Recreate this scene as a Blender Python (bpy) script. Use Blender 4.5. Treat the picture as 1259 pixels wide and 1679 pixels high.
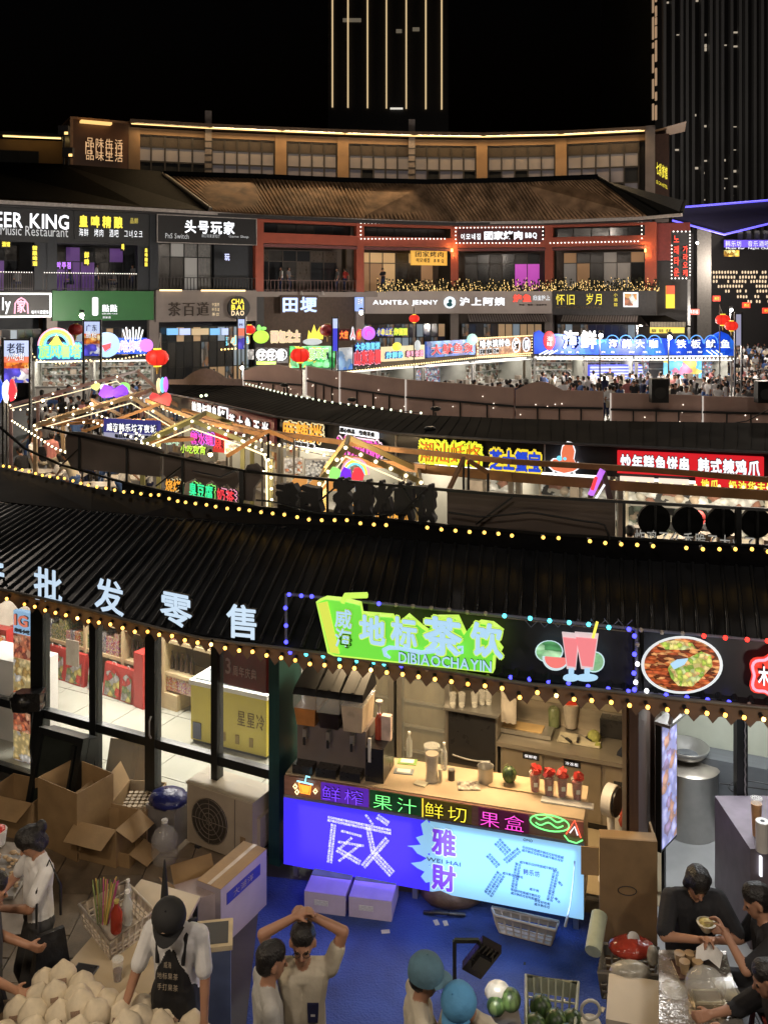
import bpy,bmesh,math,random
import numpy as np
from mathutils import Vector,Matrix
random.seed(7)
for o in list(bpy.data.objects):bpy.data.objects.remove(o)
S=bpy.context.scene
COL=S.collection
F,CX,HY,H=1500.0,629.5,490.0,6.0
cd=bpy.data.cameras.new('camera');cam=bpy.data.objects.new('camera',cd);COL.objects.link(cam)
cam.location=(0,0,H);cam.rotation_euler=(math.pi/2,0,0)
cd.sensor_fit='HORIZONTAL';cd.sensor_width=36;cd.lens=36*F/1259
cd.shift_x=0;cd.shift_y=(HY-839.5)/1259
cd.clip_start=.05;cd.clip_end=3000
S.camera=cam
wd=bpy.data.worlds.new('World');S.world=wd;wd.use_nodes=True
nt=wd.node_tree;bg=nt.nodes['Background']
sky=nt.nodes.new('ShaderNodeTexSky');sky.sky_type='NISHITA';sky.sun_disc=False
sky.sun_elevation=math.radians(-4);sky.sun_rotation=math.radians(200)
nt.links.new(sky.outputs[0],bg.inputs[0]);bg.inputs[1].default_value=.05
S.view_settings.view_transform='Standard';S.view_settings.look='None'
S.view_settings.exposure=0;S.view_settings.gamma=1;S.view_settings.use_curve_mapping=False
S.render.engine='CYCLES'
S.cycles.max_bounces=5;S.cycles.diffuse_bounces=2;S.cycles.glossy_bounces=2
S.cycles.transmission_bounces=4;S.cycles.transparent_max_bounces=6
S.cycles.sample_clamp_indirect=4;S.cycles.sample_clamp_direct=0
S.cycles.caustics_reflective=False;S.cycles.caustics_refractive=False
S.cycles.use_denoising=True;S.cycles.use_light_tree=True
def W(x,y,Y):return Vector(((x-CX)*Y/F,Y,H-(y-HY)*Y/F))
def G(x,y,z=0.):return W(x,y,F*(H-z)/(y-HY))
def lerp(a,b,t):return a+(b-a)*t
MATS={}
def M(name,c=None,rough=.6,metal=0.,nz=.25,ns=6.,bump=.0,bs=40.,alpha=None,spec=.5):
 if name in MATS:return MATS[name]
 m=bpy.data.materials.new(name);m.use_nodes=True;t=m.node_tree;n=t.nodes;L=t.links
 b=n['Principled BSDF'];b.inputs['Roughness'].default_value=rough;b.inputs['Metallic'].default_value=metal
 b.inputs['Specular IOR Level'].default_value=spec
 tc=n.new('ShaderNodeTexCoord')
 if nz>0:
  no=n.new('ShaderNodeTexNoise');no.inputs['Scale'].default_value=ns;no.inputs['Detail'].default_value=6
  L.new(tc.outputs['Object'],no.inputs['Vector'])
  r=n.new('ShaderNodeMapRange');r.inputs[1].default_value=.3;r.inputs[2].default_value=.7
  r.inputs[3].default_value=1-nz;r.inputs[4].default_value=1+nz*.5
  L.new(no.outputs[0],r.inputs[0])
  x=n.new('ShaderNodeMix');x.data_type='RGBA';x.blend_type='MULTIPLY';x.inputs[0].default_value=1
  x.inputs[6].default_value=(*c,1);L.new(r.outputs[0],x.inputs[7]);L.new(x.outputs[2],b.inputs['Base Color'])
  r2=n.new('ShaderNodeMapRange');r2.inputs[3].default_value=max(.03,rough-.12);r2.inputs[4].default_value=min(1,rough+.12)
  L.new(no.outputs[0],r2.inputs[0]);L.new(r2.outputs[0],b.inputs['Roughness'])
 else:b.inputs['Base Color'].default_value=(*c,1)
 if bump>0:
  nb=n.new('ShaderNodeTexNoise');nb.inputs['Scale'].default_value=bs;nb.inputs['Detail'].default_value=4
  L.new(tc.outputs['Object'],nb.inputs['Vector'])
  bp=n.new('ShaderNodeBump');bp.inputs['Strength'].default_value=bump;bp.inputs['Distance'].default_value=.02
  L.new(nb.outputs[0],bp.inputs['Height']);L.new(bp.outputs[0],b.inputs['Normal'])
 if alpha is not None:b.inputs['Alpha'].default_value=alpha
 MATS[name]=m;return m
def E(name,c=(1,1,1),s=1.,samp=True):
 if name in MATS:return MATS[name]
 m=bpy.data.materials.new(name);m.use_nodes=True;n=m.node_tree.nodes
 b=n['Principled BSDF'];b.inputs['Base Color'].default_value=(*[v*.5 for v in c],1);b.inputs['Roughness'].default_value=.5
 b.inputs['Emission Color'].default_value=(*c,1);b.inputs['Emission Strength'].default_value=s
 if not samp:m.cycles.emission_sampling='NONE'
 MATS[name]=m;return m
def POSTER(name,cols,scale=6.,s=.9,kind='VORONOI',stretch=(1,1,1),emit=True,bright=1.):
 """print of food pictures and the like: many colour patches"""
 if name in MATS:return MATS[name]
 m=bpy.data.materials.new(name);m.use_nodes=True;t=m.node_tree;n=t.nodes;L=t.links
 b=n['Principled BSDF'];b.inputs['Roughness'].default_value=.4
 tc=n.new('ShaderNodeTexCoord');mp=n.new('ShaderNodeMapping');mp.inputs['Scale'].default_value=stretch
 L.new(tc.outputs['Object'],mp.inputs[0])
 no=n.new('ShaderNodeTexNoise');no.inputs['Scale'].default_value=scale*1.3;no.inputs['Detail'].default_value=5
 L.new(mp.outputs[0],no.inputs['Vector'])
 ad=n.new('ShaderNodeVectorMath');ad.operation='ADD';sc=n.new('ShaderNodeVectorMath');sc.operation='SCALE';sc.inputs[3].default_value=.5/scale*2
 L.new(no.outputs[1],sc.inputs[0]);L.new(mp.outputs[0],ad.inputs[0]);L.new(sc.outputs[0],ad.inputs[1])
 vo=n.new('ShaderNodeTexVoronoi');vo.inputs['Scale'].default_value=scale
 L.new(ad.outputs[0],vo.inputs['Vector'])
 sp=n.new('ShaderNodeSeparateColor');L.new((vo if kind=='VORONOI' else no).outputs['Color'],sp.inputs[0])
 cr=n.new('ShaderNodeValToRGB');cr.color_ramp.interpolation='CONSTANT' if kind=='VORONOI' else 'LINEAR'
 e=cr.color_ramp.elements
 while len(e)<len(cols):e.new(.5)
 for i,c in enumerate(cols):e[i].position=i/len(cols)if kind=='VORONOI' else .25+.5*i/len(cols);e[i].color=(*c,1)
 L.new(sp.outputs[0],cr.inputs[0])
 hv=n.new('ShaderNodeMix');hv.data_type='RGBA';hv.blend_type='MULTIPLY';hv.inputs[0].default_value=.8
 L.new(cr.outputs[0],hv.inputs[6])
 mr=n.new('ShaderNodeMapRange');mr.inputs[1].default_value=0;mr.inputs[2].default_value=.6;mr.inputs[3].default_value=1.25*bright;mr.inputs[4].default_value=.35*bright
 L.new(vo.outputs['Distance'],mr.inputs[0]);L.new(mr.outputs[0],hv.inputs[7])
 L.new(hv.outputs[2],b.inputs['Base Color'])
 if emit:L.new(hv.outputs[2],b.inputs['Emission Color']);b.inputs['Emission Strength'].default_value=s
 MATS[name]=m;return m
def GLASS(name='clear glass',c=(.6,.65,.65),a=.12,rough=.05):
 if name in MATS:return MATS[name]
 m=bpy.data.materials.new(name);m.use_nodes=True;t=m.node_tree;n=t.nodes
 b=n['Principled BSDF'];b.inputs['Base Color'].default_value=(*c,1);b.inputs['Roughness'].default_value=rough
 b.inputs['Alpha'].default_value=a;b.inputs['Specular IOR Level'].default_value=.6
 MATS[name]=m;return m
ROOT={}
def prop(o,label=None,cat=None,group=None,kind=None):
 if label:o['label']=label
 if cat:o['category']=cat
 if group:o['group']=group
 if kind:o['kind']=kind
 return o
def T(name,label,cat,loc=(0,0,0),rz=0.,group=None):
 o=bpy.data.objects.new(name,None);COL.objects.link(o);o.empty_display_size=.1
 o.location=loc;o.rotation_euler=(0,0,rz)
 ROOT[o.name]=Matrix.Translation(Vector(loc))@Matrix.Rotation(rz,4,'Z')
 return prop(o,label,cat,group)
def rootm(o):
 while o.parent:o=o.parent
 return ROOT.get(o.name,Matrix())
def OB(name,me,parent=None,world=None):
 """link mesh me; world = its world matrix"""
 o=bpy.data.objects.new(name,me);COL.objects.link(o)
 if parent is not None:
  o.parent=parent
  inv=rootm(parent).inverted()
  p=parent
  while p.parent:inv=p.matrix_basis.inverted()@inv;p=p.parent
  if world is not None:o.matrix_basis=inv@world
 elif world is not None:o.matrix_basis=world
 return o
def tree(o):
 r=[o]
 for c in o.children:r+=tree(c)
 return r
def dup(o,loc=None,rz=None,label=None,group=None,parent=None,scale=None):
 c=o.copy();COL.objects.link(c)
 if parent is not None:c.parent=parent
 if loc is not None:c.location=loc
 if rz is not None:c.rotation_euler=(0,0,rz)
 if scale is not None:c.scale=scale
 if label:c['label']=label
 if group:c['group']=group
 if parent is None:ROOT[c.name]=Matrix.Translation(c.location)@Matrix.Rotation(c.rotation_euler.z,4,'Z')
 for ch in o.children:
  d=dup2(ch,c)
 return c
def dup2(o,parent):
 c=o.copy();COL.objects.link(c);c.parent=parent
 for ch in o.children:dup2(ch,c)
 return c
class MB:
 def __init__(s,m=None):s.v=[];s.f=[];s.mi=[];s.m=m or Matrix();s.k=0;s.sm=set()
 def add(s,vs,fs,smooth=False):
  b=len(s.v);s.v+=[s.m@Vector(p)for p in vs]
  for f in fs:
   if smooth:s.sm.add(len(s.f))
   s.f.append(tuple(b+i for i in f));s.mi.append(s.k)
  return s
 def box(s,x0,x1,y0,y1,z0,z1,rot=None):
  vs=[(x,y,z)for z in(z0,z1)for y in(y0,y1)for x in(x0,x1)]
  if rot is not None:
   c=Vector(((x0+x1)/2,(y0+y1)/2,(z0+z1)/2));vs=[c+rot@(Vector(v)-c)for v in vs]
  return s.add(vs,[(0,2,3,1),(4,5,7,6),(0,1,5,4),(2,6,7,3),(0,4,6,2),(1,3,7,5)])
 def quad(s,a,b,c,d):return s.add([a,b,c,d],[(0,1,2,3)])
 def bar(s,p,q,w,h=None,up=(0,0,1)):
  """square bar from p to q"""
  h=h or w;p=Vector(p);q=Vector(q);d=(q-p).normalized();u=Vector(up)
  if abs(d.dot(u))>.98:u=Vector((0,1,0))
  a=d.cross(u).normalized()*w/2;b=a.cross(d).normalized()*h/2
  vs=[p-a-b,p+a-b,p+a+b,p-a+b,q-a-b,q+a-b,q+a+b,q-a+b]
  return s.add(vs,[(0,1,2,3),(7,6,5,4),(0,4,5,1),(1,5,6,2),(2,6,7,3),(3,7,4,0)])
 def cyl(s,p,q,r0,r1=None,n=12,cap=True):
  r1=r0 if r1 is None else r1;p=Vector(p);q=Vector(q);d=(q-p).normalized()
  u=Vector((0,0,1))if abs(d.z)<.9 else Vector((1,0,0))
  a=d.cross(u).normalized();b=d.cross(a)
  vs=[]
  for c,r in((p,r0),(q,r1)):
   for i in range(n):
    t=2*math.pi*i/n;vs.append(c+a*math.cos(t)*r+b*math.sin(t)*r)
  s.add(vs,[(i,(i+1)%n,n+(i+1)%n,n+i)for i in range(n)],True)
  if cap:s.add(vs[:n],[tuple(range(n))[::-1]]);s.add(vs[n:],[tuple(range(n))])
  return s
 def tube(s,pts,r,n=6,closed=False):
  pts=[Vector(p)for p in pts];N=len(pts);vs=[];prev=None
  for i,p in enumerate(pts):
   a=pts[(i-1)%N]if(i or closed)else p;b=pts[(i+1)%N]if(i<N-1 or closed)else p
   d=(b-a).normalized()
   if prev is None:
    u=Vector((0,0,1))if abs(d.z)<.9 else Vector((1,0,0));x=d.cross(u).normalized()
   else:x=(prev-d*prev.dot(d)).normalized()
   prev=x;y=d.cross(x);rr=r[i]if isinstance(r,(list,tuple))else r
   vs+=[p+x*math.cos(2*math.pi*k/n)*rr+y*math.sin(2*math.pi*k/n)*rr for k in range(n)]
  fs=[]
  for i in range(N if closed else N-1):
   j=(i+1)%N
   fs+=[(i*n+k,i*n+(k+1)%n,j*n+(k+1)%n,j*n+k)for k in range(n)]
  s.add(vs,fs,True)
  if not closed:s.add(vs[:n],[tuple(range(n))[::-1]]);s.add(vs[-n:],[tuple(range(n))])
  return s
 def ball(s,c,r,n=8,m=6,sc=(1,1,1)):
  c=Vector(c);vs=[c+Vector((0,0,-r*sc[2]))]
  for j in range(1,m):
   ph=-math.pi/2+math.pi*j/m
   vs+=[c+Vector((math.cos(ph)*math.cos(2*math.pi*i/n)*r*sc[0],math.cos(ph)*math.sin(2*math.pi*i/n)*r*sc[1],math.sin(ph)*r*sc[2]))for i in range(n)]
  vs.append(c+Vector((0,0,r*sc[2])));fs=[]
  for i in range(n):fs.append((0,1+(i+1)%n,1+i));fs.append((len(vs)-1,1+(m-2)*n+i,1+(m-2)*n+(i+1)%n))
  for j in range(m-2):fs+=[(1+j*n+i,1+j*n+(i+1)%n,1+(j+1)*n+(i+1)%n,1+(j+1)*n+i)for i in range(n)]
  return s.add(vs,fs,True)
 def lathe(s,c,prof,n=16,cap=True):
  c=Vector(c);vs=[]
  for r,z in prof:vs+=[c+Vector((r*math.cos(2*math.pi*i/n),r*math.sin(2*math.pi*i/n),z))for i in range(n)]
  s.add(vs,[(j*n+i,j*n+(i+1)%n,(j+1)*n+(i+1)%n,(j+1)*n+i)for j in range(len(prof)-1)for i in range(n)],True)
  if cap:s.add(vs[:n],[tuple(range(n))[::-1]]);s.add(vs[-n:],[tuple(range(n))])
  return s
 def prism(s,poly,y0,y1):
  """polygon in (x, z), thickness y0..y1"""
  n=len(poly);vs=[(x,y0,z)for x,z in poly]+[(x,y1,z)for x,z in poly]
  return s.add(vs,[tuple(range(n)),tuple(range(2*n-1,n-1,-1))]+[(i,n+i,n+(i+1)%n,(i+1)%n)for i in range(n)])
 def build(s,name,mat,parent=None,**p):
  me=bpy.data.meshes.new(name)
  inv=rootm(parent).inverted()if parent is not None else Matrix()
  me.from_pydata([inv@v for v in s.v],[],s.f)
  mats=mat if isinstance(mat,(list,tuple))else[mat]
  for m in mats:me.materials.append(m)
  if len(mats)>1:me.polygons.foreach_set('material_index',s.mi)
  if s.sm:me.polygons.foreach_set('use_smooth',[i in s.sm for i in range(len(s.f))])
  o=bpy.data.objects.new(name,me);COL.objects.link(o)
  if parent is not None:o.parent=parent
  if len(s.v)>12:
   pass
  if p:prop(o,**p)
  return o
def fixn(o):
 bm=bmesh.new();bm.from_mesh(o.data);bmesh.ops.recalc_face_normals(bm,faces=bm.faces);bm.to_mesh(o.data);bm.free();return o
class Fr:
 """vertical plane: local x along, y away from the camera, z up. Given by two plan points."""
 def __init__(s,A,B):
  s.A=Vector((A[0],A[1],0));d=Vector((B[0]-A[0],B[1]-A[1],0));s.len=d.length
  s.rz=math.atan2(d.y,d.x);s.m=Matrix.Translation(s.A)@Matrix.Rotation(s.rz,4,'Z');s.inv=s.m.inverted()
 def px(s,x,y,d=0.):
  """photo direction (x, y) met with the plane at depth d -> local (u, z)"""
  o=s.inv@Vector((0,0,H));r=s.inv.to_3x3()@Vector(((x-CX)/F,1,-(y-HY)/F))
  t=(d-o.y)/r.y;p=o+r*t;return p.x,p.z
 def w(s,u,d,z):return s.m@Vector((u,d,z))
 def T(s,name,label,cat,group=None,u=0.,d=0.,z=0.):
  return T(name,label,cat,s.w(u,d,z),s.rz,group)
 def mb(s):return MB(s.m)
def FRP(x0,Y0,x1,Y1):a=W(x0,0,Y0);b=W(x1,0,Y1);return Fr((a.x,a.y),(b.x,b.y))
TXT={}
def glyph(ch,bold=0.,ext=.02,shear=0.):
 k=(ch,bold,ext,shear)
 if k in TXT:return TXT[k]
 c=bpy.data.curves.new('glyph','FONT');c.body=ch;c.size=1;c.extrude=ext;c.offset=min(bold,.008);c.resolution_u=2;c.shear=shear
 o=bpy.data.objects.new('glyph',c)
 me=bpy.data.meshes.new_from_object(o)
 if bold>.008 and len(me.vertices):
  n=5 if bold<.05 else 8;N=len(me.vertices);co=np.empty(N*3);me.vertices.foreach_get('co',co);co=co.reshape(-1,3)
  fs=[tuple(p.vertices)for p in me.polygons];V=[];FS=[]
  for i in range(n):
   t=2*math.pi*i/n+.3;V.append(co+np.array([math.cos(t)*bold,math.sin(t)*bold,-.0015*i]));FS+=[tuple(v+i*N for v in f)for f in fs]
  bpy.data.meshes.remove(me);me=bpy.data.meshes.new('glyph');me.from_pydata(np.concatenate(V).tolist(),[],FS)
 bpy.data.objects.remove(o);bpy.data.curves.remove(c)
 vs=[v.co for v in me.vertices]
 bb=(min(v.x for v in vs),max(v.x for v in vs),min(v.y for v in vs),max(v.y for v in vs))if vs else(0,.3,0,.7)
 TXT[k]=(me,bb);return TXT[k]
GM={}
def gmesh(ch,mat,bold,ext,shear=0.):
 k=(ch,mat.name,bold,ext,shear)
 if k not in GM:
  me,bb=glyph(ch,bold,ext,shear);me=me.copy();me.materials.clear();me.materials.append(mat);me.materials.append(M('letter side',(.03,.03,.032),.6,0,0));n_=len(me.polygons)
  nr_=np.empty(n_*3);me.polygons.foreach_get('normal',nr_);me.polygons.foreach_set('material_index',(nr_.reshape(-1,3)[:,2]<.5).astype(int));GM[k]=(me,bb)
 return GM[k]
R90=Matrix.Rotation(math.pi/2,4,'X')
def text(parent,fr,s,x0,z0,x1,z1,d,mat,bold=.0,ext=.03,back=None,bb=.07,name='letter',gap=.08,rows=None,shear=0.,slope=None):
 """letters of s stretched into the local rectangle, each a part"""
 w=x1-x0;h=z1-z0;out=[]
 cjk=ord(s[0])>0x2000
 if cjk:
  cells=[(i/len(s),(i+1-gap)/len(s),ch)for i,ch in enumerate(s)]
 else:
  adv=[];x=0
  for ch in s:
   if ch==' ':x+=.32;continue
   me,b=glyph(ch,bold,ext);adv.append((x,x+b[1]-b[0],ch));x+=b[1]-b[0]+.09
  cells=[(a/x,b/x,c)for a,b,c in adv]
 lo=-.12 if cjk else min(glyph(c[2])[1][2]for c in cells);hi=.88 if cjk else max(glyph(c[2])[1][3]for c in cells)
 for a,b,ch in cells:
  if ch==' ':continue
  me,g=gmesh(ch,mat,bold,ext/max(h,.01),shear)
  gx=(g[0],g[1])if not cjk or ch in '家海鮮' else(max(0,g[0])-.0,g[1])
  if cjk:sx=w*(b-a)/1.0;ox=x0+w*a;gx0=0
  else:sx=w*(b-a)/max(.02,g[1]-g[0]);ox=x0+w*a;gx0=g[0]
  sz=h/(hi-lo)
  dz=slope*(a+b)/2 if slope else 0
  mm=fr.m@Matrix.Translation((ox-gx0*sx,d,z0-lo*sz+dz))@R90@Matrix.Diagonal((sx,sz,h,1))
  o=OB(name,me,parent,mm);out.append(o)
  if back is not None:
   me2,g2=gmesh(ch,back,bold+bb,ext*.5/max(h,.01),shear)
   mm2=fr.m@Matrix.Translation((ox-gx0*sx,d+ext*1.2,z0-lo*sz+dz))@R90@Matrix.Diagonal((sx,sz,h,1))
   OB('letter_backing',me2,parent,mm2)
 return out
def tpx(parent,fr,s,x0,y0,x1,y1,d,mat,**k):
 """same by photo rectangle, baseline following the plane"""
 a=fr.px(x0,y1,d);b=fr.px(x1,y0,d)
 return text(parent,fr,s,a[0],a[1],b[0],b[1],d,mat,**k)
BM={}
def bulbmesh(mat,r,n=6,m=4):
 k=(mat.name,r)
 if k not in BM:
  b=MB();b.ball((0,0,0),r,n,m);o=b.build('bulb',mat);BM[k]=o.data;bpy.data.objects.remove(o)
 return BM[k]
def bulbs(parent,pts,r,mat,name='bulb'):
 me=bulbmesh(mat,r)if not isinstance(mat,list)else None
 for i,p in enumerate(pts):
  OB(name,me or bulbmesh(mat[i%len(mat)],r),parent,Matrix.Translation(p))
def wire(parent,pts,r,mat=None,name='cable'):
 b=MB();b.tube(pts,r,5);return b.build(name,mat or M('black rubber',(.02,.02,.022),.6),parent)
def along(pts,n=None,step=None):
 pts=[Vector(p)for p in pts];L=[0]
 for a,b in zip(pts,pts[1:]):L.append(L[-1]+(b-a).length)
 if n is None:n=max(2,int(L[-1]/step)+1)
 out=[];j=0
 for i in range(n):
  t=L[-1]*i/(n-1)
  while j<len(L)-2 and L[j+1]<t:j+=1
  out.append(pts[j].lerp(pts[j+1],(t-L[j])/max(1e-9,L[j+1]-L[j])))
 return out
def ribroof(name,top,bot,step,r,mat,parent,sheet=.04):
 """roof skin with raised ribs running down the slope; top and bot are matching polylines. skin and ribs"""
 b=MB()
 for i in range(len(top)-1):
  a0,a1,c0,c1=top[i],top[i+1],bot[i],bot[i+1];dn=Vector((0,0,-sheet))
  b.add([a0,a1,c1,c0,a0+dn,a1+dn,c1+dn,c0+dn],[(3,2,1,0),(4,5,6,7),(0,1,5,4),(2,3,7,6),(3,0,4,7),(1,2,6,5)])
 b.build(name,mat,parent)
 n=int(sum((bot[i+1]-bot[i]).length for i in range(len(bot)-1))/step)
 T1=along(top,n*1);B1=along(bot,n)
 rb=MB();segs=len(top)-1;per=max(1,n//segs)
 for i in range(segs):
  k=max(1,round(max((bot[i+1]-bot[i]).length,(top[i+1]-top[i]).length)/step))
  for j in range(k):
   t=j/k;p=top[i].lerp(top[i+1],t);q=bot[i].lerp(bot[i+1],t)
   rb.cyl(p+Vector((0,0,r*.2)),q+Vector((0,0,r*.2)),r,r,6,True)
 o=rb.build('roof_rib',mat,parent,kind='stuff')
def lamp(kind,loc,power,color,size=.5,sy=None,rot=(0,0,0),name='ceiling_light'):
 l=bpy.data.lights.new(name,kind);l.energy=power;l.color=color
 if kind=='AREA':
  l.size=size
  if sy:l.shape='RECTANGLE';l.size_y=sy
 else:l.shadow_soft_size=size
 o=bpy.data.objects.new(name,l);COL.objects.link(o);o.location=loc;o.rotation_euler=rot
 return o
BLK=M('black steel',(.018,.019,.02),.45,.3,.2)
DK=M('dark cladding',(.03,.028,.03),.6)
TAUPE=M('taupe panel',(.24,.2,.18),.6,0,.12,1.5)
RED=M('red painted beam',(.36,.07,.035),.55,0,.15,2)
STEEL=M('brushed steel',(.45,.44,.42),.35,.8,.12,8)
WHT=M('white paint',(.75,.73,.7),.5,0,.12,3)
GUT=M('pale gutter',(.42,.38,.36),.5)
ORN=M('ochre render',(.3,.185,.1),.6,0,.12,1)
DGL=M('dark window glass',(.03,.032,.036),.12,0,0,spec=.8)
GGL=M('grey window glass',(.06,.056,.053),.2,0,.2,2)
WARMROOM=E('warm lit room',(1.,.62,.28),.35)
COOLROOM=E('cool lit room',(.65,.75,.9),.4)
WHITE_E=E('white light',(1,.97,.93),2.2)
SGN_W=E('white sign light',(.93,.95,1),1.25)
YEL_E=E('yellow sign light',(1,.82,.08),1.1)
WARM_B=E('warm bulb light',(1,.66,.2),5,False)
WHT_B=E('white bulb light',(1,.93,.85),2.5,False)
UB={}
def ubox(mat):
 if mat.name not in UB:
  b=MB();b.box(-.5,.5,-.5,.5,-.5,.5);o=b.build('unit',mat);UB[mat.name]=o.data;bpy.data.objects.remove(o)
 return UB[mat.name]
def bx(parent,name,mat,fr,x0,x1,y0,y1,z0,z1,**p):
 m=(fr.m if fr else Matrix())@Matrix.Translation(((x0+x1)/2,(y0+y1)/2,(z0+z1)/2))@Matrix.Diagonal((abs(x1-x0),abs(y1-y0),abs(z1-z0),1))
 o=OB(name,ubox(mat),parent,m)
 if p:prop(o,**p)
 return o
def glaze(parent,fr,x0,x1,z0,z1,d,nx,rows,panes,frame=None,t=.06,pick=None,name='window'):
 """window: frame part with its panes as sub-parts. rows = list of heights as shares from the bottom"""
 fm=frame or BLK;b=fr.mb();tot=sum(rows);zs=[z0]
 for r in rows:zs.append(zs[-1]+(z1-z0)*r/tot)
 for z in zs:b.box(x0-t/2,x1+t/2,d-t,d+t*.4,z-t/2,z+t/2)
 for i in range(nx+1):
  x=lerp(x0,x1,i/nx);b.box(x-t/2,x+t/2,d-t*1.06,d+t*.46,z0,z1)
 w=b.build(name,fm,parent)
 for j in range(len(rows)):
  for i in range(nx):
   m=pick(i,j)if pick else random.choice(panes)
   if m is None:continue
   a=lerp(x0,x1,i/nx)+t/2;c=lerp(x0,x1,(i+1)/nx)-t/2
   bx(w,'pane',m,fr,a,c,d-.015,d+.015,zs[j]+t/2,zs[j+1]-t/2)
 return w
b=MB();b.box(-900,900,-30,1500,-.3,0)
gm=M('night paving',(.05,.046,.045),.55,0,.35,1.2,bump=.15,bs=9)
b.build('ground',gm,kind='structure')
def tower(name,label,x0,x1,Y,top,mat,depth=30):
 a=W(x0,HY,Y);c=W(x1,HY,Y)
 r=T(name,label,'tower',(a.x,Y,0));b=MB();b.box(a.x,c.x,Y,Y+depth,0,top);b.build('shaft',mat,r);return r
TB=M('tower glass night',(.012,.011,.012),.35,0,.3,.05)
LED=E('led strip warm white',(1,.72,.38),.7,False)
tw=tower('office_tower','distant black tower with seven vertical lines of light, rising behind the curved building',538,735,160,95,TB)
for i,px in enumerate((545,570.5,602.5,633.5,666,698,724)):
 a=W(px,175+i*.6,159.6);b=MB();b.box(a.x-.12,a.x+.12,159.35,159.8,a.z,94.5);b.build('light_strip',LED,tw)
a=W(650,177,159.5);b=MB();b.box(a.x-1.1,a.x+1.1,159.4,159.9,a.z-.1,a.z+.12);b.build('light_bar',E('dim white bar',(1,.93,.8),.8,False),tw)
for(px,py,w)in((577,32,1.6),(654,50,.5),(682,47,.6)):
 a=W(px,py,159.7);b=MB();b.box(a.x-w,a.x+w,159.6,159.9,a.z-.3,a.z+.3);b.build('window',E('dim window',(.5,.42,.3),.22,False),tw)
tr=tower('residential_tower','dark tower with many vertical fins at the right edge of the night sky',1074,1330,120,70,TB)
FIN=M('grey tower fin',(.17,.175,.185),.6)
for px in(1089,1103,1117,1126,1136,1151,1165,1175,1184,1199,1213,1223,1237,1249,1262,1275):
 a=W(px,0,119.5);bx(tr,'fin',FIN,None,a.x-.19,a.x+.19,119.3,120,0,70)
rr=random.Random(3)
for k,(px,py)in enumerate([(1095,3),(1143,0),(1112,56),(1157,56),(1157,74),(1157,80),(1206,52),(1206,75),(1189,73),(1139,188),(1156,206),(1205,207),(1110,245),(1205,245),(1156,263),(1187,262),(1142,275),(1153,283),(1205,280),(1190,292),(1153,312),(1205,305),(1200,320),(1154,327),(1187,308)]):
 a=W(px,py,119.8);w=rr.uniform(.08,.26);h=rr.uniform(.04,.15)if k not in(4,5)else .2
 bx(tr,'window',E('far lit window',(1,.85,.65),.4,False),None,a.x-w,a.x+w,119.8,119.97,a.z-h,a.z+h)
E('far lit window 2',(.9,.9,1),.5,False)
b=MB();rr=random.Random(5)
for col,dx in((1070.5,.09),(1075.3,.09)):
 z=W(0,196,119)[2]
 while z<70:
  l=rr.uniform(.6,3);a=W(col,0,119);b.box(a.x-dx,a.x+dx,118.8,119.2,z,z+l);z+=l+rr.uniform(.1,.9)
b.build('edge_light',E('edge led',(1,.66,.4),.3,False),tr)
FX=[(-90,51.2),(85,54.5),(252,57.5),(425,61),(590,64.5),(745,67),(900,66),(1066,63.5)]
BF=[FRP(FX[i][0],FX[i][1],FX[i+1][0],FX[i+1][1])for i in range(len(FX)-1)]
ZS,ZE=6.5,11.5
def base(i):return BF[i].w(0,0,0)
lb=T('shop_building','dark two-storey shop building with balcony bars, left of the red-framed block','building',base(0))
rb_=T('shop_building','red-framed two-storey shop building under the brown ribbed roof','building',base(3))
DWALL=M('dark navy wall',(.02,.024,.032),.6)
for i,fr in enumerate(BF):
 par=lb if i<3 else rb_;L=fr.len;wm=DWALL if i<3 else RED
 b=fr.mb();b.box(0,L,3,3.3,0,ZE+.2);b.build('wall',M('dim plaster',(.11,.085,.07),.8,0,.2,1)if i>=3 else DWALL,par)
 b=fr.mb();b.box(-.05,L+.05,-.15,3.2,ZS-.35,ZS);b.build('floor_slab',TAUPE if i>=2 else DK,par)
 b=fr.mb();b.box(0,L,-.6,3.3,ZE-.16,ZE+.05);b.build('ceiling',DK,par)
 b=fr.mb();b.box(-.28,.28,-.1,.45,ZS,ZE-.16);b.build('column',wm,par)
 b=fr.mb();b.box(-.3,.3,-.1,.45,0,ZS-.35);b.build('column',TAUPE if i!=3 else DK,par)
 pm=[E('dim cool shop',(.6,.75,.9),.16),E('dim warm shop',(1,.65,.35),.18),GGL,DGL,DGL,POSTER('shop goods',[(.3,.25,.2),(.1,.08,.06),(.5,.45,.4),(.15,.2,.25),(.4,.2,.1)],2.5,.25)]
 if i!=3:glaze(par,fr,.5,L-.5,.2,ZS-2.3,.6,11,[1,1.2,.7],pm)
 else:b=fr.mb();b.box(.3,L-.3,.3,.6,0,ZS-.35);b.build('wall',M('brown render',(.09,.06,.045),.8),par)
b=BF[-1].mb();L=BF[-1].len;b.box(L-.35,L+.4,-.1,.5,ZS,ZE-.16);b.build('column',RED,rb_)
b=BF[-1].mb();b.box(L-.3,L+.35,0,5,0,ZS);b.build('wall',TAUPE,rb_)
b=BF[-1].mb();b.box(L+.41,L+2.6,.6,.8,8.7,ZE-.2);b.build('wall',M('dark red panel',(.2,.035,.03),.6),rb_)
b=BF[-1].mb();b.box(L+.36,L+2.4,1.2,6,0,ZE-.2);b.build('wall',DK,rb_)
eav=[(-90,322),(0,331),(235,343),(420,354),(590,361),(745,366),(890,364),(1050,358),(1118,352)]
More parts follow.
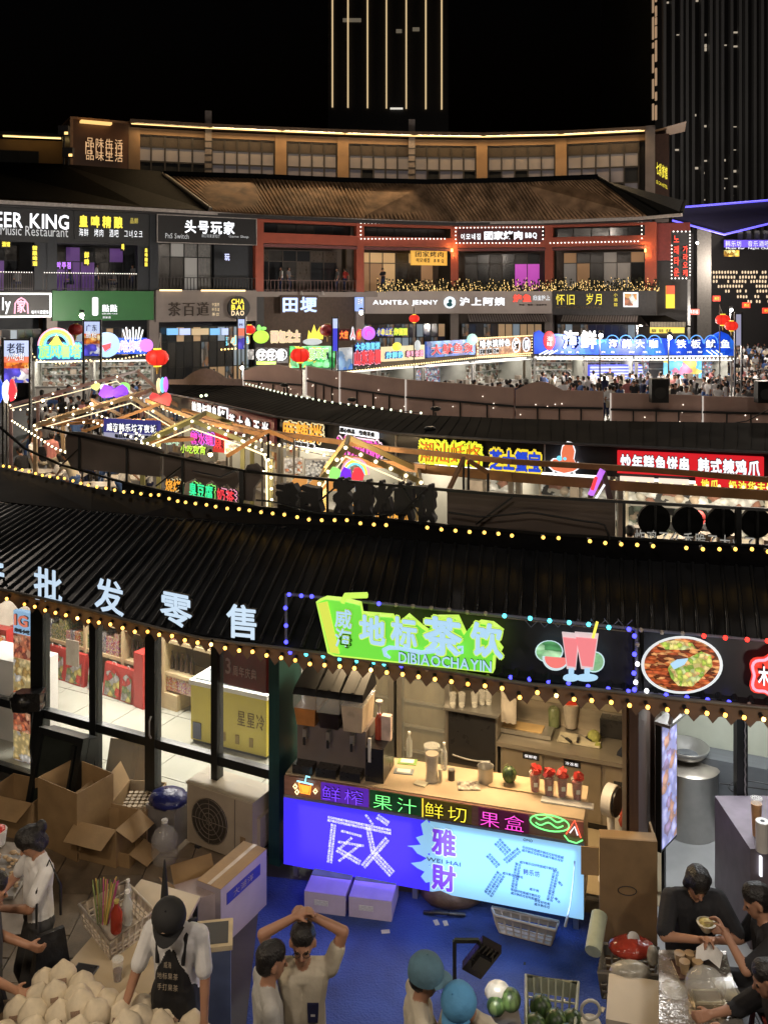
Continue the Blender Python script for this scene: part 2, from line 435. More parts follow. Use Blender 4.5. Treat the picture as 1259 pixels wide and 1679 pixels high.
def yf(x,tab):
 for(a,p),(c,q)in zip(tab,tab[1:]):
  if x<=c:return p+(q-p)*(x-a)/(c-a)
 return tab[-1][1]
EP=[W(x,y,5.5*F/(HY-y))for x,y in eav]
for e in EP:e.z=ZE
for k,(i0,i1,par)in enumerate(((0,3,lb),(3,8,rb_))):
 b=MB()
 for i in range(i0,i1):
  b.bar(EP[i]+Vector((0,0,.02)),EP[i+1]+Vector((0,0,.02)),.16,.2)
 b.build('gutter',GUT,par)
 b=MB()
 for i in range(i0,i1):
  dn=Vector((0,1.6,.1));b.add([EP[i],EP[i+1],EP[i+1]+dn,EP[i]+dn],[(0,1,2,3)])
 b.build('soffit',M('soffit board',(.16,.12,.11),.7),par)
rid=[(268,288),(420,292),(560,298),(700,301),(850,298),(980,293)]
RP=[W(x,y,8.6*F/(HY-y))for x,y in rid]
eb=[(345,350),(455,356),(590,361),(745,366),(890,364),(1060,357)]
EB=[W(x,y,5.5*F/(HY-y))for x,y in eb]
for e in EB:e.z=ZE+.16
TILE=M('brown ribbed roof tile',(.26,.165,.1),.8,0,.6,1.1,spec=.1)
ribroof('roof',RP,EB,.3,.085,TILE,rb_)
BTILE=M('black roof tile',(.003,.0035,.004),.7,spec=.05)
b=MB()
tip=W(1124,329,62.5);ecr=EP[-1]+Vector((0,0,.16))
b.add([RP[-1],EB[-1],ecr,tip,RP[-1]+Vector((3,3,-.6))],[(0,1,2,3),(0,3,4)])
b.add([v+Vector((0,.05,-.15))for v in(RP[-1],EB[-1],ecr,tip)],[(0,1,2,3)])
b.build('roof_hip',BTILE,rb_)
b=MB();b.tube([RP[-1]+Vector((0,0,.1)),EB[-1].lerp(ecr,.35)+Vector((0,0,.1))],.14,6);b.bar(ecr,tip,.14,.2);b.build('hip_ridge',BTILE,rb_)
b=MB()
for i in range(len(RP)-1):b.bar(RP[i]+Vector((0,0,.15)),RP[i+1]+Vector((0,0,.15)),.4,.35)
b.build('roof_ridge',BTILE,rb_)
LR=[W(-90,262,62),W(100,268,63),W(262,280,64.5)];LE=[EP[0]+Vector((0,0,.16)),EP[2]+Vector((0,0,.16)),EB[0]+Vector((0,0,.02))]
b=MB();b.add([LR[0],LR[1],LR[2],LE[2],LE[1],LE[0]],[(0,1,4,5),(1,2,3,4)]);b.build('roof',BTILE,lb)
b=MB();b.tube([RP[0]+Vector((0,0,.12)),EB[0]+Vector((0,0,.12))],.16,6);b.build('hip_ridge',M('grey ridge',(.09,.08,.07),.6),rb_)
for i in(0,1):
 fr=BF[i];L=fr.len
 b=fr.mb();b.box(0,L,-.02,.5,9.35,ZE-.16);b.build('fascia',M('fascia black',(.022,.024,.028),.5),lb)
 b=fr.mb();b.box(L-1.0,L,0,.5,ZS,9.35);b.build('pier',DWALL,lb)
 glaze(lb,fr,.4,L-1.2,ZS,9.3,2.9,5,[2,1],[E('purple dim room',(.28,.12,.5),.18),DGL,DGL,E('dim blue room',(.1,.12,.3),.15),GGL])
fr=BF[2];L=fr.len
glaze(lb,fr,.3,3.9,ZS,9.6,.5,4,[2.2,.9],[GGL,M('pale reflecting glass',(.2,.2,.2),.15),E('dim lit glass',(.45,.43,.4),.25)])
b=fr.mb();b.box(4.1,L-.3,.4,.6,ZS,9.7);b.build('wall',DWALL,lb)
def railing(par,fr,x0,x1,d,z0,z1,n,mat,lights=None):
 r=fr.T('railing',par,'railing',u=x0,d=d,z=z0)if isinstance(par,str)else par
 b=fr.mb();b.box(x0,x1,d-.03,d+.03,z1-.05,z1);b.box(x0,x1,d-.03,d+.03,z0+.1,z0+.14);b.build('top_rail',mat,r)
 for i in range(n+1):
  x=lerp(x0,x1,i/n);bx(r,'baluster',mat,fr,x-.02,x+.02,d-.02,d+.02,z0,z1-.05)
 if lights:bulbs(r,[fr.w(lerp(x0,x1,(k+.5)/lights),d-.05,z1+.02)for k in range(lights)],.03,WHT_B)
RM=M('dark rail metal',(.05,.045,.045),.4,.5)
railing('black balcony railing of the beer bar at the left edge of the upper floor',BF[0],1,BF[0].len-1.1,-.05,ZS,7.55,30,RM,26)
railing('black balcony railing under the yellow bar sign, between two dark piers',BF[1],-.5,BF[1].len-1.05,-.05,ZS,7.55,30,RM,40)
railing('dark railing in front of the game room windows',BF[2],.2,BF[2].len-.3,0,ZS,7.4,30,RM)
railing('brown balcony railing of the open restaurant floor above the blue calligraphy sign',BF[3],.3,BF[3].len-.3,0,ZS,7.3,26,M('brown rail',(.1,.05,.04),.5))
for i in(3,4,5,6):
 fr=BF[i];L=fr.len
 b=fr.mb();b.box(.25,L-.25,-.05,.35,9.75,10.45);b.build('beam',RED,rb_)
 b=fr.mb();b.box(.25,L-.25,-.05,.35,ZE-.34,ZE-.14);b.build('beam',RED,rb_)
 b=fr.mb();b.box(.25,L-.25,-.12,.1,9.5,9.7);b.build('beam',M('maroon trim',(.17,.05,.05),.6),rb_)
 glaze(rb_,fr,.3,L-.3,10.5,ZE-.36,1,5,[1],[DGL,GGL,DGL])
 if i==3:pk=[DGL,DGL,GGL,M('brown glass',(.08,.06,.045),.3)]
 elif i==4:pk=[WARMROOM,E('brown lit room',(.55,.3,.14),.3),E('brown lit room',(.55,.3,.14),.3),GGL,E('soft warm room',(.8,.5,.2),.4)]
 elif i==5:pk=[GGL,DGL,E('magenta lit window',(.8,.12,.7),.55),E('grey lit room',(.4,.35,.3),.25)]
 else:pk=[E('grey lit room',(.4,.35,.3),.25),DGL,GGL,E('brown lit room',(.55,.3,.14),.3)]
 def pick(a,c,i=i,pk=pk,q=random.Random(i)):
  if i==5:return MATS['magenta lit window']if a in(4,5)and c==0 else(GGL,DGL)[a%2]
  return q.choice(pk)
 glaze(rb_,fr,.6,L-.6,ZS,9.45,2.6,6,[2.2,.8],pk,pick=pick,frame=M('dark bronze frame',(.06,.045,.035),.5))
def rect_lights(label,segs,Y=None,step=5.9,fr=None,r=.052,mat=None):
 o=None
 pts=[]
 for(f,x0,y0,x1,y1)in segs:
  n=max(2,int(math.hypot(x1-x0,y1-y0)/step))
  for k in range(n):
   px=lerp(x0,x1,k/n);py=lerp(y0,y1,k/n);u,z=BF[f].px(px,py,-.22);pts.append(BF[f].w(u,-.22,z))
 o=T('string_lights',label,'string lights',pts[0]);bulbs(o,pts,r,mat or WHT_B);return o
rect_lights('white bulbs outlining the beam left of the barbecue sign',[(4,592,365,740,367),(4,592,391,735,391),(4,591.5,365,591.5,391)])
rect_lights('white bulbs framing the rectangular barbecue sign',[(5,748,367,890,365),(5,748,373,890,372),(5,748,398,890,398),(5,747,373,747,398),(5,890,372,890,398)])
rect_lights('white bulbs outlining the beam right of the barbecue sign',[(6,896,364,1052,363),(6,902,398,1052,395),(6,1052,363,1052,397)])
for px,bay,lab in((740,4,'orange wall sconce on the red column left of the barbecue sign'),(1058,6,'orange wall sconce on the corner red column')):
 fr=BF[bay];u,z=fr.px(px,410,-.15);o=fr.T('wall_lamp',lab,'wall lamp',u=u,d=-.15,z=z)
 b=fr.mb();b.box(u-.05,u+.05,-.3,-.12,z-.12,z+.12);b.build('body',E('sconce glow',(1,.55,.2),3),o)
 lamp('POINT',fr.w(u,-.42,z+.3),22,(1,.5,.15),.05,name='sconce_light');lamp('POINT',fr.w(u,-.42,z-.3),22,(1,.5,.15),.05,name='sconce_light')
u0,_=BF[4].px(618,460,-.2)
hd=T('planter_hedge','clipped hedge full of golden fairy lights along the balcony edge','hedge',BF[4].w(u0,-.2,ZS))
tw_=MB();bl=MB();rr=random.Random(11)
for f,a0,a1 in((4,u0,BF[4].len),(5,0,BF[5].len),(6,0,BF[6].len+.6)):
 fr=BF[f];tw_.m=fr.m;bl.m=fr.m;n=int((a1-a0)*16)
 for k in range(n):
  x=lerp(a0,a1,(k+rr.random())/n);d=-.2+rr.uniform(-.2,.2);h=rr.uniform(.3,1.05);lx=rr.uniform(-.12,.12)
  tw_.cyl((x,d,ZS),(x+lx,d,ZS+h),.03,.01,4,False)
  for q in range(4):z=ZS+rr.uniform(.05,h);tw_.ball((x+rr.uniform(-.08,.08),d+rr.uniform(-.05,.05),z),.07,4,3,(1,.5,1))
  for q in range(rr.choice((1,2,3,4))):
   t=rr.random();bl.ball((x+lx*t,d-.08,ZS+h*t),.022,4,3,(1,1,rr.uniform(1,3.2)))
tw_.build('foliage',M('dark leaves',(.03,.035,.02),.7),hd,kind='stuff')
bl.build('fairy_light',E('golden fairy light',(1,.68,.25),1.8,False),hd,kind='stuff')
TX=[(213,65.2),(342,67),(460,68.3),(562,69.3),(675,70.2),(790,70.6),(920,69.8),(1058,68)]
TF=[FRP(TX[i][0],TX[i][1]+.9,TX[i+1][0],TX[i+1][1]+.9)for i in range(7)]
ub=T('upper_building','curved top storey with large window bays and a glowing line under its eave','building',TF[0].w(0,0,0))
STRIP=E('eave light strip',(1,.68,.25),2.2)
ZT=18.6
for i,fr in enumerate(TF):
 L=fr.len;pipe=i in(1,4)
 b=fr.mb();b.box(0,L,.5,.8,0,ZT-.15);b.build('wall',DK,ub)
 if not pipe:
  b=fr.mb();b.box(-.42 if i else-.1,.42 if i else .7,-.25,.5,13,ZT-.2);b.build('column',ORN,ub)
 else:
  b=fr.mb();b.box(-.28,.2,-.5,-.1,13,ZT+1.3);b.build('drain_pipe',M('grey duct',(.2,.17,.16),.6),ub)
  for k in range(9):bx(ub,'pipe_bracket',DK,fr,-.3,.22,-.52,-.08,13.6+k*.5,13.68+k*.5)
 b=fr.mb();b.box(0,L,-.15,.5,ZT-.65,ZT-.2);b.build('lintel',ORN,ub)
 b=fr.mb();b.box(-.05,L+.05,-1.3,1,ZT-.05,ZT+.2);b.build('eave',M('eave board',(.2,.13,.08),.6),ub)
 b=fr.mb();b.box(.05,L-.05,-1.0,-.93,ZT-.11,ZT-.06);b.build('light_strip',STRIP,ub)
 b=fr.mb();b.add([(-.05,-1.3,ZT+.2),(L+.05,-1.3,ZT+.2),(L+.05,6,ZT+1.2),(-.05,6,ZT+1.2)],[(0,1,2,3)]);b.build('roof',BTILE,ub)
 x0=.5 if not pipe else .25;x1=L-.5 if i not in(0,3)else L-.2
 nx=4 if i==2 else 5
 q=random.Random(20+i);pale=E('pale glowing glass',(.5,.43,.38),.1,False);mid=E('mid grey glass',(.4,.36,.38),.07,False)  # faint glow put into the panes for eave light falling on them
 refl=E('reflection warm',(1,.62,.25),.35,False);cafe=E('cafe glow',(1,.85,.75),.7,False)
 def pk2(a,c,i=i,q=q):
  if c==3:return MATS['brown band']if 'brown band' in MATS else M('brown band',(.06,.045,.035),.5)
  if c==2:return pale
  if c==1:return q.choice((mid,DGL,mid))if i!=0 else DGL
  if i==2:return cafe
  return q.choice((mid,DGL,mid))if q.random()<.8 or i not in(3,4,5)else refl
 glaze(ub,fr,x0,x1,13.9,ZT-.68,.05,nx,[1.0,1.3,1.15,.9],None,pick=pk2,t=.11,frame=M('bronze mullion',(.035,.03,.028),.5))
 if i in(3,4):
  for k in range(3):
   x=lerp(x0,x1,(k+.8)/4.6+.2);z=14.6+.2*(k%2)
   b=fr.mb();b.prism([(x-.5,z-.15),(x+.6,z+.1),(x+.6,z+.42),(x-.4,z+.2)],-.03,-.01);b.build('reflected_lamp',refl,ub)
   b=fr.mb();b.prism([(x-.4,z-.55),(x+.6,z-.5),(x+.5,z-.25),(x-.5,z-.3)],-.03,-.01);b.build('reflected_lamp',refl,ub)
for px,py,hh in((340,175,.5),(679,202,.5),(1064,202,2)):
 pass
fr=TF[-1];L=fr.len
b=fr.mb();b.box(L,L+.7,-.7,-.1,12,ZT+.35);b.build('column',TAUPE,ub)
b=fr.mb();b.box(L+.7,L+1.7,-.5,3,12,ZT-.3);b.build('wall',M('dark brown wall',(.07,.035,.025),.7),ub)
b=fr.mb();b.add([(L+.7,-1.2,ZT-.1),(L+2.9,-1.6,ZT+.35),(L+2.9,3,ZT+.4),(L+.7,3,ZT)],[(0,1,2,3),(3,2,1,0)]);b.build('eave',ORN,ub)
o=fr.T('wall_sign','gold lettered sign on the brown end wall of the top storey','sign',u=L+.8,d=-.55,z=15)
text(o,fr,'七彩旅馆',L+.78,15.3,L+1.6,16.3,-.56,YEL_E,bold=.01,ext=.04,slope=-.5)
text(o,fr,'QI CAI HOTEL',L+.78,14.6,L+1.6,14.9,-.56,YEL_E,ext=.04,slope=-.5)
eb_=T('end_pavilion','brown glass end block of the top storey with mirrored strings of light letters','building',W(118,HY,64)+Vector((0,0,-6)))
fr=FRP(118,64,213,65.9);L=fr.len
b=fr.mb();b.box(0,L,0,4,0,18.6);b.build('wall',M('brown glass wall',(.12,.055,.025),.35,0,.3,.6),eb_)
b=fr.mb();b.box(-.15,L+.1,-.25,4,18.6,18.75);b.box(-.15,.05,-.2,.1,13,18.6);b.build('frame',M('dull orange frame',(.32,.17,.08),.5),eb_)
for r,(y0,y1)in enumerate(((224,262),)):
 a=fr.px(140,y1,-.1);c=fr.px(203,y0,-.1)
 for row in range(2):
  text(eb_,fr,'ᎮᎽᏒᏃᏋ' if False else '品味生活',a[0],lerp(a[1],c[1],row*.48),c[0],lerp(a[1],c[1],row*.48+.42),-.1,E('dim amber letters',(1,.6,.3),.7,False),ext=.03)
b=fr.mb()
for k in range(8):
 x=lerp(.9,L-.3,k/8);b.box(x,x+.05,-.12,-.08,16.2,17.1)
b.build('light_dash',E('dim amber letters',(1,.6,.3),.7,False),eb_)
b=fr.mb();b.box(.5,L-1.4,-.7,-.1,18.35,18.5);b.build('eave_light',E('small amber eave',(1,.6,.2),1.2,False),eb_)
wg=T('wing_building','ochre wing at the far left with one bright line of light under the roof','building',W(-60,HY,70)+Vector((0,0,-6)))
fr=FRP(-60,70,116,72);L=fr.len
b=fr.mb();b.box(0,L,0,5,0,18.4);b.build('wall',M('dim ochre wall',(.3,.17,.06),.7,0,.2,.4),wg)
b=fr.mb();b.box(0,L+.2,-1.2,5,18.55,18.8);b.build('eave',DK,wg)
a=fr.px(5,216,-.9);c=fr.px(100,226,-.9)
b=fr.mb();b.box(a[0],c[0],-1,-.86,18.42,18.52);b.build('light_strip',STRIP,wg)
glaze(wg,fr,2.6,5.4,14,17.5,-.05,2,[1,1],[DGL])
for px,py in((105,214),(112,250)):
 a=W(px,py,63);o=T('floodlight','small dark floodlight box beside the ochre wing, %s'%('upper one' if py<230 else 'lower one'),'floodlight',a)
 b=MB(Matrix.Translation(a));b.box(-.35,.35,-.2,.2,-.3,.35);b.build('housing',DK,o)
 b=MB(Matrix.Translation(a));b.box(.1,.34,-.23,-.2,-.28,-.1);b.build('lens',E('amber lens',(1,.6,.2),2,False),o)
 b=MB();b.bar(a+Vector((0,0,-.3)),a+Vector((0,0,-6)),.1);b.build('post',DK,o)
pv=T('pavilion','dark pavilion roof edged with blue light lines at the far right','pavilion',W(1187,HY,80)+Vector((0,0,-6)))
BLU_E=E('blue led line',(.12,.1,1),1.6,False)
P=lambda x,y,Y=80:W(x,y,Y)
b=MB();b.add([P(1112,341),P(1320,322),P(1320,352),P(1187,384),P(1102,361),P(1320,352,90),P(1112,341,90)],[(0,1,2,3,4)]);b.add([P(1112,341,80.4),P(1320,322,80.4),P(1320,352,92),P(1187,388,92),P(1102,361,80.4)],[(0,1,2,3,4)]);b.build('roof',M('navy roof',(.01,.008,.03),.5),pv)
for pts in([P(1120,339,79.8),P(1320,323,79.8)],[P(1102,361,79.8),P(1187,384,79.8),P(1320,352,79.8)]):
 b=MB();b.tube(pts,.09,5);b.build('light_strip',BLU_E,pv)
b=MB();a=P(1143,470,82);c=P(1166,375,82);b.box(a.x,c.x,82,83,0,c.z);b.build('column',M('grey concrete',(.09,.085,.08),.7),pv)
b=MB();a=P(1180,470,92);c=P(1330,383,92);b.box(a.x-6,c.x,92,93,0,c.z);b.build('wall',DK,pv)
for k in range(7):
 a=P(1212+k*14,378,88);bx(pv,'fin',FIN,None,a.x-.2,a.x+.2,87.7,88,P(0,392,88).z,a.z)
fr=FRP(1188,86,1330,86)
o=fr.T('light_sign','blue and violet illuminated name board under the pavilion roof','sign',z=10)
a=fr.px(1188,405);c=fr.px(1262,393);b=fr.mb();b.box(a[0],c[0],0,.2,a[1],c[1]);b.build('board',E('violet board',(.16,.1,.75),.9),o)
tpx(o,fr,'韩乐坊 音乐酒吧',1189,394,1262,404,-.03,E('pale violet letters',(.7,.7,1),1.3,False),ext=.02)
tpx(o,fr,'Music Bar  Night Club',1190,405,1262,409,-.03,SGN_W,ext=.02)
a=fr.px(1188,420);c=fr.px(1212,408)
o=fr.T('shop_window','small yellow lit window below the violet name board','window',u=a[0],z=a[1]);b=fr.mb();b.box(a[0],c[0],0,.2,a[1],c[1]-.1);b.build('pane',POSTER('amber window',[(1,.6,.1),(.3,.15,.02),(.9,.8,.3)],3,.6),o)
lw=T('lantern_wall','wide frame hung with rows of small glowing lanterns at the right','lantern frame',W(1160,HY,92)+Vector((0,0,-6)))
lm=None;q=random.Random(9);LN=E('lantern paper glow',(1,.76,.5),.9,False)
b=MB();b.lathe((0,0,0),[(.04,-.15),(.085,-.09),(.085,.09),(.04,.15)],6);o_=b.build('l',LN);lm=o_.data;bpy.data.objects.remove(o_)
for r,(y,xs)in enumerate(((446,1156),(454,1161),(461,1170),(469,1178),(477,1190),(486,1205),(494,1222))):
 x=xs
 while x<1285:
  if q.random()<.86-.06*r:OB('lantern',lm,lw,Matrix.Translation(W(x,y+q.uniform(-.3,.3),92)))
  x+=4.6+q.random()*.3
b=MB()
for y in(443,450.5,457.5,465.5,473.5,482):b.bar(W(1156,y,92.2),W(1290,y,92.2),.05)
for x in(1158,1196,1232,1262):b.bar(W(x,440,92.3),W(x,HY+92,92.3),.12)
b.build('frame',BLK,lw)
fr=FRP(1098,61.2,1140,61.0)
o=fr.T('vertical_sign','tall dark sign with red letters framed by white bulbs right of the red block','sign',z=8)
a=fr.px(1101,458);c=fr.px(1133,378);b=fr.mb();b.box(a[0],c[0],0,.25,a[1],c[1]);b.build('board',DK,o)
RLT=E('red sign light',(1,.08,.05),1.1)
for k,ch in enumerate('노래타운'):tpx(o,fr,ch,1104,384+k*18,1115,399+k*18,-.04,RLT,bold=.02)
for k,ch in enumerate('가라오케'):tpx(o,fr,ch,1119,402+k*13,1129,414+k*13,-.04,RLT,bold=.02)
pts=[]
for(x0,y0,x1,y1)in((1104,379,1131,379),(1131,379,1131,456),(1101,456,1131,456),(1101,402,1101,456)):
 n=int(math.hypot(x1-x0,y1-y0)/5.5)
 for k in range(n):u,z=fr.px(lerp(x0,x1,k/n),lerp(y0,y1,k/n),-.06);pts.append(fr.w(u,-.06,z))
bulbs(o,pts,.05,WHT_B)
def street_lamp(px,py,Y,label,power=1500,col=(1,.9,.78),pole=True,r=.13):
 p=W(px,py,Y);o=T('street_lamp',label,'street lamp',(p.x,p.y,0))
 b=MB();b.ball(p,r*.6,10,6);b.build('lamp_head',E('lamp head glow',(1,.95,.85),22),o)
 b=MB();b.cyl(p+Vector((0,0,r*1.0)),p+Vector((0,0,r*1.5)),r*.9,r*.4,10);b.build('lamp_cap',BLK,o)
 if pole:b=MB();b.cyl((p.x,p.y+.25,0),(p.x,p.y+.25,p.z+.3),.05,.04,8);b.bar((p.x,p.y+.25,p.z+.28),(p.x,p.y,p.z+.2),.04);b.build('pole',BLK,o)
 lamp('POINT',p+Vector((0,-.05,-.25)),power,col,.15,name='street_light')
 return o
street_lamp(134,517,49,'bright white lamp above the rainbow stall sign in front of the green shop sign',1600,r=.2)
street_lamp(397,603,44,'white spotlight lamp low beside the black stall with round characters',900,r=.14)
street_lamp(985,550,53.0,'small bright lamp at the end of the big brush characters on the blue stall',1500,r=.2)
street_lamp(1098,553,53.0,'brightest white lamp on the blue stall board near its right half',1500,r=.22)
street_lamp(1199,508,72,'white lamp above the crowd beside the twin red lanterns',1800,r=.22)
street_lamp(592,512,57,'white wall lamp under the small blue sign beside the brown facade',1000,pole=False,r=.2)
street_lamp(1143,398,78,'small white lamp on the grey column under the pavilion',500,pole=False,r=.18)
for(x,y,z,p)in((-4,-3,13,1500),(7,2,14,1300),(-14,22,12,1500),(14,30,12,1300),(0,36,13,1500),(34,78,24,9000),(24,58,8,3000),(-9,29,5,260),(-4,45,6,500),(30,80,9,3000)):  # point lamps without fixtures, added to lift the overall light
 lamp('POINT',(x,y,z),p*.8,(1,.86,.72),.5,name='added_fill_light')
for i,fr in enumerate(TF):
 c=fr.w(fr.len/2,-.95,ZT-.2)
 lamp('AREA',c,105,(1,.66,.3),fr.len*.9,.1,(math.radians(-12),0,fr.rz),'eave_strip_light')
 lamp('AREA',fr.w(fr.len/2,-1.0,ZT-.2),430 if i else 60,(1,.72,.42),fr.len*.9,.1,(math.radians(-62),0,fr.rz),'eave_strip_light')
def board(bay,name,label,x0,y0,x1,y1,d=-.35,mat=None,th=.25,cat='sign',frame=None,ft=.07,z=True):
 fr=bay if isinstance(bay,Fr)else BF[bay]
 a=fr.px(x0,y1,d);c=fr.px(x1,y0,d)
 o=fr.T(name,label,cat,u=a[0],d=d,z=a[1])
 b=fr.mb();b.box(a[0],c[0],d,d+th,a[1],c[1]);b.build('board',mat or DK,o)
 if frame:
  b=fr.mb()
  for(u0,u1,z0,z1)in((a[0],c[0],a[1],a[1]+ft),(a[0],c[0],c[1]-ft,c[1]),(a[0],a[0]+ft,a[1]+ft,c[1]-ft),(c[0]-ft,c[0],a[1]+ft,c[1]-ft)):b.box(u0,u1,d-.05,d-.001,z0,z1)
  b.build('border',frame,o)
 return o,fr,d-.03
o,fr,d=board(0,'bar_sign','white serif English name and small subtitle on the dark upper fascia at the left edge',-60,344,120,392,-.08,M('fascia black'),.05)
tpx(o,fr,'BEER KING',-26,353,115,370,d,SGN_W,bold=.012,ext=.05)
tpx(o,fr,'Raw Music Restaurant',-36,373,113,383,d,E('dim sign light',(.7,.72,.75),.55,False),ext=.02)
o,fr,d=board(1,'bar_sign','yellow four-character name over small white characters on the dark upper fascia',122,346,232,393,-.08,M('fascia black'),.05)
tpx(o,fr,'皇啤精酿',129,355,205,372,d,YEL_E,bold=.03,ext=.05,gap=.22)
tpx(o,fr,'品鲜',213,357,227,366,d,E('olive letters',(.6,.5,.1),.5,False),bold=.03)
tpx(o,fr,'海鲜 烤肉 酒吧 그녀오크',129,377,235,387,d,SGN_W,ext=.02)
o,fr,d=board(2,'shop_sign','black board with white outlined characters for a game room, upper floor',257,358,421,397,-.3,M('sign black',(.015,.015,.017),.5),.3,frame=GUT,ft=.05)
tpx(o,fr,'头号玩家',302,363,386,382,d,SGN_W,bold=.02,ext=.06)
tpx(o,fr,'PnS Switch',271,383,310,390,d,E('dim sign light'),ext=.02)
tpx(o,fr,'海口玩家游戏厅',330,384,361,389,d,E('dim sign light'),ext=.02)
tpx(o,fr,'Game Shop',375,386,408,390,d,E('dim sign light'),ext=.02)
for i,(bay,x0,y0,x1,y1,s,m,lb_)in enumerate([(0,2,395,18,405,'酒馆',YEL_E,'small yellow hanging bar sign at the far left balcony'),(0,52,402,62,436,'精酿啤酒',YEL_E,'tall yellow lettered strip sign on the left balcony pier'),(1,137,412,147,435,'鲜啤',YEL_E,'yellow strip sign inside the bar behind the balcony tables'),(1,236,406,243,437,'皇啤精酿',YEL_E,'narrow yellow strip sign at the right pier of the bar'),(1,198,398,205,411,'啤',YEL_E,'small yellow oval sign hanging from the bar fascia'),(1,83,428,119,441,'음악주점',E('violet neon',(.55,.2,1),1.1),'violet lettered sign glowing inside the bar'),(2,367,414,378,428,'玩',E('pale blue neon',(.6,.65,1),1),'small pale blue sign in the dark wall beside the game room')]):
 o,fr,d=board(bay,'neon_sign',lb_,x0,y0,x1,y1,.6 if i in(2,5)else-.1,M('sign black'),.08)
 if y1-y0>x1-x0 and len(s)>1:
  for k,ch in enumerate(s):tpx(o,fr,ch,x0+1,lerp(y0,y1,k/len(s))+.5,x1-1,lerp(y0,y1,(k+1)/len(s))-.5,d,m,bold=.04,gap=0)
 else:tpx(o,fr,s,x0+1,y0+1,x1-1,y1-1,d,m,bold=.04)
o,fr,d=board(0,'shop_sign','black board with white border, pink arch character and the letters ly, at the left edge',-40,480,84,521,-.4,M('sign black'),frame=WHITE_E,ft=.1)
tpx(o,fr,'ly',3,488,19,514,d,SGN_W,bold=.02,ext=.06)
tpx(o,fr,'家',27,491,43,513,d,E('pink sign light',(1,.45,.6),1.2),bold=.02,ext=.06)
a=[fr.px(x,y,d)for x,y in((24,514),(25,497),(30,491),(35,488),(40,491),(45,497),(46,514))]
b=fr.mb();b.tube([(p[0],d,p[1])for p in a],.05,5);b.build('arch',MATS['pink sign light'],o)
tpx(o,fr,'웨하이家服饰',51,508,80,515,d,SGN_W,bold=.02)
GREENB=M('green sign board',(.025,.16,.04),.5,0,.1,1)
o,fr,d=board(1,'shop_sign','wide green board with a large white numeral one and two characters',86,477,252,526,-.4,GREENB)
tpx(o,fr,'1',151,489,165,515,d,SGN_W,bold=.05,ext=.03)
tpx(o,fr,'點點',167,499,193,511,d,SGN_W,bold=.03,ext=.06)
tpx(o,fr,'alittle-tea',167,512,193,515,d,SGN_W);tpx(o,fr,'茶飲店',168,518,182,522,d,SGN_W)
o,fr,d=board(2,'shop_sign','taupe board with glowing outlined tea characters and a black disc beside',256,476,421,528,-.4,TAUPE)
HAL=E('halo warm letters',(1,.78,.5),.9)
tpx(o,fr,'茶百道',275,494,345,519,d,M('dark brown letters',(.05,.03,.02),.5),bold=.0,ext=.08,back=HAL,bb=.035)
tpx(o,fr,'中国茶',347,496,360,502,d,HAL);tpx(o,fr,'新百道',347,504,360,510,d,HAL);tpx(o,fr,'茶饮',347,512,360,518,d,HAL)
c=fr.px(390,504,d);b=fr.mb();b.cyl((c[0],d-.05,c[1]),(c[0],d-.25,c[1]),.75,.75,28);b.build('disc',M('sign black'),o)
for k,s in enumerate(('CHA','BAI','DAO')):tpx(o,fr,s,379,490+k*9.5,401,498+k*9.5,d-.28,YEL_E if k<2 else HAL,bold=.03)
b=fr.mb();a=fr.px(262,475.5,-.5);c=fr.px(298,475.5,-.5);e=fr.px(330,475.5,-.5);g=fr.px(402,475.5,-.5)
b.box(a[0],c[0],-.55,-.45,a[1]-.05,a[1]+.05);b.box(e[0],g[0],-.55,-.45,a[1]-.05,a[1]+.05);b.build('light_strip',E('warm strip',(1,.75,.4),2),o)
o,fr,d=board(3,'calligraphy_sign','two large pale blue brush characters on the brown facade',460,484,522,514,-.3,M('brown render'),.1)
tpx(o,fr,'田埂',461,486,521,512,d,E('pale blue sign light',(.5,.66,1),1.2),bold=.03,ext=.08,back=M('sign black'),bb=.05)
o,fr,d=board(3,'light_box','small upright pale blue light box at the corner left of the taupe tea board',584,487,596,510,-.6,E('pale blue lightbox',(.35,.5,1),.9))
tpx(o,fr,'田埂',586,489,594,499,d,SGN_W)
for k,px in enumerate((493,528)):
 fr=BF[3];c=fr.px(px,477,-.3);o=fr.T('spot_lamp','small cone spot lamp above the blue calligraphy, %s one'%('left' if k==0 else 'right'),'spot lamp',u=c[0],z=c[1])
 b=fr.mb();b.cyl((c[0],-.4,c[1]),(c[0],-.4,c[1]-.25),.06,.16,8);b.build('shade',GUT,o)
fr45=FRP(598,65.3,905,66.0)
LT=M('light taupe panel',(.4,.34,.31),.6,0,.1,1)
o,fr,d=board(fr45,'shop_sign','long light taupe board with white English name, round logo and four white characters',598,477,905,514,-.55,LT)
tpx(o,fr,'AUNTEA JENNY',611,492,719,501,d,SGN_W,bold=.03,ext=.05)
c=fr.px(737,495.5,d);b=fr.mb();b.cyl((c[0],d,c[1]),(c[0],d-.1,c[1]),.42,.42,24);b.build('round_logo',E('logo white',(.85,.95,1),1),o)
b=fr.mb();b.ball((c[0]+.03,d-.12,c[1]+.1),.14,8,5,(1,.3,1));b.ball((c[0]-.02,d-.12,c[1]-.15),.22,8,5,(1,.3,.7));b.build('logo_figure',M('teal print',(.02,.16,.2),.5),o)
tpx(o,fr,'沪上阿姨',753,487,829,501,d,SGN_W,bold=.03,ext=.05)
tpx(o,fr,'炉鱼',841,482,872,495,d,E('red sign light'),bold=.05,ext=.05);tpx(o,fr,'来自沪上',874,484,902,492,d,M('sign black'),ext=.02,back=SGN_W,bb=.06)
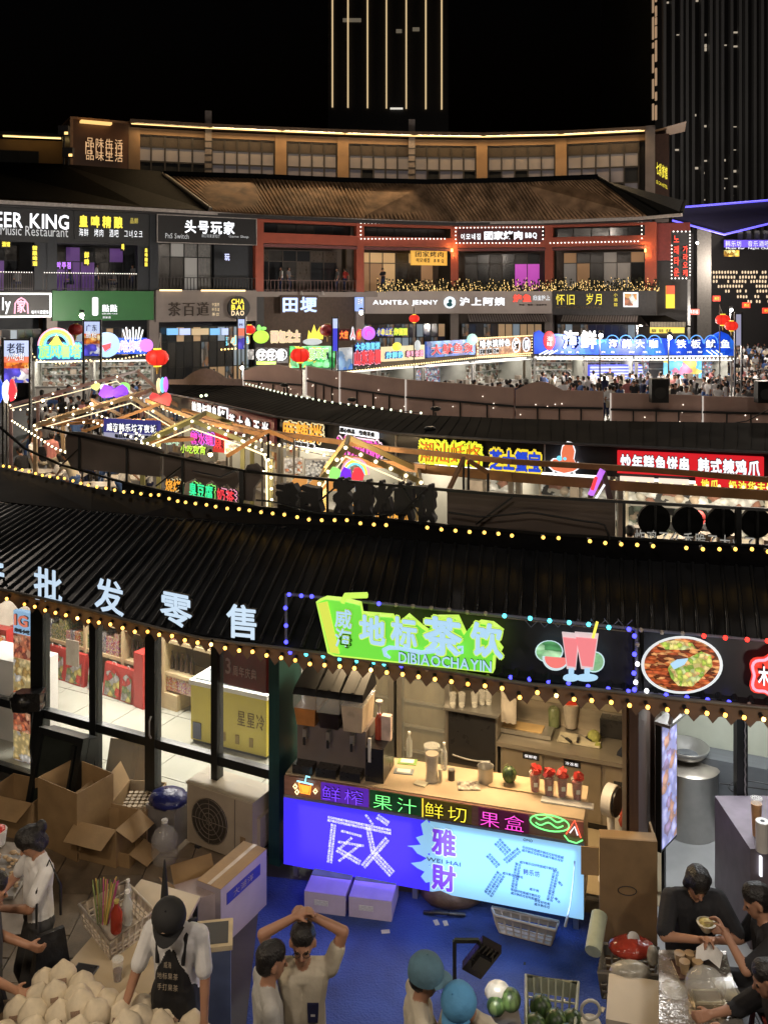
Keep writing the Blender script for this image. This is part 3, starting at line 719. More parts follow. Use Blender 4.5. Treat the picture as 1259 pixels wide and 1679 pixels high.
tpx(o,fr,'外卖 堂食 现做鲜茶',851,498,897,501,d,M('dark brown letters'))
o,fr,d=board(6,'shop_sign','dark grey board with yellow brush characters and a framed picture of a tavern',906,476,1076,516,-.5,M('charcoal board',(.06,.055,.055),.6))
tpx(o,fr,'怀旧',911,481,945,500,d,YEL_E,bold=.0,ext=.05);tpx(o,fr,'岁月',960,480,990,500,d,YEL_E,ext=.05)
tpx(o,fr,'小',1006,480,1013,486,d,YEL_E);tpx(o,fr,'酒',1006,488,1013,494,d,YEL_E);tpx(o,fr,'馆',1006,496,1013,502,d,YEL_E)
a=fr.px(1022,503,d);c=fr.px(1046,479,d);b=fr.mb();b.box(a[0],c[0],d-.06,d,a[1],c[1]);b.build('picture_frame',SGN_W,o)
b=fr.mb();b.box(a[0]+.08,c[0]-.08,d-.09,d-.061,a[1]+.08,c[1]-.08);b.build('picture',POSTER('tavern picture',[(.9,.8,.7),(.8,.35,.1),(1,.55,.2),(.4,.15,.08),(.9,.9,.85)],2.2,.9),o)
tpx(o,fr,'NOSTALGIC YEARS PUB',912,502,985,505,d,M('dim ochre letters',(.2,.14,.06),.5))
fr=FRP(1086,63,1108,63);o,fr,d=board(fr,'hanging_poster','yellow and red upright poster lit beside the corner of the charcoal board',1092,468,1106,505,0,E('yellow poster',(1,.75,.05),.8),.1)
a=fr.px(1092,482,d);c=fr.px(1106,468,d);b=fr.mb();b.box(a[0],c[0],-.03,-.001,a[1],c[1]);b.build('red_header',E('red poster',(1,.1,.03),.8),o)
o,fr,d=board(5,'barbecue_sign','maroon board with white Korean and Chinese letters and BBQ inside the bulb frame',750,374,889,397,-.16,M('maroon board',(.12,.025,.03),.5),.1)
tpx(o,fr,'이모네집',755,382,790,393,d,SGN_W,bold=.02);tpx(o,fr,'团家烤肉',793,378,858,393,d,SGN_W,bold=.04,gap=.02);tpx(o,fr,'BBQ',861,381,881,391,d,SGN_W,bold=.03)
o,fr,d=board(4,'barbecue_sign','amber board with dark brush characters over smaller Korean letters, under the red beam',675,409,733,434,.8,E('amber board',(.95,.5,.08),.75))
tpx(o,fr,'团家烤肉',680,412,729,421,d,M('dark brown letters'));tpx(o,fr,'이모네집 BBQ',682,423,729,430,d,M('dark brown letters'))
AW=M('striped awning',(.2,.16,.15),.7)
for lab,f,x0,x1,y0,y1 in(('brown ribbed awning under the long taupe board',fr45,768,895,516,527),('grey ribbed awning under the charcoal board with yellow characters',BF[6],920,1046,516,527)):
 a=f.px(x0,y1,-.9);c=f.px(x1,y0,-.55);o=f.T('awning',lab,'awning',u=a[0],z=a[1])
 b=f.mb();b.add([(a[0],-1.2,a[1]),(c[0],-1.2,a[1]),(c[0],-.2,c[1]),(a[0],-.2,c[1])],[(0,1,2,3),(3,2,1,0)]);b.build('cloth',AW,o)
 b=f.mb()
 for k in range(30):x=lerp(a[0],c[0],(k+.5)/30);b.bar((x,-1.21,a[1]+.02),(x,-.21,c[1]+.03),.06,.03)
 b.build('rib',M('awning rib',(.4,.35,.33),.6),o,kind='stuff')
LRED=E('lantern red',(1,.035,.02),.85);LREDD=M('unlit lantern red',(.3,.02,.02),.5)
lproto={}
def lantern(px,py,Y,r,label,lit=True,pole=None):
 p=W(px,py,Y);o=T('red_lantern',label,'lantern',p);b=MB(Matrix.Translation(p))
 b.lathe((0,0,0),[(r*.35,-r*.72),(r*.75,-r*.58),(r,-r*.2),(r,r*.2),(r*.75,r*.58),(r*.35,r*.72)],16);b.build('shade',LRED if lit else LREDD,o)
 for z_ in(.72,-.85):b=MB(Matrix.Translation(p));b.cyl((0,0,r*z_),(0,0,r*(z_+.13)),r*.36,r*.36,10);b.build('cap',YEL_E if lit else M('dull gold',(.3,.2,.05),.4,.6),o)
 for t in range(8):b=MB(Matrix.Translation(p));a_=math.pi*t/4+.2;b.tube([(math.cos(a_)*q_*r*1.01,math.sin(a_)*q_*r*1.01,z_*r)for q_,z_ in((.35,-.72),(.75,-.58),(1,-.2),(1,.2),(.75,.58),(.35,.72))],r*.025,4);b.build('rib',M('lantern rib red',(.5,.02,.02),.5),o)
 b=MB(Matrix.Translation(p));b.cyl((0,0,-r*1.5),(0,0,-r*.85),r*.1,r*.16,6);b.build('tassel',M('gold tassel',(.5,.3,.06),.6),o)
 if pole:
  q=T('lantern_pole',pole,'pole',(p.x+.0,p.y+r*.3,0));b=MB();b.cyl((p.x,p.y+r+.08,0),(p.x,p.y+r+.08,p.z+r*2.2),.035,.03,8);b.bar((p.x,p.y+r+.08,p.z+r*2),(p.x,p.y,p.z+r*.85),.03);b.build('shaft',M('pale pole',(.2,.19,.18),.5),q)
 return o
lantern(258,586,31,.37,'large glowing red lantern above the pink-clad shopper, left of centre',pole='pale pole carrying the large left lantern')
lantern(492,582,34,.35,'large glowing red lantern in front of the green stall sign',pole='pale pole carrying the lantern before the green stall sign')
lantern(124,540,46,.36,'dull red lantern above the rainbow stall sign',lit=False)
lantern(409,540,42,.27,'small glowing red lantern beside the upright banner')
lantern(537,541,44,.37,'dark unlit red lantern near the flame-shaped sign',lit=False)
lantern(679,522,48,.27,'small red lantern hanging from the cross post under the taupe board',pole='dark cross-shaped post in front of the English tea name')
lantern(1185,524,47,.36,'left lantern of the glowing red pair by the crowd',pole='grey post of the twin red lanterns')
lantern(1199,534,46,.32,'right lantern of the glowing red pair by the crowd')
for px,py,w,lab in((1137,511,9,'red light sign over the black roofed stalls at right, wider one'),(1118,514,9,'faint red light sign left of the wider one over the black roofs'),(1175,489,6,'orange-red light sign among the lights left of the lantern wall'),(1224,500,6,'red round-cornered light sign under the lantern wall'),(1257,509,6,'red light sign at the right picture edge under the lantern wall')):
 Y=75;a=W(px-w,py+4.5,Y);c=W(px+w,py-4.5,Y);o=T('light_sign',lab,'sign',a)
 b=MB();b.box(a.x,c.x,Y,Y+.2,a.z,c.z);b.build('board',E('red lightbox',(1,.06,.03),.8),o)
 f2=Fr((a.x,Y),(c.x,Y));text(o,f2,'韩乐坊',.1,a.z+.08,c.x-a.x-.1,c.z-.08,-.02,SGN_W if w>6 else YEL_E)
def banner(px0,py0,px1,py1,Y,label,rows,head,pole=True):
 fr=FRP(px0,Y,px1,Y);a=fr.px(px0,py1);c=fr.px(px1,py0);o=fr.T('street_banner',label,'banner',z=a[1])
 n=(c[1]-a[1]);cols=rows
 z=c[1]
 for nm,sh,m in cols:
  b=fr.mb();b.box(a[0],c[0],-.06,.06,z-n*sh,z);b.build(nm,m,o);z-=n*sh
 for k,s in enumerate(head):
  h=(c[0]-a[0])/max(2.2,len(s));w=(c[0]-a[0])
  text(o,fr,s,a[0]+w*.12,c[1]-n*(.18+.2*k)-h*.5,c[0]-w*.12,c[1]-n*(.18+.2*k)+h*.5,-.08,M('navy print',(.01,.02,.12),.5)if k==0 else SGN_W)
 b=fr.mb()
 for x in(a[0]-.04,c[0]+.04):b.box(x-.03,x+.03,-.08,.08,0,c[1]+.1)
 b.box(a[0],c[0],-.05,.05,c[1],c[1]+.05);b.build('frame',BLK,o)
LBX=E('pale lightbox',(.55,.65,.95),.95);FOODP=POSTER('food print',[(.95,.3,.05),(1,.6,.2),(.5,.1,.03),(1,.85,.5),(.9,.15,.05)],5,.9)
BFOOD=POSTER('blue food print',[(.08,.1,.75),(.1,.1,.6),(.8,.85,1),(.12,.1,.8),(.6,.4,.5)],3.5,.85)
banner(8,558,48,627,30,'upright food banner with pale top, orange middle and blue foot at the left edge',[('top_panel',.38,LBX),('title_panel',.14,E('red title',(.95,.25,.15),.8)),('food_panel',.14,FOODP),('foot_panel',.34,BFOOD)],['老街','小吃街'])
banner(139,527,164,583,40,'upright banner with a pale top between the rainbow sign and the fried snack sign',[('top_panel',.35,LBX),('food_panel',.3,FOODP),('foot_panel',.35,BFOOD)],['广东','肠粉'])
banner(391,523,401,572,40,'narrow upright banner in blue and red beside the small lantern',[('top_panel',.3,LBX),('red_panel',.25,E('red title')),('foot_panel',.45,BFOOD)],['韩'])
banner(546,522,553,575,43,'thin blue upright banner right of the unlit lantern',[('top_panel',.3,LBX),('foot_panel',.7,E('deep blue panel',(.08,.08,.8),.8))],[])
banner(1206,515,1214,566,46,'thin pale upright banner right of the twin lanterns',[('panel',1,E('grey lilac panel',(.5,.5,.7),.6))],[])
import numpy as np
TS=bpy.data.scenes.new('workshop');TVL=TS.view_layers[0]
def remesh(mb,voxel,smooth=3):
 me=bpy.data.meshes.new('raw');me.from_pydata(mb.v,[],mb.f);o=bpy.data.objects.new('raw',me);TS.collection.objects.link(o)
 r=o.modifiers.new('r','REMESH');r.mode='VOXEL';r.voxel_size=voxel;r.adaptivity=0;r.use_smooth_shade=True
 if smooth:m=o.modifiers.new('s','SMOOTH');m.factor=.5;m.iterations=smooth
 TVL.update();ev=o.evaluated_get(TVL.depsgraph);out=bpy.data.meshes.new_from_object(ev)
 bpy.data.objects.remove(o);bpy.data.meshes.remove(me);out.polygons.foreach_set('use_smooth',[True]*len(out.polygons));return out
def capsule(b,p,r,q,s,n=10):
 p=Vector(p);q=Vector(q)
 if(q-p).length<1e-4:q=p+Vector((0,0,1e-3))
 d=(q-p).normalized();pts=[];rs=[]
 for t in(-1,-.85,-.5):pts.append(p+d*r*t);rs.append(r*math.sqrt(max(.0004,1-t*t)))
 pts.append(p);rs.append(r);pts.append(q);rs.append(s)
 for t in(.5,.85,1):pts.append(q+d*s*t);rs.append(s*math.sqrt(max(.0004,1-t*t)))
 b.tube(pts,rs,n)
def zoned(caps,voxel,smooth=3):
 b=MB()
 for p,r,q,s,z in caps:capsule(b,p,r,q,s)
 me=remesh(b,voxel,smooth)
 n=len(me.polygons);c=np.empty(n*3);me.polygons.foreach_get('center',c);c=c.reshape(-1,3)
 best=np.full(n,1e9);zone=np.zeros(n,int)
 for p,r,q,s,z in caps:
  p=np.array(p);q=np.array(q);d=q-p;L=max(1e-9,d@d);t=np.clip(((c-p)@d)/L,0,1)
  dist=np.linalg.norm(c-(p+t[:,None]*d),axis=1)-(r+(s-r)*t)
  m=dist<best;best[m]=dist[m];zone[m]=z
 me.polygons.foreach_set('material_index',zone);return me
def joint(a,c,l1,l2,hint):
 a=Vector(a);c=Vector(c);d=c-a;L=min(d.length,(l1+l2)*.995);u=d.normalized()
 c=a+u*L;k=(l1*l1-l2*l2+L*L)/(2*L);h=math.sqrt(max(0,l1*l1-k*k));v=Vector(hint);v=(v-u*v.dot(u)).normalized()
 return a+u*k+v*h,c
SK,SH,PA,HA,SO,EX=range(6)
def human(hands=((-.22,.12,.85),(.22,.12,.85)),lean=0.,hy=0.,hp=0.,sit=False,fingers=False,sleeve=.62,hair='short',hint=((-.6,-1,-.3),(.6,-1,-.3)),fat=1.,skirt=False,legs=True,grip=None,step=0.,headoff=(0,0,0),female=False):
 """capsules of a 1.7 m body: forward +y, right +x, feet at z=0"""
 C=[];A=C.append;hz=.5 if sit else .92;V=Vector
 def up(z,y=0,x=0):t=z-hz;return V((x,y+math.sin(lean)*t,hz+math.cos(lean)*t))
 f=fat
 A((V((-.075,0,hz)),.115*f,V((.075,0,hz)),.115*f,PA))
 for s in(-1,1):
  A((up(hz+.04,0,s*.06),.112*f,up(hz+.26,.01,s*.055),.108*f,SH));A((up(hz+.26,.01,s*.055),.108*f,up(hz+.43,0,s*.085),.105*f,SH))
 A((up(hz+.5,-.01,-.145),.062*f,up(hz+.5,-.01,.145),.062*f,SH));A((up(hz+.44,0,-.06),.09,up(hz+.44,0,.06),.09,SH))
 A((up(hz+.5),.058,up(hz+.6,.015),.052,SK))
 hb=up(hz+.6,.02)+V(headoff)
 R=Matrix.Rotation(hy,3,'Z')@Matrix.Rotation(-hp,3,'X')
 h=lambda x,y,z:hb+R@V((x,y,z))
 A((h(0,.005,.085),.076,h(0,-.005,.12),.09,SK));A((h(0,.035,.035),.056,h(0,.03,.1),.068,SK));A((h(0,.05,.0),.034,h(0,.045,.03),.045,SK))
 A((h(0,.095,.085),.009,h(0,.112,.055),.014,SK));A((h(-.083,0,.07),.016,h(-.083,-.004,.1),.018,SK));A((h(.083,0,.07),.016,h(.083,-.004,.1),.018,SK))
 if hair=='short':
  A((h(0,-.03,.135),.096,h(0,.006,.155),.086,HA));A((h(0,-.045,.07),.072,h(0,-.04,.13),.085,HA))
 elif hair in('long','bun','pony'):
  A((h(0,-.02,.13),.1,h(0,.015,.15),.094,HA));A((h(0,-.05,.03),.078,h(0,-.03,.13),.09,HA))
  for s in(-1,1):A((h(s*.07,-.03,.02),.035,h(s*.06,.0,.13),.05,HA))
  if hair=='long':A((h(0,-.07,-.16),.06,h(0,-.05,.03),.08,HA));
  if hair=='bun':A((h(0,-.12,.12),.05,h(0,-.13,.14),.045,HA))
  if hair=='pony':A((h(0,-.1,.1),.035,h(0,-.14,-.1),.03,HA))
 if fingers:
  for s in(-1,1):
   A((h(s*.032,.092,.098),.006,h(s*.05,.085,.1),.005,HA));A((h(s*.034,.089,.083),.008,h(s*.042,.087,.083),.007,HA))
  A((h(-.018,.09,.028),.007,h(.018,.09,.028),.007,EX))
 for k,s in enumerate((-1,1)):
  sh=up(hz+.485,-.01,s*.19);el,ha=joint(sh,hands[k],.29,.26,hint[k])
  A((sh,.052*f,el,.041,SK));m=sh.lerp(el,min(1,sleeve));A((sh,.066*f,m,.062*f,SH))
  if sleeve>1:A((el,.05,el.lerp(ha,sleeve-1),.045,SH))
  A((el,.041,ha,.028,SK))
  d=(ha-el).normalized();g=(grip[k]if grip else None)or V((0,1,-.2));g=V(g).normalized()
  side=d.cross(g);
  if side.length<.2:side=d.cross(V((s*1.,.1,.1)))
  side.normalize();pn=side.cross(d)
  pe=ha+d*.085
  if fingers:
   for q in(-.5,.0,.5):A((ha+side*q*.03,.017,pe+side*q*.052,.0155,SK))
   for i in range(4):
    o=(i-1.5)*.0205;ln=(.062,.073,.068,.052)[i];p0=pe+side*o;p1=p0+(d*.8+pn*.45+side*(i-1.5)*.05)*ln*.55;p2=p1+(d*.25+pn*.9)*ln*.55
    A((p0,.0105,p1,.0095,SK));A((p1,.0095,p2,.008,SK))
   t0=ha+d*.02+side*(-s)*.02*(1);t1=t0+(d*.55-side*s*.55+pn*.45)*.05;t2=t1+(d*.6+pn*.6)*.035
   A((t0,.014,t1,.0115,SK));A((t1,.0115,t2,.009,SK))
  else:A((ha,.03,ha+d*.12,.028,SK))
 if legs:
  for s in(-1,1):
   hp_=V((s*.085,0,hz-.02))
   if sit:kn=V((s*.12,.42,.5));an=V((s*.13,.40,.09))
   else:an=V((s*.1,s*step,.08));kn,an=joint(hp_,an,.44,.42,(0,1,0))
   A((hp_,.095*f,kn,.062*f,PA));A((kn,.06*f,an,.045,PA));A((an+V((0,-.02,-.04)),.038,an+V((0,.14,-.05)),.03,SO))
 return C
SKIN=M('skin',(.42,.22,.14),.5,0,.06,8);HAIR=M('black hair',(.012,.01,.01),.45,0,.5,40,bump=.5,bs=70)
CL={}
def cloth(n,c):CL[n]=M(n+' cloth',c,.88,0,.14,5,bump=.8,bs=7);return CL[n]
for n,c in dict(white=(.78,.78,.8),black=(.018,.018,.022),grey=(.2,.2,.21),cream=(.62,.56,.44),pink=(.55,.22,.22),navy=(.02,.03,.09),brown=(.16,.09,.05),orange=(.6,.22,.04),red=(.42,.04,.03),olive=(.1,.11,.05),blue=(.08,.16,.4),dark_grey=(.06,.06,.065)).items():cloth(n,c)
LIPS=M('lips',(.3,.1,.08),.5)
FARP={}
def farmesh(kind):
 if kind in FARP:return FARP[kind]
 k=dict(stand=dict(),chat=dict(hands=((-.1,.28,1.1),(.24,.1,.86)),hy=.5),phone=dict(hands=((-.05,.3,1.15),(.05,.3,1.15)),hp=.5,hint=((-1,-.3,-.6),(1,-.3,-.6))),walk=dict(step=.16,hands=((-.22,.2,.95),(.22,-.15,.9))),lady=dict(hair='long',hands=((-.12,.25,1.1),(.2,.08,.85)),fat=.9),bun=dict(hair='bun',fat=.9,hands=((-.2,.15,.9),(.1,.28,1.15))),sit=dict(sit=True,hands=((-.1,.35,.72),(.12,.36,.74)),hp=.5,lean=.15),sitlady=dict(sit=True,hair='pony',hands=((-.1,.35,.72),(.1,.3,.8)),hp=.3),bend=dict(lean=.5,hands=((-.15,.6,.9),(.15,.6,.9)),hp=.6))[kind]
 me=zoned(human(**k),.036,2)
 for m in(SKIN,CL['white'],CL['navy'],HAIR,CL['black']):me.materials.append(m)
 FARP[kind]=me;return me
ORD=['first','second','third','fourth','fifth','sixth','seventh','eighth','ninth','tenth','eleventh','twelfth','thirteenth','fourteenth','fifteenth','sixteenth','seventeenth','eighteenth','nineteenth','twentieth']
def ordw(i):
 if i<20:return ORD[i]
 if i>98:return 'hundredth' if i==99 else 'hundred and '+ordw(i-100)
 t=['twenty','thirty','forty','fifty','sixty','seventy','eighty','ninety'][(i+1)//10-2];r=(i+1)%10
 return t+'-'+ORD[r-1]if r else t[:-1]+'ieth'
HN=dict(stand='standing',chat='talking',phone='with phone',walk='walking',lady='long-haired',bun='with bun',sit='seated',sitlady='with ponytail',bend='bending')
def crowd(group,place,spots,seed=1,kinds=('stand','chat','phone','walk','lady','bun'),zone_shirts=('white','white','black','grey','cream','black','pink','dark_grey','white','navy','blue')):
 """spots: (px, head_top_y or None, Y, yaw, kind, shirt)"""
 q=random.Random(seed);spots=sorted(spots,key=lambda s:s[0])
 for i,sp in enumerate(spots):
  px,Y,yaw,kind,shirt=(list(sp)+[None]*5)[:5]
  kind=kind or q.choice(kinds);shirt=shirt or q.choice(zone_shirts);pants=q.choice(('black','navy','grey','blue','cream','black'))
  yaw=q.uniform(-3.1,3.1)if yaw is None else yaw
  X=(px-CX)*Y/F;s=q.uniform(.94,1.05)
  o=bpy.data.objects.new('person',farmesh(kind));COL.objects.link(o);o.location=(X,Y,0);o.rotation_euler=(0,0,yaw);o.scale=(s,s,s)
  for k,m in((1,CL[shirt]),(2,CL[pants])):o.material_slots[k].link='OBJECT';o.material_slots[k].material=m
  prop(o,'%s person %s, %s from left %s'%(shirt.replace('_','-')+'-shirted',HN[kind],ordw(i),place),'person',group)
STW=M('stall wall pale',(.5,.5,.45),.6,0,.2,1.5);STC=M('stall counter',(.35,.33,.3),.5,.3,.2,2)
WARE=[POSTER('wares white green',[(.5,.5,.45),(.07,.08,.06),(.6,.6,.56),(.2,.24,.18),(.35,.28,.2),(.03,.03,.03),(.4,.38,.32),(.25,.12,.08)],6,.3),POSTER('wares warm',[(.8,.5,.2),(.3,.1,.03),(.9,.8,.5),(.5,.2,.05),(.05,.04,.03),(.7,.6,.4),(.4,.08,.03)],6,.4),POSTER('menu print cool',[(.6,.7,.9),(.2,.3,.6),(.9,.9,.95),(.7,.2,.2),(.3,.4,.5)],8,.5)]
def stall(fr,u0,u1,zt,label,depth=2.6,warm=(1,.93,.82),power=130,ware=0,back=None,cat='food stall',d0=.15,roof=True,counter=1.05,group=None,bx_items=True,seed=0):
 o=fr.T('food_stall',label,cat,u=(u0+u1)/2,group=group);q=random.Random(seed+int(u0*10))
 b=fr.mb();b.box(u0+.05,u1-.05,depth,depth+.1,0,zt);b.build('back_wall',back or STW,o)
 if roof:b=fr.mb();b.box(u0,u1,d0,depth+.12,zt+.02,zt+.12);b.build('roof',DK,o)
 for u in(u0+.06,u1-.06):bx(o,'post',STEEL,fr,u-.05,u+.05,d0,d0+.1,0,zt)
 for u in(u0+.02,u1-.02):b=fr.mb();b.box(u-.015,u+.015,d0+.6,depth,0,zt);b.build('side_wall',STW,o)
 b=fr.mb();b.box(u0+.12,u1-.12,d0+.05,d0+.65,counter-.06,counter);b.build('counter_top',STEEL,o)
 b=fr.mb();b.box(u0+.15,u1-.15,d0+.1,d0+.6,0,counter-.06);b.build('counter_front',STC,o)
 b=fr.mb();b.box(u0+.2,u1-.2,depth-.35,depth-.02,1.5,1.54);b.box(u0+.2,u1-.2,depth-.35,depth-.02,1.95,1.99);b.build('shelf',STEEL,o)
 b=fr.mb();b.box(u0+.15,u1-.15,depth-.03,depth-.005,.9,zt-.12);b.build('wall_display',WARE[ware],o)
 b=fr.mb();u=u0+.3
 while u<u1-.3:
  w=q.uniform(.12,.4);h=q.uniform(.15,.4);z=q.choice((1.54,1.99,counter,counter));dd=depth-.3 if z>1.4 else d0+.15
  b.box(u,u+w,dd,dd+.25,z,z+h);u+=w+q.uniform(.02,.3)
 b.build('wares',M('assorted wares',(.3,.25,.2),.5,0,.6,2),o,kind='stuff')
 b=fr.mb();b.box(u0+.2,u1-.2,d0+.2,d0+.28,zt-.1,zt-.03);b.build('light_tube',WHITE_E,o)
 lamp('AREA',fr.w((u0+u1)/2,d0+1.0,zt-.06),power*(u1-u0)/5,warm,(u1-u0)*.9,.8,(0,0,fr.rz),'stall_ceiling_light')
 return o
def strip_bulbs(label,fr,pts,d,r,mat,n=None,step=None):
 w=[fr.w(*((lambda a:(a[0],d,a[1]))(fr.px(x,y,d))))for x,y in pts]
 w=along(w,n,step);o=T('string_lights',label,'string lights',w[0]);bulbs(o,w,r,mat);return o
AMB=E('amber bulb',(1,.75,.35),2.2,False)
C3=M('canopy black',(.02,.02,.022),.6)
def cutout(o,fr,px,py,pts,d,mat,back=None,sc=1.):
 """flat cut-out shape, pts in photo pixels"""
 P=[fr.px(x,y,d)for x,y in pts];b=fr.mb();b.prism(P,d-.04,d+.04);return b.build('cutout',mat,o)
def neon(label,fr,s,x0,y0,x1,y1,col,back,d=-.1,bold=.016,bb=.075,cat='neon sign',board_=None,sub=None,name='neon_sign',gap=.02,shape=None,bs=1.15):
 a=fr.px(x0,y1,d);c=fr.px(x1,y0,d);o=fr.T(name,label,cat,u=a[0],d=d,z=a[1])
 if board_ is not None:b=fr.mb();b.box(a[0]-.08,c[0]+.08,d+.04,d+.2,a[1]-.08,c[1]+.08);b.build('board',board_,o)
 if s:tpx(o,fr,s,x0+1,y0+1,x1-1,y1-1,d,col,bold=bold,back=back,bb=bb,gap=gap)
 return o
fa=FRP(52,51.5,250,52.8);u=[fa.px(x,580)[0]for x in(52,148,250)]
stall(fa,u[0],u[1],2.5,'stall under the rainbow sign, left of the row',ware=0,seed=1);stall(fa,u[1]+.05,u[2],2.5,'stall under the blue fried snack sign, with white drawers inside',ware=0,seed=2)
NAVY=E('navy lit board',(.03,.1,.35),.35);TURQ=E('turquoise outline',(.1,.9,.75),1.0);GRN=E('neon green',(.35,1,.2),1.1);BLU=E('blue lit board',(.03,.12,.9),.75);CY=E('cyan neon',(.2,.75,1),1.1);PINK=E('pink neon',(1,.4,.55),1.1);PURP=E('purple neon',(.65,.2,1),1.0);ORG=E('orange neon',(1,.42,.05),1.05);REDN=E('red neon',(1,.06,.08),1.0);CREAM=E('cream board',(1,.85,.5),.85);MAG=E('magenta neon',(1,.1,.65),1.0)
LIME=E('lime neon',(.6,1,.1),1.0)
a=fa.px(60,592);c=fa.px(136,543)
o=neon('navy board with neon rainbow arch above four green characters',fa,'旋风薯塔',63,562,134,588,GRN,TURQ,board_=NAVY,bb=.1)
for k,(r,m)in enumerate(((1.0,PINK),(.88,E('yellow neon',(1,.85,.1),1.1)),(.76,GRN),(.64,CY))):
 cc=fa.px(92,566,-.16);b=fa.mb();b.tube([(cc[0]+math.cos(t)*r*.95,-.16,cc[1]+math.sin(t)*r*.95)for t in[math.pi*i/14 for i in range(15)]],.055,5);b.build('rainbow_arc',m,o)
cutout(o,fa,0,0,[(80,565),(88,555),(93,548),(97,555),(103,565)],-.2,MATS['yellow neon'])
o=neon('blue board with pink and white snack characters and neon fries',fa,'哈哈炸串',184,556,238,578,PINK,SGN_W,board_=BLU,bb=.06)
bb_=fa.mb();p=fa.px(175,565,-.2);bb_.cyl((p[0],-.2,p[1]),(p[0],-.1,p[1]),.72,.72,20);bb_.build('disc',E('pale blue disc',(.35,.6,1),.9),o)
cutout(o,fa,0,0,[(167,566),(172,576),(181,570),(182,562)],-.26,REDN)
b=fa.mb()
for k in range(7):p=fa.px(206+k*4,556,-.22);b.bar((p[0],-.22,p[1]),(p[0]+(k-3)*.05,-.22,p[1]+.55+.15*(k%2)),.07)
b.build('neon_fries',SGN_W,o)
b=fa.mb();p=fa.px(240,566,-.2);b.cyl((p[0],-.2,p[1]),(p[0],-.1,p[1]),.38,.38,16);b.build('disc',PURP,o)
strip_bulbs('row of small bulbs under the rainbow sign stall edge',fa,[(53,580),(60,590),(100,596),(148,590)],-.2,.05,AMB,step=.2)
strip_bulbs('row of small bulbs under the fried snack sign',fa,[(150,592),(200,588),(249,579)],-.2,.05,AMB,step=.2)
fb=FRP(250,59.5,394,60.8);u=[fb.px(x,580)[0]for x in(250,330,393)]
stall(fb,u[0],u[1],2.5,'warm stall with an orange door under the amber sign',ware=1,warm=(1,.7,.35),back=M('warm stall wall',(.5,.25,.08),.6),seed=3)
stall(fb,u[1]+.05,u[2],2.5,'stall with cooks under the cyan bubble characters',ware=0,seed=4)
neon('two white ring badges on a dark plate left of the amber sign',fb,'鲜串',248,557,274,571,SGN_W,None,board_=DK)
o=neon('amber board with red seal and dark characters beneath a white line',fb,'乐便福子',292,560,324,568,M('dark brown letters'),None,board_=E('amber board'))
neon('red seal character on the amber board end',fb,'金',281,558,289,569,REDN,None,board_=E('amber board'))
neon('purple upright plate between amber sign and cyan bubbles',fb,'豆',330,549,337,570,MAG,None,board_=PURP)
neon('first pair of cyan bubble characters with cream outline',fb,'馄饨',341,549,375,568,CY,CREAM,board_=M('maroon board'),bb=.12)
neon('second pair of cyan bubble characters beside the narrow banner',fb,'小串',378,549,410,566,CY,CREAM,bb=.12)
strip_bulbs('row of warm bulbs under the amber sign and bubble characters',fb,[(275,577),(330,575),(392,571)],-.2,.055,WARM_B,step=.22)
for k,(x0,x1)in enumerate(((262,280),(283,300),(303,330),(333,348),(352,362))):
 fr=BF[2];a_=fr.px(x0+12,549,-.1);c_=fr.px(x1+12,538,-.1)
 o=fr.T('menu_light_box','lit menu box in the tea shop front, %s from the left'%ORD[k],'menu board',u=a_[0],z=a_[1]);b=fr.mb();b.box(a_[0],c_[0],-.15,0,a_[1],c_[1]);b.build('panel',(E('sky blue panel',(.25,.6,1),.8),LBX,E('tan panel',(.8,.6,.35),.6))[k%3 if k else 0],o)
fc=FRP(398,46.8,552,46.0);u=[fc.px(x,600)[0]for x in(398,475,550)]
stall(fc,u[0],u[1],2.3,'black stall under the three round characters',power=60,seed=5);stall(fc,u[1]+.05,u[2],2.3,'stall under the green board',power=60,seed=6)
o=neon('black board with a portrait plate and three round white ringed characters',fc,'仔仔香',421,573,470,592,SGN_W,None,board_=DK,gap=.15,bold=.03)
for k in range(3):
 p=fc.px(429+k*16.4,581,-.14);b=fc.mb();b.tube([(p[0]+.27*math.cos(t),-.14,p[1]+.27*math.sin(t))for t in[2*math.pi*i/16 for i in range(16)]],.025,4,True);b.build('ring',SGN_W,o)
a=fc.px(406,589,-.14);c=fc.px(416,573,-.14);b=fc.mb();b.box(a[0],c[0],-.16,-.1,a[1],c[1]);b.build('portrait_plate',POSTER('grey portrait',[(.8,.8,.8),(.2,.2,.2),(.6,.6,.6)],4,.8),o)
a=fc.px(421,595,-.14);c=fc.px(452,592,-.14);b=fc.mb();b.box(a[0],c[0],-.16,-.1,a[1]-.08,c[1]-.02);b.build('yellow_stripe',LIME,o)
GBD=POSTER('green leafy print',[(.05,.5,.1),(.1,.8,.3),(.02,.25,.06),(.9,.8,.1),(.3,.95,.4)],2.5,.8)
o=neon('green leafy board with outlined characters behind the big lantern',fc,'翡翠粥',505,570,540,590,GRN,SGN_W,board_=GBD,bb=.05)
a=fc.px(474,603,0);c=fc.px(548,568,0)
b=fc.mb();b.box(a[0],c[0],.06,.18,a[1],c[1]);b.build('board',GBD,o)
fc2=FRP(405,52,700,55)
o=neon('lime green fruit shaped light',fc2,'',415,537,441,563,LIME,None);p=fc2.px(428,552);b=fc2.mb();b.ball((p[0],0,p[1]),.42,12,8,(1.1,.3,.9));b.build('fruit',LIME,o);b=fc2.mb();b.ball((p[0]-.12,0,p[1]+.5),.2,8,5,(.6,.3,1));b.ball((p[0]+.15,0,p[1]+.48),.17,8,5,(1,.3,.6));b.build('leaf',GRN,o)
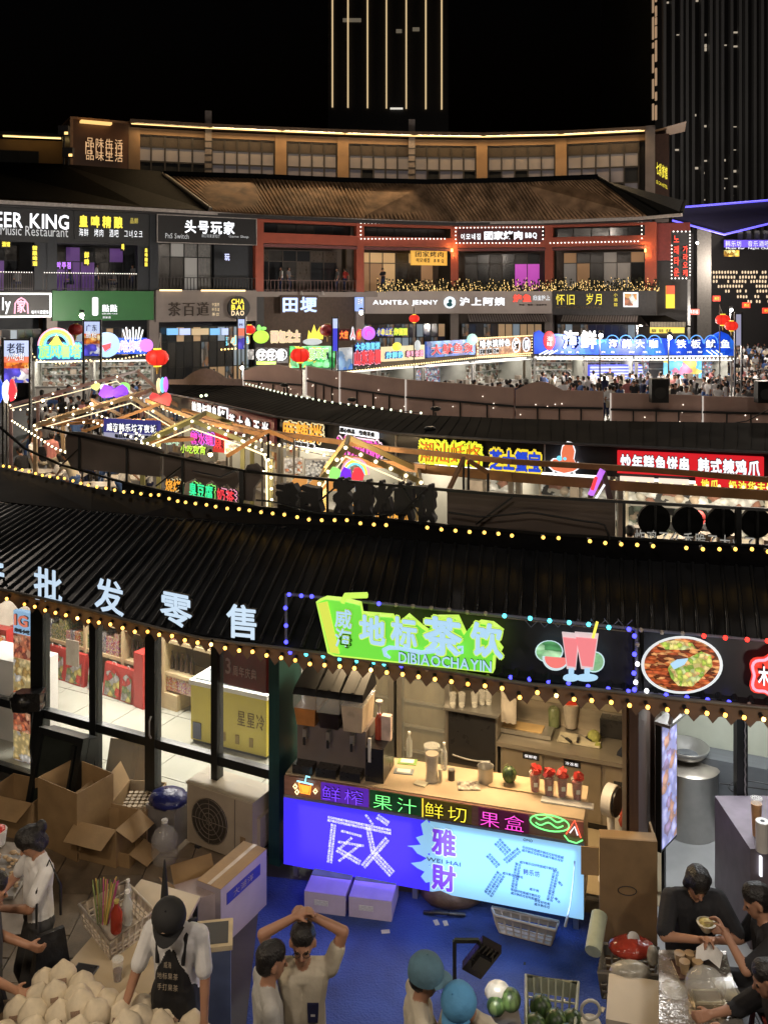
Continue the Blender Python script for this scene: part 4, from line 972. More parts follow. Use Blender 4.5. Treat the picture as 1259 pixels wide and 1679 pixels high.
neon('pink and peach cut-out characters shaped like bread',fc2,'面包之士',443,541,494,562,MAG and E('peach neon',(1,.6,.45),1),CREAM,bb=.13)
o=neon('yellow flame shaped light with a white swirl',fc2,'',500,530,532,560,ORG,None);cutout(o,fc2,0,0,[(504,556),(506,541),(510,547),(515,532),(519,545),(525,535),(526,546),(532,540),(529,556)],0,MATS['yellow neon']);p=fc2.px(512,560);b=fc2.mb();b.ball((p[0],-.05,p[1]),.45,10,5,(1.3,.2,.45));b.build('white_swirl',E('soft white',(.8,.85,.85),.7),o)
o=neon('orange cut-out letters on a red plate',fc2,'大吉',556,541,572,556,ORG,REDN,board_=M('maroon board'));
neon('white and red figure shaped light beside the orange letters',fc2,'人',574,537,583,556,REDN,SGN_W,bb=.2)
neon('orange bottle-shaped light with red outline',fc2,'卤',584,540,593,556,ORG,REDN,bb=.2)
o=neon('round violet neon disc',fc2,'',594,536,616,556,PURP,None);p=fc2.px(604,546);b=fc2.mb();b.cyl((p[0],-.1,p[1]),(p[0],.1,p[1]),.4,.4,20);b.build('disc',PURP,o);b=fc2.mb();b.tube([(p[0]+.2*math.cos(t),-.13,p[1]+.2*math.sin(t))for t in[i*.5 for i in range(9)]],.04,4);b.build('swirl',MAG,o)
neon('blue, yellow and violet letters on a dark roof edge',fc2,'小串山城',617,537,645,551,E('yellow neon'),BLU,bb=.12);neon('bright yellow characters on a dark roof edge',fc2,'炸酱面',645,537,669,550,E('yellow neon'),LIME,bb=.1)
fd=FRP(553,44.6,875,56.8)
ds=[553,625,698,780,874];u=[fd.px(x,590)[0]for x in ds]
for k,lab in enumerate(('stall under the pink and red neon characters','stall under the cream rounded board','stall under the blue squid board, with a white fridge','bright stall under the brick pattern board')):
 stall(fd,u[k]+.03,u[k+1],2.42,lab,ware=(1,0,2,0)[k],seed=10+k,power=(35,45,50,65)[k])
def edgeboard(fr,x0,x1,y0l,y0r,y1l,y1r,label,mat,d=-.05,border=None,name='sign_board',frm=None):
 A=[fr.px(x0,y1l,d),fr.px(x1,y1r,d),fr.px(x1,y0r,d),fr.px(x0,y0l,d)];o=fr.T(name,label,'sign',u=A[0][0],z=A[0][1])
 zb=(A[0][1]+A[1][1])/2;zt=(A[2][1]+A[3][1])/2;b=fr.mb();b.box(A[0][0],A[1][0],d,d+.15,zb,zt);b.build('board',mat,o);return o,A[0][0],A[1][0],zb,zt
o,x0,x1,zb,zt=edgeboard(fd,556,578,570,570,607,605,'small blue and white cartoon wave plate left of the pink characters',POSTER('blue white plate',[(.1,.3,.9),(.9,.95,1),(.3,.5,.8),(.8,.85,.9)],1.6,.8))
o,x0,x1,zb,zt=edgeboard(fd,579,624,566,563,604,599,'pink and red neon characters with a blue crest',DK)
text(o,fd,'山东杂粮',x0+.02,zb+.15,x1-.02,zb+(zt-zb)*.75,-.1,REDN,bold=.06,back=PINK,bb=.08);text(o,fd,'大杂粮煎饼',x0+.1,zb+(zt-zb)*.76,x1-.1,zt+.1,-.1,CY,bold=.05,back=BLU)
o,x0,x1,zb,zt=edgeboard(fd,628,696,571,563,594,587,'cream board with cyan and pink outlined bubble characters',CREAM)
text(o,fd,'炸鲜奶',x0+.15,zb+.15,lerp(x0,x1,.46),zb+(zt-zb)*.65,-.1,CY,bold=.05,back=E('deep blue panel'),bb=.07);text(o,fd,'寿司饭团',lerp(x0,x1,.52),zb+.15,x1-.12,zb+(zt-zb)*.65,-.1,PINK,bold=.05,back=M('maroon board'),bb=.07)
b=fd.mb();b.ball((lerp(x0,x1,.3),-.12,zt),.28,8,6,(1.3,.3,.8));b.build('mascot_shape',E('yellow neon'),o);b=fd.mb();b.ball((lerp(x0,x1,.8),-.12,zt),.26,8,6,(1,.3,1.1));b.build('mascot_shape',E('soft white'),o)
o,x0,x1,zb,zt=edgeboard(fd,700,779,561,555,587,580,'blue watery board with red brush characters for squid',POSTER('blue sea print',[(.03,.15,.7),(.1,.3,.95),(.02,.08,.5),(.2,.5,1)],1.5,.8))
text(o,fd,'大鱿鱼须',x0+.3,zb+.12,lerp(x0,x1,.95),zt-.15,-.1,REDN,bold=.02,back=SGN_W,bb=.03)
b=fd.mb();b.ball((x1-.35,-.1,zt),.42,10,6,(1.2,.3,.8));b.build('cloud_shape',E('mint white',(.6,.95,.85),.9),o)
BRK=POSTER('brick print',[(.5,.25,.12),(.4,.18,.08),(.6,.35,.2),(.3,.14,.07)],5,.55)
o,x0,x1,zb,zt=edgeboard(fd,782,871,553,551,583,580,'brick patterned board with white characters, two rings and a bulb border',BRK)
text(o,fd,'哈尔滨特色',x0+.15,zb+(zt-zb)*.48,lerp(x0,x1,.58),zt-.12,-.1,SGN_W,bold=.04,back=DK,bb=.03)
for k,s in enumerate(('米粉','烤肠','冷面')):text(o,fd,s,x0+.2+k*.66,zb+.15,x0+.72+k*.66,zb+(zt-zb)*.4,-.1,DK,bold=.0,back=SGN_W,bb=.12)
for k,s in enumerate('烤锅'):
 cx=lerp(x0,x1,.69+.2*k);cz=(zb+zt)/2;b=fd.mb();b.tube([(cx+.38*math.cos(t),-.1,cz+.42*math.sin(t))for t in[2*math.pi*i/18 for i in range(18)]],.035,5,True);b.build('ring',SGN_W,o);text(o,fd,s,cx-.25,cz-.28,cx+.25,cz+.28,-.1,SGN_W,bold=.04)
bp=[]
for(a0,a1,a2,a3)in((x0,zb,x1,zb),(x1,zb,x1,zt),(x1,zt,x0,zt),(x0,zt,x0,zb)):
 n=int(math.hypot(a2-a0,a3-a1)/.16)
 bp+=[fd.w(lerp(a0,a2,k/n),-.1,lerp(a1,a3,k/n))for k in range(n)]
bulbs(o,bp,.04,AMB)
strip_bulbs('string of small bulbs under the curved row of stall boards',fd,[(556,611),(625,603),(700,595),(780,586),(872,582)],-.25,.05,AMB,step=.2)
b=fd.mb();a_=fd.px(560,612,-.2);c_=fd.px(872,587,-.2)
o=fd.T('light_tube','long thin white tube light under the curved row of stall boards','light tube',u=a_[0],z=a_[1]);b.bar((a_[0],-.2,a_[1]+.05),(c_[0],-.2,c_[1]-.05),.05);b.build('tube',E('soft tube',(1,.97,.9),1.3),o)
fe=FRP(875,55.3,1206,56.8);uu=[fe.px(x,590)[0]for x in(876,962,1045,1203)]
stall(fe,uu[0],uu[1],2.5,'bright left third of the blue seafood stall, with green shelves',ware=0,power=80,seed=21)
stall(fe,uu[1],uu[2],2.5,'middle third of the blue seafood stall, with a blue lit tank wall',ware=0,power=80,seed=22)
stall(fe,uu[2],uu[3],2.5,'right third of the blue seafood stall, with a cartoon blue mural',ware=2,power=80,seed=23)
o=fe.T('display_cooler','blue lit shelved cooler in the middle of the seafood stall','cooler',u=(uu[1]+uu[2])/2,d=2)
a=fe.px(967,622,1.4);c=fe.px(1052,598,1.4)
b=fe.mb();b.box(a[0],c[0],1.4,1.9,0,c[1]);b.build('cabinet',E('cooler blue',(.1,.12,.9),.8),o)
for k in range(5):bx(o,'shelf',E('shelf pale',(.6,.65,1),.9),fe,a[0],c[0],1.3,1.41,lerp(.9,c[1],k/5),lerp(.9,c[1],k/5)+.1)
a=fe.px(1088,614,1.8);c=fe.px(1150,590,1.8);o=fe.T('mural','blue and pink cartoon mural behind the cooks of the seafood stall','mural',u=a[0],d=1.8,z=.9);b=fe.mb();b.box(a[0],c[0],1.8,1.85,.9,c[1]);b.build('panel',POSTER('sea mural',[(.15,.55,.95),(.1,.45,.9),(.9,.3,.5),(.2,.65,1),(.95,.8,.2)],1.4,.7),o)
SEA=POSTER('sea blue board',[(.01,.08,.8),(.015,.12,.95),(.01,.06,.6),(.03,.2,1)],.8,.85)
top=[(876,545),(884,541),(894,548),(915,547),(975,556),(1050,556),(1085,554),(1105,556),(1130,557),(1160,556),(1172,548),(1182,543),(1194,548),(1203,560)]
P_=[fe.px(x,y,-.1)for x,y in[(876,580),(1203,583)][::-1]+top]
o=fe.T('seafood_sign','long wave-topped blue board with large white seafood characters','sign',u=P_[1][0],z=P_[1][1]);b=fe.mb();b.prism(P_,-.1,.1);fixn(b.build('board',SEA,o))
p=fe.px(901,558,-.2);b=fe.mb();b.ball((p[0],-.12,p[1]),.5,14,8,(.75,.12,1.15));b.build('red_badge',REDN,o);tpx(o,fe,'海',896,551,906,560,-.2,SGN_W);tpx(o,fe,'味',896,560,906,568,-.2,SGN_W)
tpx(o,fe,'海鲜',922,541,980,572,-.14,SGN_W,bold=.03,ext=.06,shear=0)
for k,s in enumerate('海鲜大咖'):tpx(o,fe,s,997+k*22,556,1014+k*22,571,-.14,SGN_W,bold=.012,ext=.05)
for k,s in enumerate('铁板鱿鱼'):tpx(o,fe,s,1108+k*24,556,1126+k*24,571,-.14,SGN_W,bold=.012,ext=.05)
for k,s in enumerate(('海 鲜 丸','炸 串','烤 生 蚝','大 闸 蟹')):tpx(o,fe,s,(918,985,1030,1108)[k],575,(950,1008,1085,1152)[k],579,-.14,SGN_W)
for px in(1004,1026,1050,1073,1118,1142,1166):
 c_=fe.px(px,564,-.13);b=fe.mb();b.tube([(c_[0]+.44*math.cos(t),-.12,c_[1]+.05+.5*math.sin(t))for t in[math.pi*i/9 for i in range(10)]],.03,4);b.build('wave_arc',E('wave blue',(.1,.35,1),.9),o)
for x0,x1 in((884,905),(1168,1195)):
 b=fe.mb()
 for k in range(3):
  p=fe.px(x0+k*8,581,-.14);q_=fe.px(x0+k*8+14,574,-.14)if x0<1000 else fe.px(x0+k*8-10,574,-.14);b.bar((p[0],-.14,p[1]),(q_[0],-.14,q_[1]),.06)
 b.build('stripe',SGN_W,o)
strip_bulbs('bright bulb line under the blue seafood board',fe,[(878,585),(1000,586),(1203,588)],-.15,.06,WHT_B,step=.26)
b=fe.mb();a_=fe.px(880,588.5,-.1);c_=fe.px(1200,590.5,-.1)
o=fe.T('light_tube','long white tube light along the blue seafood stall edge','light tube',u=a_[0],z=a_[1]);b.bar((a_[0],-.1,a_[1]),(c_[0],-.1,c_[1]),.06);b.build('tube',E('soft tube',(1,.97,.9),1.3),o)
fr=FRP(1065,58.5,1128,58.5)
o=fr.T('yellow_canopy','black roofed kiosk with a yellow lit valance behind the blue board','kiosk',u=1);a=fr.px(1066,546);c=fr.px(1122,531)
b=fr.mb();b.box(a[0],c[0],0,.1,a[1],a[1]+.38);b.build('valance',E('yellow lit cloth',(.95,.75,.12),.75),o);tpx(o,fr,'韩国 拉拉 炸鸡',1068,539,1100,545,-.03,M('dark brown letters'))
b=fr.mb();b.add([(a[0]-.1,-.2,c[1]-.2),(c[0]+.5,-.2,c[1]-.2),(c[0]-.3,3,c[1]+.5),(a[0]+.2,3,c[1]+.5)],[(0,1,2,3),(3,2,1,0)]);b.build('roof',BTILE,o)
b=fr.mb();b.box(a[0],c[0],.12,2.8,0,a[1]+.38);b.build('body',DK,o)
b=fr.mb()
for k in range(24):x=lerp(a[0],c[0],k/23);b.bar((x,-.1,a[1]+.38),(x,-.1,a[1]+.72),.05)
b.build('roof_tile_edge',M('pale tile edge',(.4,.35,.25),.5),o,kind='stuff')
q=random.Random(5)
def rnd(x0,x1,Y0,Y1,n,yaw=None,pers=0):return[(lerp(x0,x1,(i+q.random())/n),q.uniform(Y0,Y1),yaw if yaw is None else yaw+q.uniform(-.6,.6))for i in range(n)]
crowd('cooks and customers at the far stalls','at the seafood counters',[(906,54.5,.2,'stand','white'),(928,54.2,-1.2,'phone','navy'),(973,54,.4,'stand','white'),(991,53.8,0,'chat','white'),(1000,56.4,2.8,'stand','black'),(1037,54,-.2,'stand','white'),(1062,53.5,.1,'stand','grey'),(1083,53,.5,'stand','grey'),(1097,53.6,-.4,'stand','cream'),(1114,53.2,.3,'bend','white'),(1160,56.6,-2.2,'bend','pink'),(1123,53,1.4,'lady','brown')],2)
crowd('diners before the seafood stall','before the seafood stall',rnd(918,1195,44,49.5,40)+rnd(880,1195,50,53.4,26),3)
crowd('diners before the curved stall row','before the curved row',rnd(688,905,41.5,49,30)+[(641,46,-.5,'bend','red'),(655,43,.5,'lady','black')],4)
crowd('street crowd at the right','in the packed right street',[(lerp(1138 if Y>62 else 1208,1266,q.random()),Y,None)for Y in[lerp(43,100,(i/165)**1.1)for i in range(165)]],6,zone_shirts=('white','white','white','black','grey','cream','pink','white','dark_grey','blue'))
crowd('shoppers before the rainbow stall','before the rainbow stall',rnd(62,240,36,46,30)+rnd(150,240,47,49,4),7)
crowd('shoppers at the middle stalls','behind the large lantern',rnd(285,395,40,46,9)+[(352,57,.3,'bend','pink'),(338,57.5,-.5,'bend','grey'),(378,52,.9,'chat','dark_grey')],8)
crowd('guests on the upper balconies','on the upper balconies',[],9)
for(bay,px,kd,shirt,yw)in((0,30,'sit','grey',1),(1,118,'sit','navy',1.5),(1,158,'lady','white',-1),(1,190,'sit','grey',2),(1,218,'chat','grey',2.5),(3,461,'stand','white',2),(3,473,'chat','grey',-2),(3,553,'stand','grey',2),(3,566,'walk','red',1),(4,619,'phone','black',2.4),(2,315,'stand','black',3)):
 fr=BF[bay];u_,_=fr.px(px,450,1.6);p=fr.w(u_,1.6 if bay!=4 else .4,ZS)
 o=bpy.data.objects.new('person',farmesh(kd));COL.objects.link(o);o.location=p;o.rotation_euler=(0,0,yw)
 o.material_slots[1].link='OBJECT';o.material_slots[1].material=CL[shirt]
 prop(o,'%s-shirted guest %s on the upper floor, %s'%(shirt,HN[kd],{30:'at the left edge',118:'behind the violet lettered sign',158:'in the middle of the bar balcony',190:'right of the balcony middle',218:'beside the right bar pier',461:'left in the open brown room',473:'second from the left in the open brown room',553:'right in the open brown room',566:'by the red column',619:'at the left end of the lit hedge',315:'behind the game room glass'}[px]),'person','guests on the upper balconies')
N2=[(255,641,29.3),(315,653,26.7),(450,683,22.5),(553,696,21.1),(652,711,19.7),(840,723,18.7),(1012,731,18.0),(1300,744,17.1)]
F2=[FRP(N2[i][0],N2[i][2],N2[i+1][0],N2[i+1][2])for i in range(7)]
r2=T('stall_row_roof','long curved black roof of the second stall row','roof',W(650,HY,21)+Vector((0,0,-6)))
top2=[(275,630),(330,631),(398,632),(520,655),(600,667),(690,680),(840,686),(1010,690),(1300,694)]
bot2=[(255,641),(290,648),(315,653),(450,683),(553,696),(652,711),(840,723),(1012,731),(1300,744)]
ROOF2=M('black corrugated roof',(.0025,.003,.004),.8,0,.3,1.5,spec=.05)
ribroof('roof_sheet',[G(x,y,3.35)for x,y in top2],[G(x,y,3.12)for x,y in bot2],.28,.008,ROOF2,r2)
b=MB();b.tube([G(x,y,3.14)for x,y in bot2],.03,5);b.build('edge_trim',M('dull edge trim',(.12,.12,.13),.5),r2)
BACK=M('mauve sign back',(.5,.33,.28),.6,0,.18,1.2)
def backboard(px0,px1,Y0,Y1,t0,t1,b0,b1,label,dome=None,mat=None,rail=True,edge=False):
 fr=FRP(px0,Y0,px1,Y1);A=[fr.px(px0,b0),fr.px(px1,b1),fr.px(px1,t1),fr.px(px0,t0)]
 o=fr.T('sign_board',label,'sign board',z=A[0][1]);poly=[A[0],A[1],A[2]]
 if dome:
  x0,x1,yt=dome
  for k in range(9):
   t=k/8;px=lerp(x1,x0,t);poly.append(fr.px(px,lerp(t1,t0,(px1-px)/(px1-px0))-(lerp(t1,t0,.5)-yt)*math.sin(math.pi*t)))
 poly.append(A[3]);b=fr.mb();b.prism(poly,0,.06);fixn(b.build('panel',mat or BACK,o))
 if rail:
  b=fr.mb();m0=fr.px(px0,lerp(t0,b0,.5),-.05);m1=fr.px(px1,lerp(t1,b1,.5),-.05)
  b.bar((m0[0],-.05,m0[1]),(m1[0],-.05,m1[1]),.05);b.build('rail',BLK,o)
  for k in range(1,4):
   u,z=fr.px(lerp(px0,px1,k/4),lerp(b0,b1,k/4),-.04);u2,z2=fr.px(lerp(px0,px1,k/4),lerp(t0,t1,k/4)+8,-.04);b=fr.mb();b.bar((u,-.03,z-.1),(u,-.03,lerp(z,z2,.55)),.03);b.build('strut',BLK,o)
 if edge:
  b=fr.mb();b.bar((A[0][0],-.03,A[0][1]),(A[3][0],-.03,A[3][1]),.035);b.build('light_edge',E('seam light',(1,.9,.8),.5,False),o)
 q=random.Random(int(px0))
 b=fr.mb()
 for k in range(5):u,z=fr.px(q.uniform(px0,px1),lerp(t0,b1,q.uniform(.3,.9)),-.06);b.ball((u,-.06,z),.018,5,3)
 b.build('tiny_light',E('tiny light',(1,.85,.7),2,False),o,kind='stuff')
 b=fr.mb();b.box(A[0][0]+.1,A[1][0]-.1,.08,.14,2.6,min(A[0][1],A[1][1])+.3);b.build('support',DK,o)
 return o
backboard(272,398,33,31.2,622,621,648,646,'dark low sign back with a round top left of the roof corner',dome=(300,372,604),mat=M('dark mauve back',(.15,.1,.09),.6))
backboard(400,494,31,29.6,607,607,640,655,'brown sign back with a rounded top and a pale frame edge, below the round-character stall',dome=(402,488,597),edge=True)
backboard(503,557,29.2,28.2,600,610,648,664,'short brown sign back right of the lantern pole',edge=True)
backboard(558,664,28.1,26.3,608,622,664,680,'brown sign back under the pink characters and cream board',edge=True)
backboard(666,842,26.2,24,622,636,680,696,'long brown sign back under the squid board',edge=True)
backboard(845,988,23.9,22.6,639,641,695,698,'brown sign back with a low dome at its left end',dome=(846,922,626))
backboard(1001,1150,22.5,21.9,644,648,698,702,'brown sign back with a bright seam at its left edge, below the seafood crowd',edge=True)
backboard(1152,1310,21.8,21.2,649,653,702,706,'brown sign back at the right picture edge',edge=True)
for px,py,Y,w,h,lab in((1080,640,21.9,.2,.28,'black speaker box on the brown boards below the seafood stall'),(1252,642,21.2,.18,.25,'black speaker box at the right picture edge')):
 p=W(px,py,Y-.25);o=T('speaker_box',lab,'speaker',p);b=MB(Matrix.Translation(p));b.box(-w,w,-.12,.12,-h,h);b.build('cabinet',BLK,o);b=MB(Matrix.Translation(p));b.cyl((0,-.13,-.05),(0,-.121,-.05),w*.7,w*.7,14);b.build('cone',M('speaker cone',(.04,.04,.04),.8),o)
for k,(px,py,Y)in enumerate(((466,631,27),(577,655,24.5),(714,670,22),(370,648,27),(705,703,19.8))):
 p=W(px,py,Y);o=T('floodlight','small black floodlight lying on the second row roof, %s from the left'%ORD[(1,2,4,0,3)[k]],'floodlight',p);b=MB(Matrix.Translation(p));b.lathe((0,0,-.05),[(.07,0),(.12,.03),(.13,.07),(.08,.1)],12);b.build('housing',BLK,o);b=MB(Matrix.Translation(p));b.tube([(.12*math.cos(t),-.02,.0+.03*math.sin(t))for t in[math.pi*i/8+math.pi for i in range(9)]],.012,4);b.build('rim',M('shiny rim',(.6,.6,.6),.15,1),o)
 b=MB(Matrix.Translation(p));b.box(-.02,.02,-.02,.02,-.5,-.08);b.build('bracket',BLK,o)
pts=[G(x,y,3.45)for x,y in((404,629),(447,640),(470,646),(535,658),(575,663),(636,671),(690,677))]
o=T('string_lights','pale bulbs strung along the ridge of the second row roof','string lights',pts[0]);bulbs(o,along(pts,step=.3),.028,E('pale green bulb',(.9,1,.7),2.5,False));wire(o,pts,.01)
o=T('string_lights','two pale bulbs near the corner of the second row roof','string lights',G(330,648,3.4));bulbs(o,[G(330,649,3.4),G(338,648,3.4)],.04,MATS['pale green bulb'])
FASC=M('dark fascia board',(.014,.016,.022),.45)
for i,fr in enumerate(F2):
 b=fr.mb();b.box(0,fr.len,0,.08,2.5,3.1);b.build('fascia',FASC,r2)
for px in(270,650,893):
 i=max(k for k in range(7)if N2[k][0]<=px);u,z=F2[i].px(px,720);b=F2[i].mb();b.box(u-.015,u+.015,-.03,-.001,2.5,3.1);b.build('seam',GUT,r2)
def sgn(i,label,x0,y0,x1,y1,d=-.08,mat=None,name='stall_sign',th=.06):
 fr=F2[i];a=fr.px(x0,y0,d);c=fr.px(x1,y1,d);o=fr.T(name,label,'sign',u=a[0],d=d,z=c[1])
 if mat:b=fr.mb();b.box(a[0],c[0],d,d+th,min(a[1],c[1]),max(a[1],c[1]));b.build('board',mat,o)
 return o,fr,a[0],c[0]
MRB=M('maroon sign board',(.16,.03,.05),.5)
o,fr,x0,x1=sgn(1,'long maroon board with white skewer characters and a framed character',315,0,450,0)
b=fr.mb();b.box(x0,x1,-.08,-.01,2.42,3.14);b.build('board',MRB,o)
text(o,fr,'韩国年糕串',lerp(x0,x1,.02),2.66,lerp(x0,x1,.36),3.06,-.1,SGN_W,bold=.03)
text(o,fr,'烤',lerp(x0,x1,.38),2.62,lerp(x0,x1,.47),3.02,-.1,SGN_W,bold=.02)
b=fr.mb();a0,a1=lerp(x0,x1,.37),lerp(x0,x1,.48)
for q_ in((a0,2.58,a1,2.58),(a1,2.58,a1,3.06),(a1,3.06,a0,3.06),(a0,3.06,a0,2.58)):b.bar((q_[0],-.1,q_[1]),(q_[2],-.1,q_[3]),.035)
b.build('character_frame',SGN_W,o)
text(o,fr,'芝士鱼玉米',lerp(x0,x1,.51),2.6,lerp(x0,x1,.98),2.96,-.1,SGN_W,bold=.03,gap=.25)
def row2sign(i,label,s,x0,x1,z0,z1,col,back,bold=.018,bb=.075,gap=0.,sub=None):
 fr=F2[i];a=fr.px(x0,700,-.1)[0];c=fr.px(x1,700,-.1)[0];o=fr.T('stall_sign',label,'sign',u=a,z=z0)
 text(o,fr,s,a,z0,c,z1,-.12,col,bold=bold,back=back,bb=bb,gap=gap);return o,fr,a,c
o,fr,a,c=row2sign(2,'orange neon characters outlined in white over a small dark subtitle','麻辣拌',465,531,2.62,3.08,ORG,CREAM,bb=.09)
text(o,fr,'麻辣鲜香',lerp(a,c,.15),2.5,lerp(a,c,.8),2.6,-.12,DK,back=SGN_W,bb=.12)
o,fr,a,c=row2sign(3,'magenta neon characters under a small white plate with black writing','冰酒酿',554,627,2.42,2.9,MAG,E('pale pink outline',(1,.7,.85),1),bb=.085)
b=fr.mb();b.box(a+.08,c-.15,-.12,-.06,2.94,3.1);b.build('plate',SGN_W,o);text(o,fr,'甜心奶盖 经典美食',a+.12,2.97,c-.2,3.08,-.13,M('sign black'))
row2sign(4,'yellow neon panel with four orange-red characters','潮汕蚝烙',688,790,2.55,3.0,E('orange red sign',(1,.25,.02),.95),E('acid yellow',(.95,1,.05),1.0),bold=.0,bb=.16)
row2sign(4,'blue characters thickly outlined in yellow','芝士',803,845,2.5,2.92,E('royal blue sign',(.02,.08,.8),.8),E('gold outline',(1,.75,.05),1.05),bb=.13,bold=.03)
row2sign(5,'blue characters outlined in yellow, right half beside the crab light','蟹宝',845,887,2.5,2.92,MATS['royal blue sign'],MATS['gold outline'],bb=.13,bold=.03)
fr=F2[5]
o=fr.T('crab_light','red cartoon crustacean light with raised tail on the dark fascia','neon sign',u=fr.px(925,750)[0],z=2.4)
CRAB=E('coral red',(.95,.22,.1),.85)
for sc,m,d in((1.12,SGN_W,-.1),(1,CRAB,-.14)):
 for pts in([(899,762),(908,753),(920,753),(925,760),(935,762),(945,758),(951,765),(940,772),(925,775),(908,770)],[(922,758),(921,742),(923,732),(930,726),(938,728),(942,740),(940,752),(944,763),(932,766)]):
  cx=sum(p[0]for p in pts)/len(pts);cy=sum(p[1]for p in pts)/len(pts);cutout(o,fr,0,0,[(cx+(x-cx)*sc,cy+(y-cy)*sc)for x,y in pts],d,m)
b=fr.mb()
for k in range(5):p=fr.px(908+k*8,772,-.13);b.bar((p[0],-.13,p[1]),(p[0]+(k-2)*.02,-.13,p[1]-.1),.035)
b.build('legs_row',SGN_W,o)
b=fr.mb();p=fr.px(917,752,-.18);b.ball((p[0],-.17,p[1]),.06,8,5,(1,.3,1));p=fr.px(926,752,-.18);b.ball((p[0],-.17,p[1]),.05,8,5,(1,.3,1));b.build('eye',CY,o)
fr=F2[6];a=fr.px(1012,740,-.1)[0];c=fr.px(1252,740,-.1)[0]
o=fr.T('stall_sign','big red board with white rice cake and chicken feet characters and a yellow second line','sign',u=a,z=2.4)
RB=E('red lit board',(.9,.02,.03),.75)
b=fr.mb();b.box(a,c,-.14,-.02,2.6,3.03);b.box(lerp(a,c,.545),c+.25,-.139,-.021,2.32,2.62);b.build('board',RB,o)
text(o,fr,'炒年糕鱼饼串',a+.06,2.68,lerp(a,c,.51),2.98,-.16,SGN_W,bold=.035,ext=.02,back=M('maroon sign board'),bb=.04)
text(o,fr,'韩式辣鸡爪',lerp(a,c,.56),2.68,c-.06,2.98,-.16,SGN_W,bold=.035,ext=.02,back=M('maroon sign board'),bb=.04)
text(o,fr,'地瓜 奶油华夫饼',lerp(a,c,.58),2.38,c+.2,2.58,-.16,YEL_E,bold=.03)
b=fr.mb();b.box(a+.05,lerp(a,c,.26),-.15,-.05,2.43,2.53);b.box(lerp(a,c,.29),lerp(a,c,.5),-.15,-.05,2.43,2.53);b.build('lit_panel',E('cream light panel',(1,.85,.7),1),o)
for k,(i,xa,xb,lab,ware,pw)in enumerate(((0,262,313,'dim stall at the far left end of the second row',1,60),(1,318,448,'stall under the maroon skewer board',1,140),(2,452,551,'stall with lit paper menus under the orange characters',2,170),(3,555,650,'stall with the neon rainbow under the magenta characters',0,170),(4,655,838,'stall with a white ledge under the yellow and blue characters',0,230),(5,842,1008,'stall with a steamer shelf left of the violet frame',0,190),(6,1012,1292,'bright cream stall of the rice cake and chicken feet board',0,520))):
 fr=F2[i];u0,u1=fr.px(xa,760)[0],fr.px(xb,760)[0]
 stall(fr,u0,u1,2.48,lab,depth=2.4,warm=(1,.86,.66),ware=ware,power=pw*.5,roof=False,seed=30+k,back=M('cream stall wall',(.62,.56,.45),.6))
strip_bulbs('warm bulbs under the second row boards, left run',F2[2],[(420,723),(480,735),(537,745)],-.35,.03,AMB,step=.2)
strip_bulbs('warm bulbs under the second row boards, middle run',F2[4],[(640,762),(740,770),(838,777)],-.35,.03,AMB,step=.2)
strip_bulbs('warm bulbs under the second row boards, from the crab light leftwards',F2[5],[(841,778),(903,784)],-.35,.03,AMB,step=.2)
strip_bulbs('warm bulbs under the red board, right run',F2[6],[(1007,789),(1120,795),(1259,800)],-.35,.032,AMB,step=.21)
WOOD=M('orange brown timber',(.42,.21,.08),.6,0,.3,3)
def beam(label,pts,w,h,mat=None,name='timber_beam'):
 P_=[W(*p)for p in pts];o=T(name,label,'beam',P_[0])
 for a_,c_ in zip(P_,P_[1:]):
  b=MB();b.bar(a_,c_,w,h);b.build('segment',mat or WOOD,o)
 for p in(P_[0],P_[-1]):
  b=MB();b.box(p.x-.02,p.x+.02,p.y-.02,p.y+.02,0,p.z);b.build('post',DK,o)
 return o
beam('upper timber beam running across the stall signs',[(300,672,25),(420,706,21.5),(640,736,18.5),(840,757,17.4),(1060,770,16.8),(1300,790,16.2)],.08,.1)
beam('broad lower timber beam under the row of bulbs',[(560,752,19.4),(700,769,17.8),(840,782,17),(1010,796,16.5),(1300,815,15.7)],.08,.17)
beam('left timber beam climbing to the purple shop board',[(240,656,27),(330,690,23),(430,712,20.5)],.07,.1)
for k,p_ in enumerate(([(150,655,27),(262,714,24)],[(135,708,25),(262,662,25.5)],[(440,706,19.5),(372,748,19.5)],[(440,706,19.5),(482,722,19.3)],[(735,805,15.5),(760,752,16.5)],[(768,755,16.5),(800,775,16.5)])):beam('slanting timber brace between the frames, %s from the left'%ORD[(1,0,2,3,4,5)[k]],p_,.06,.08)
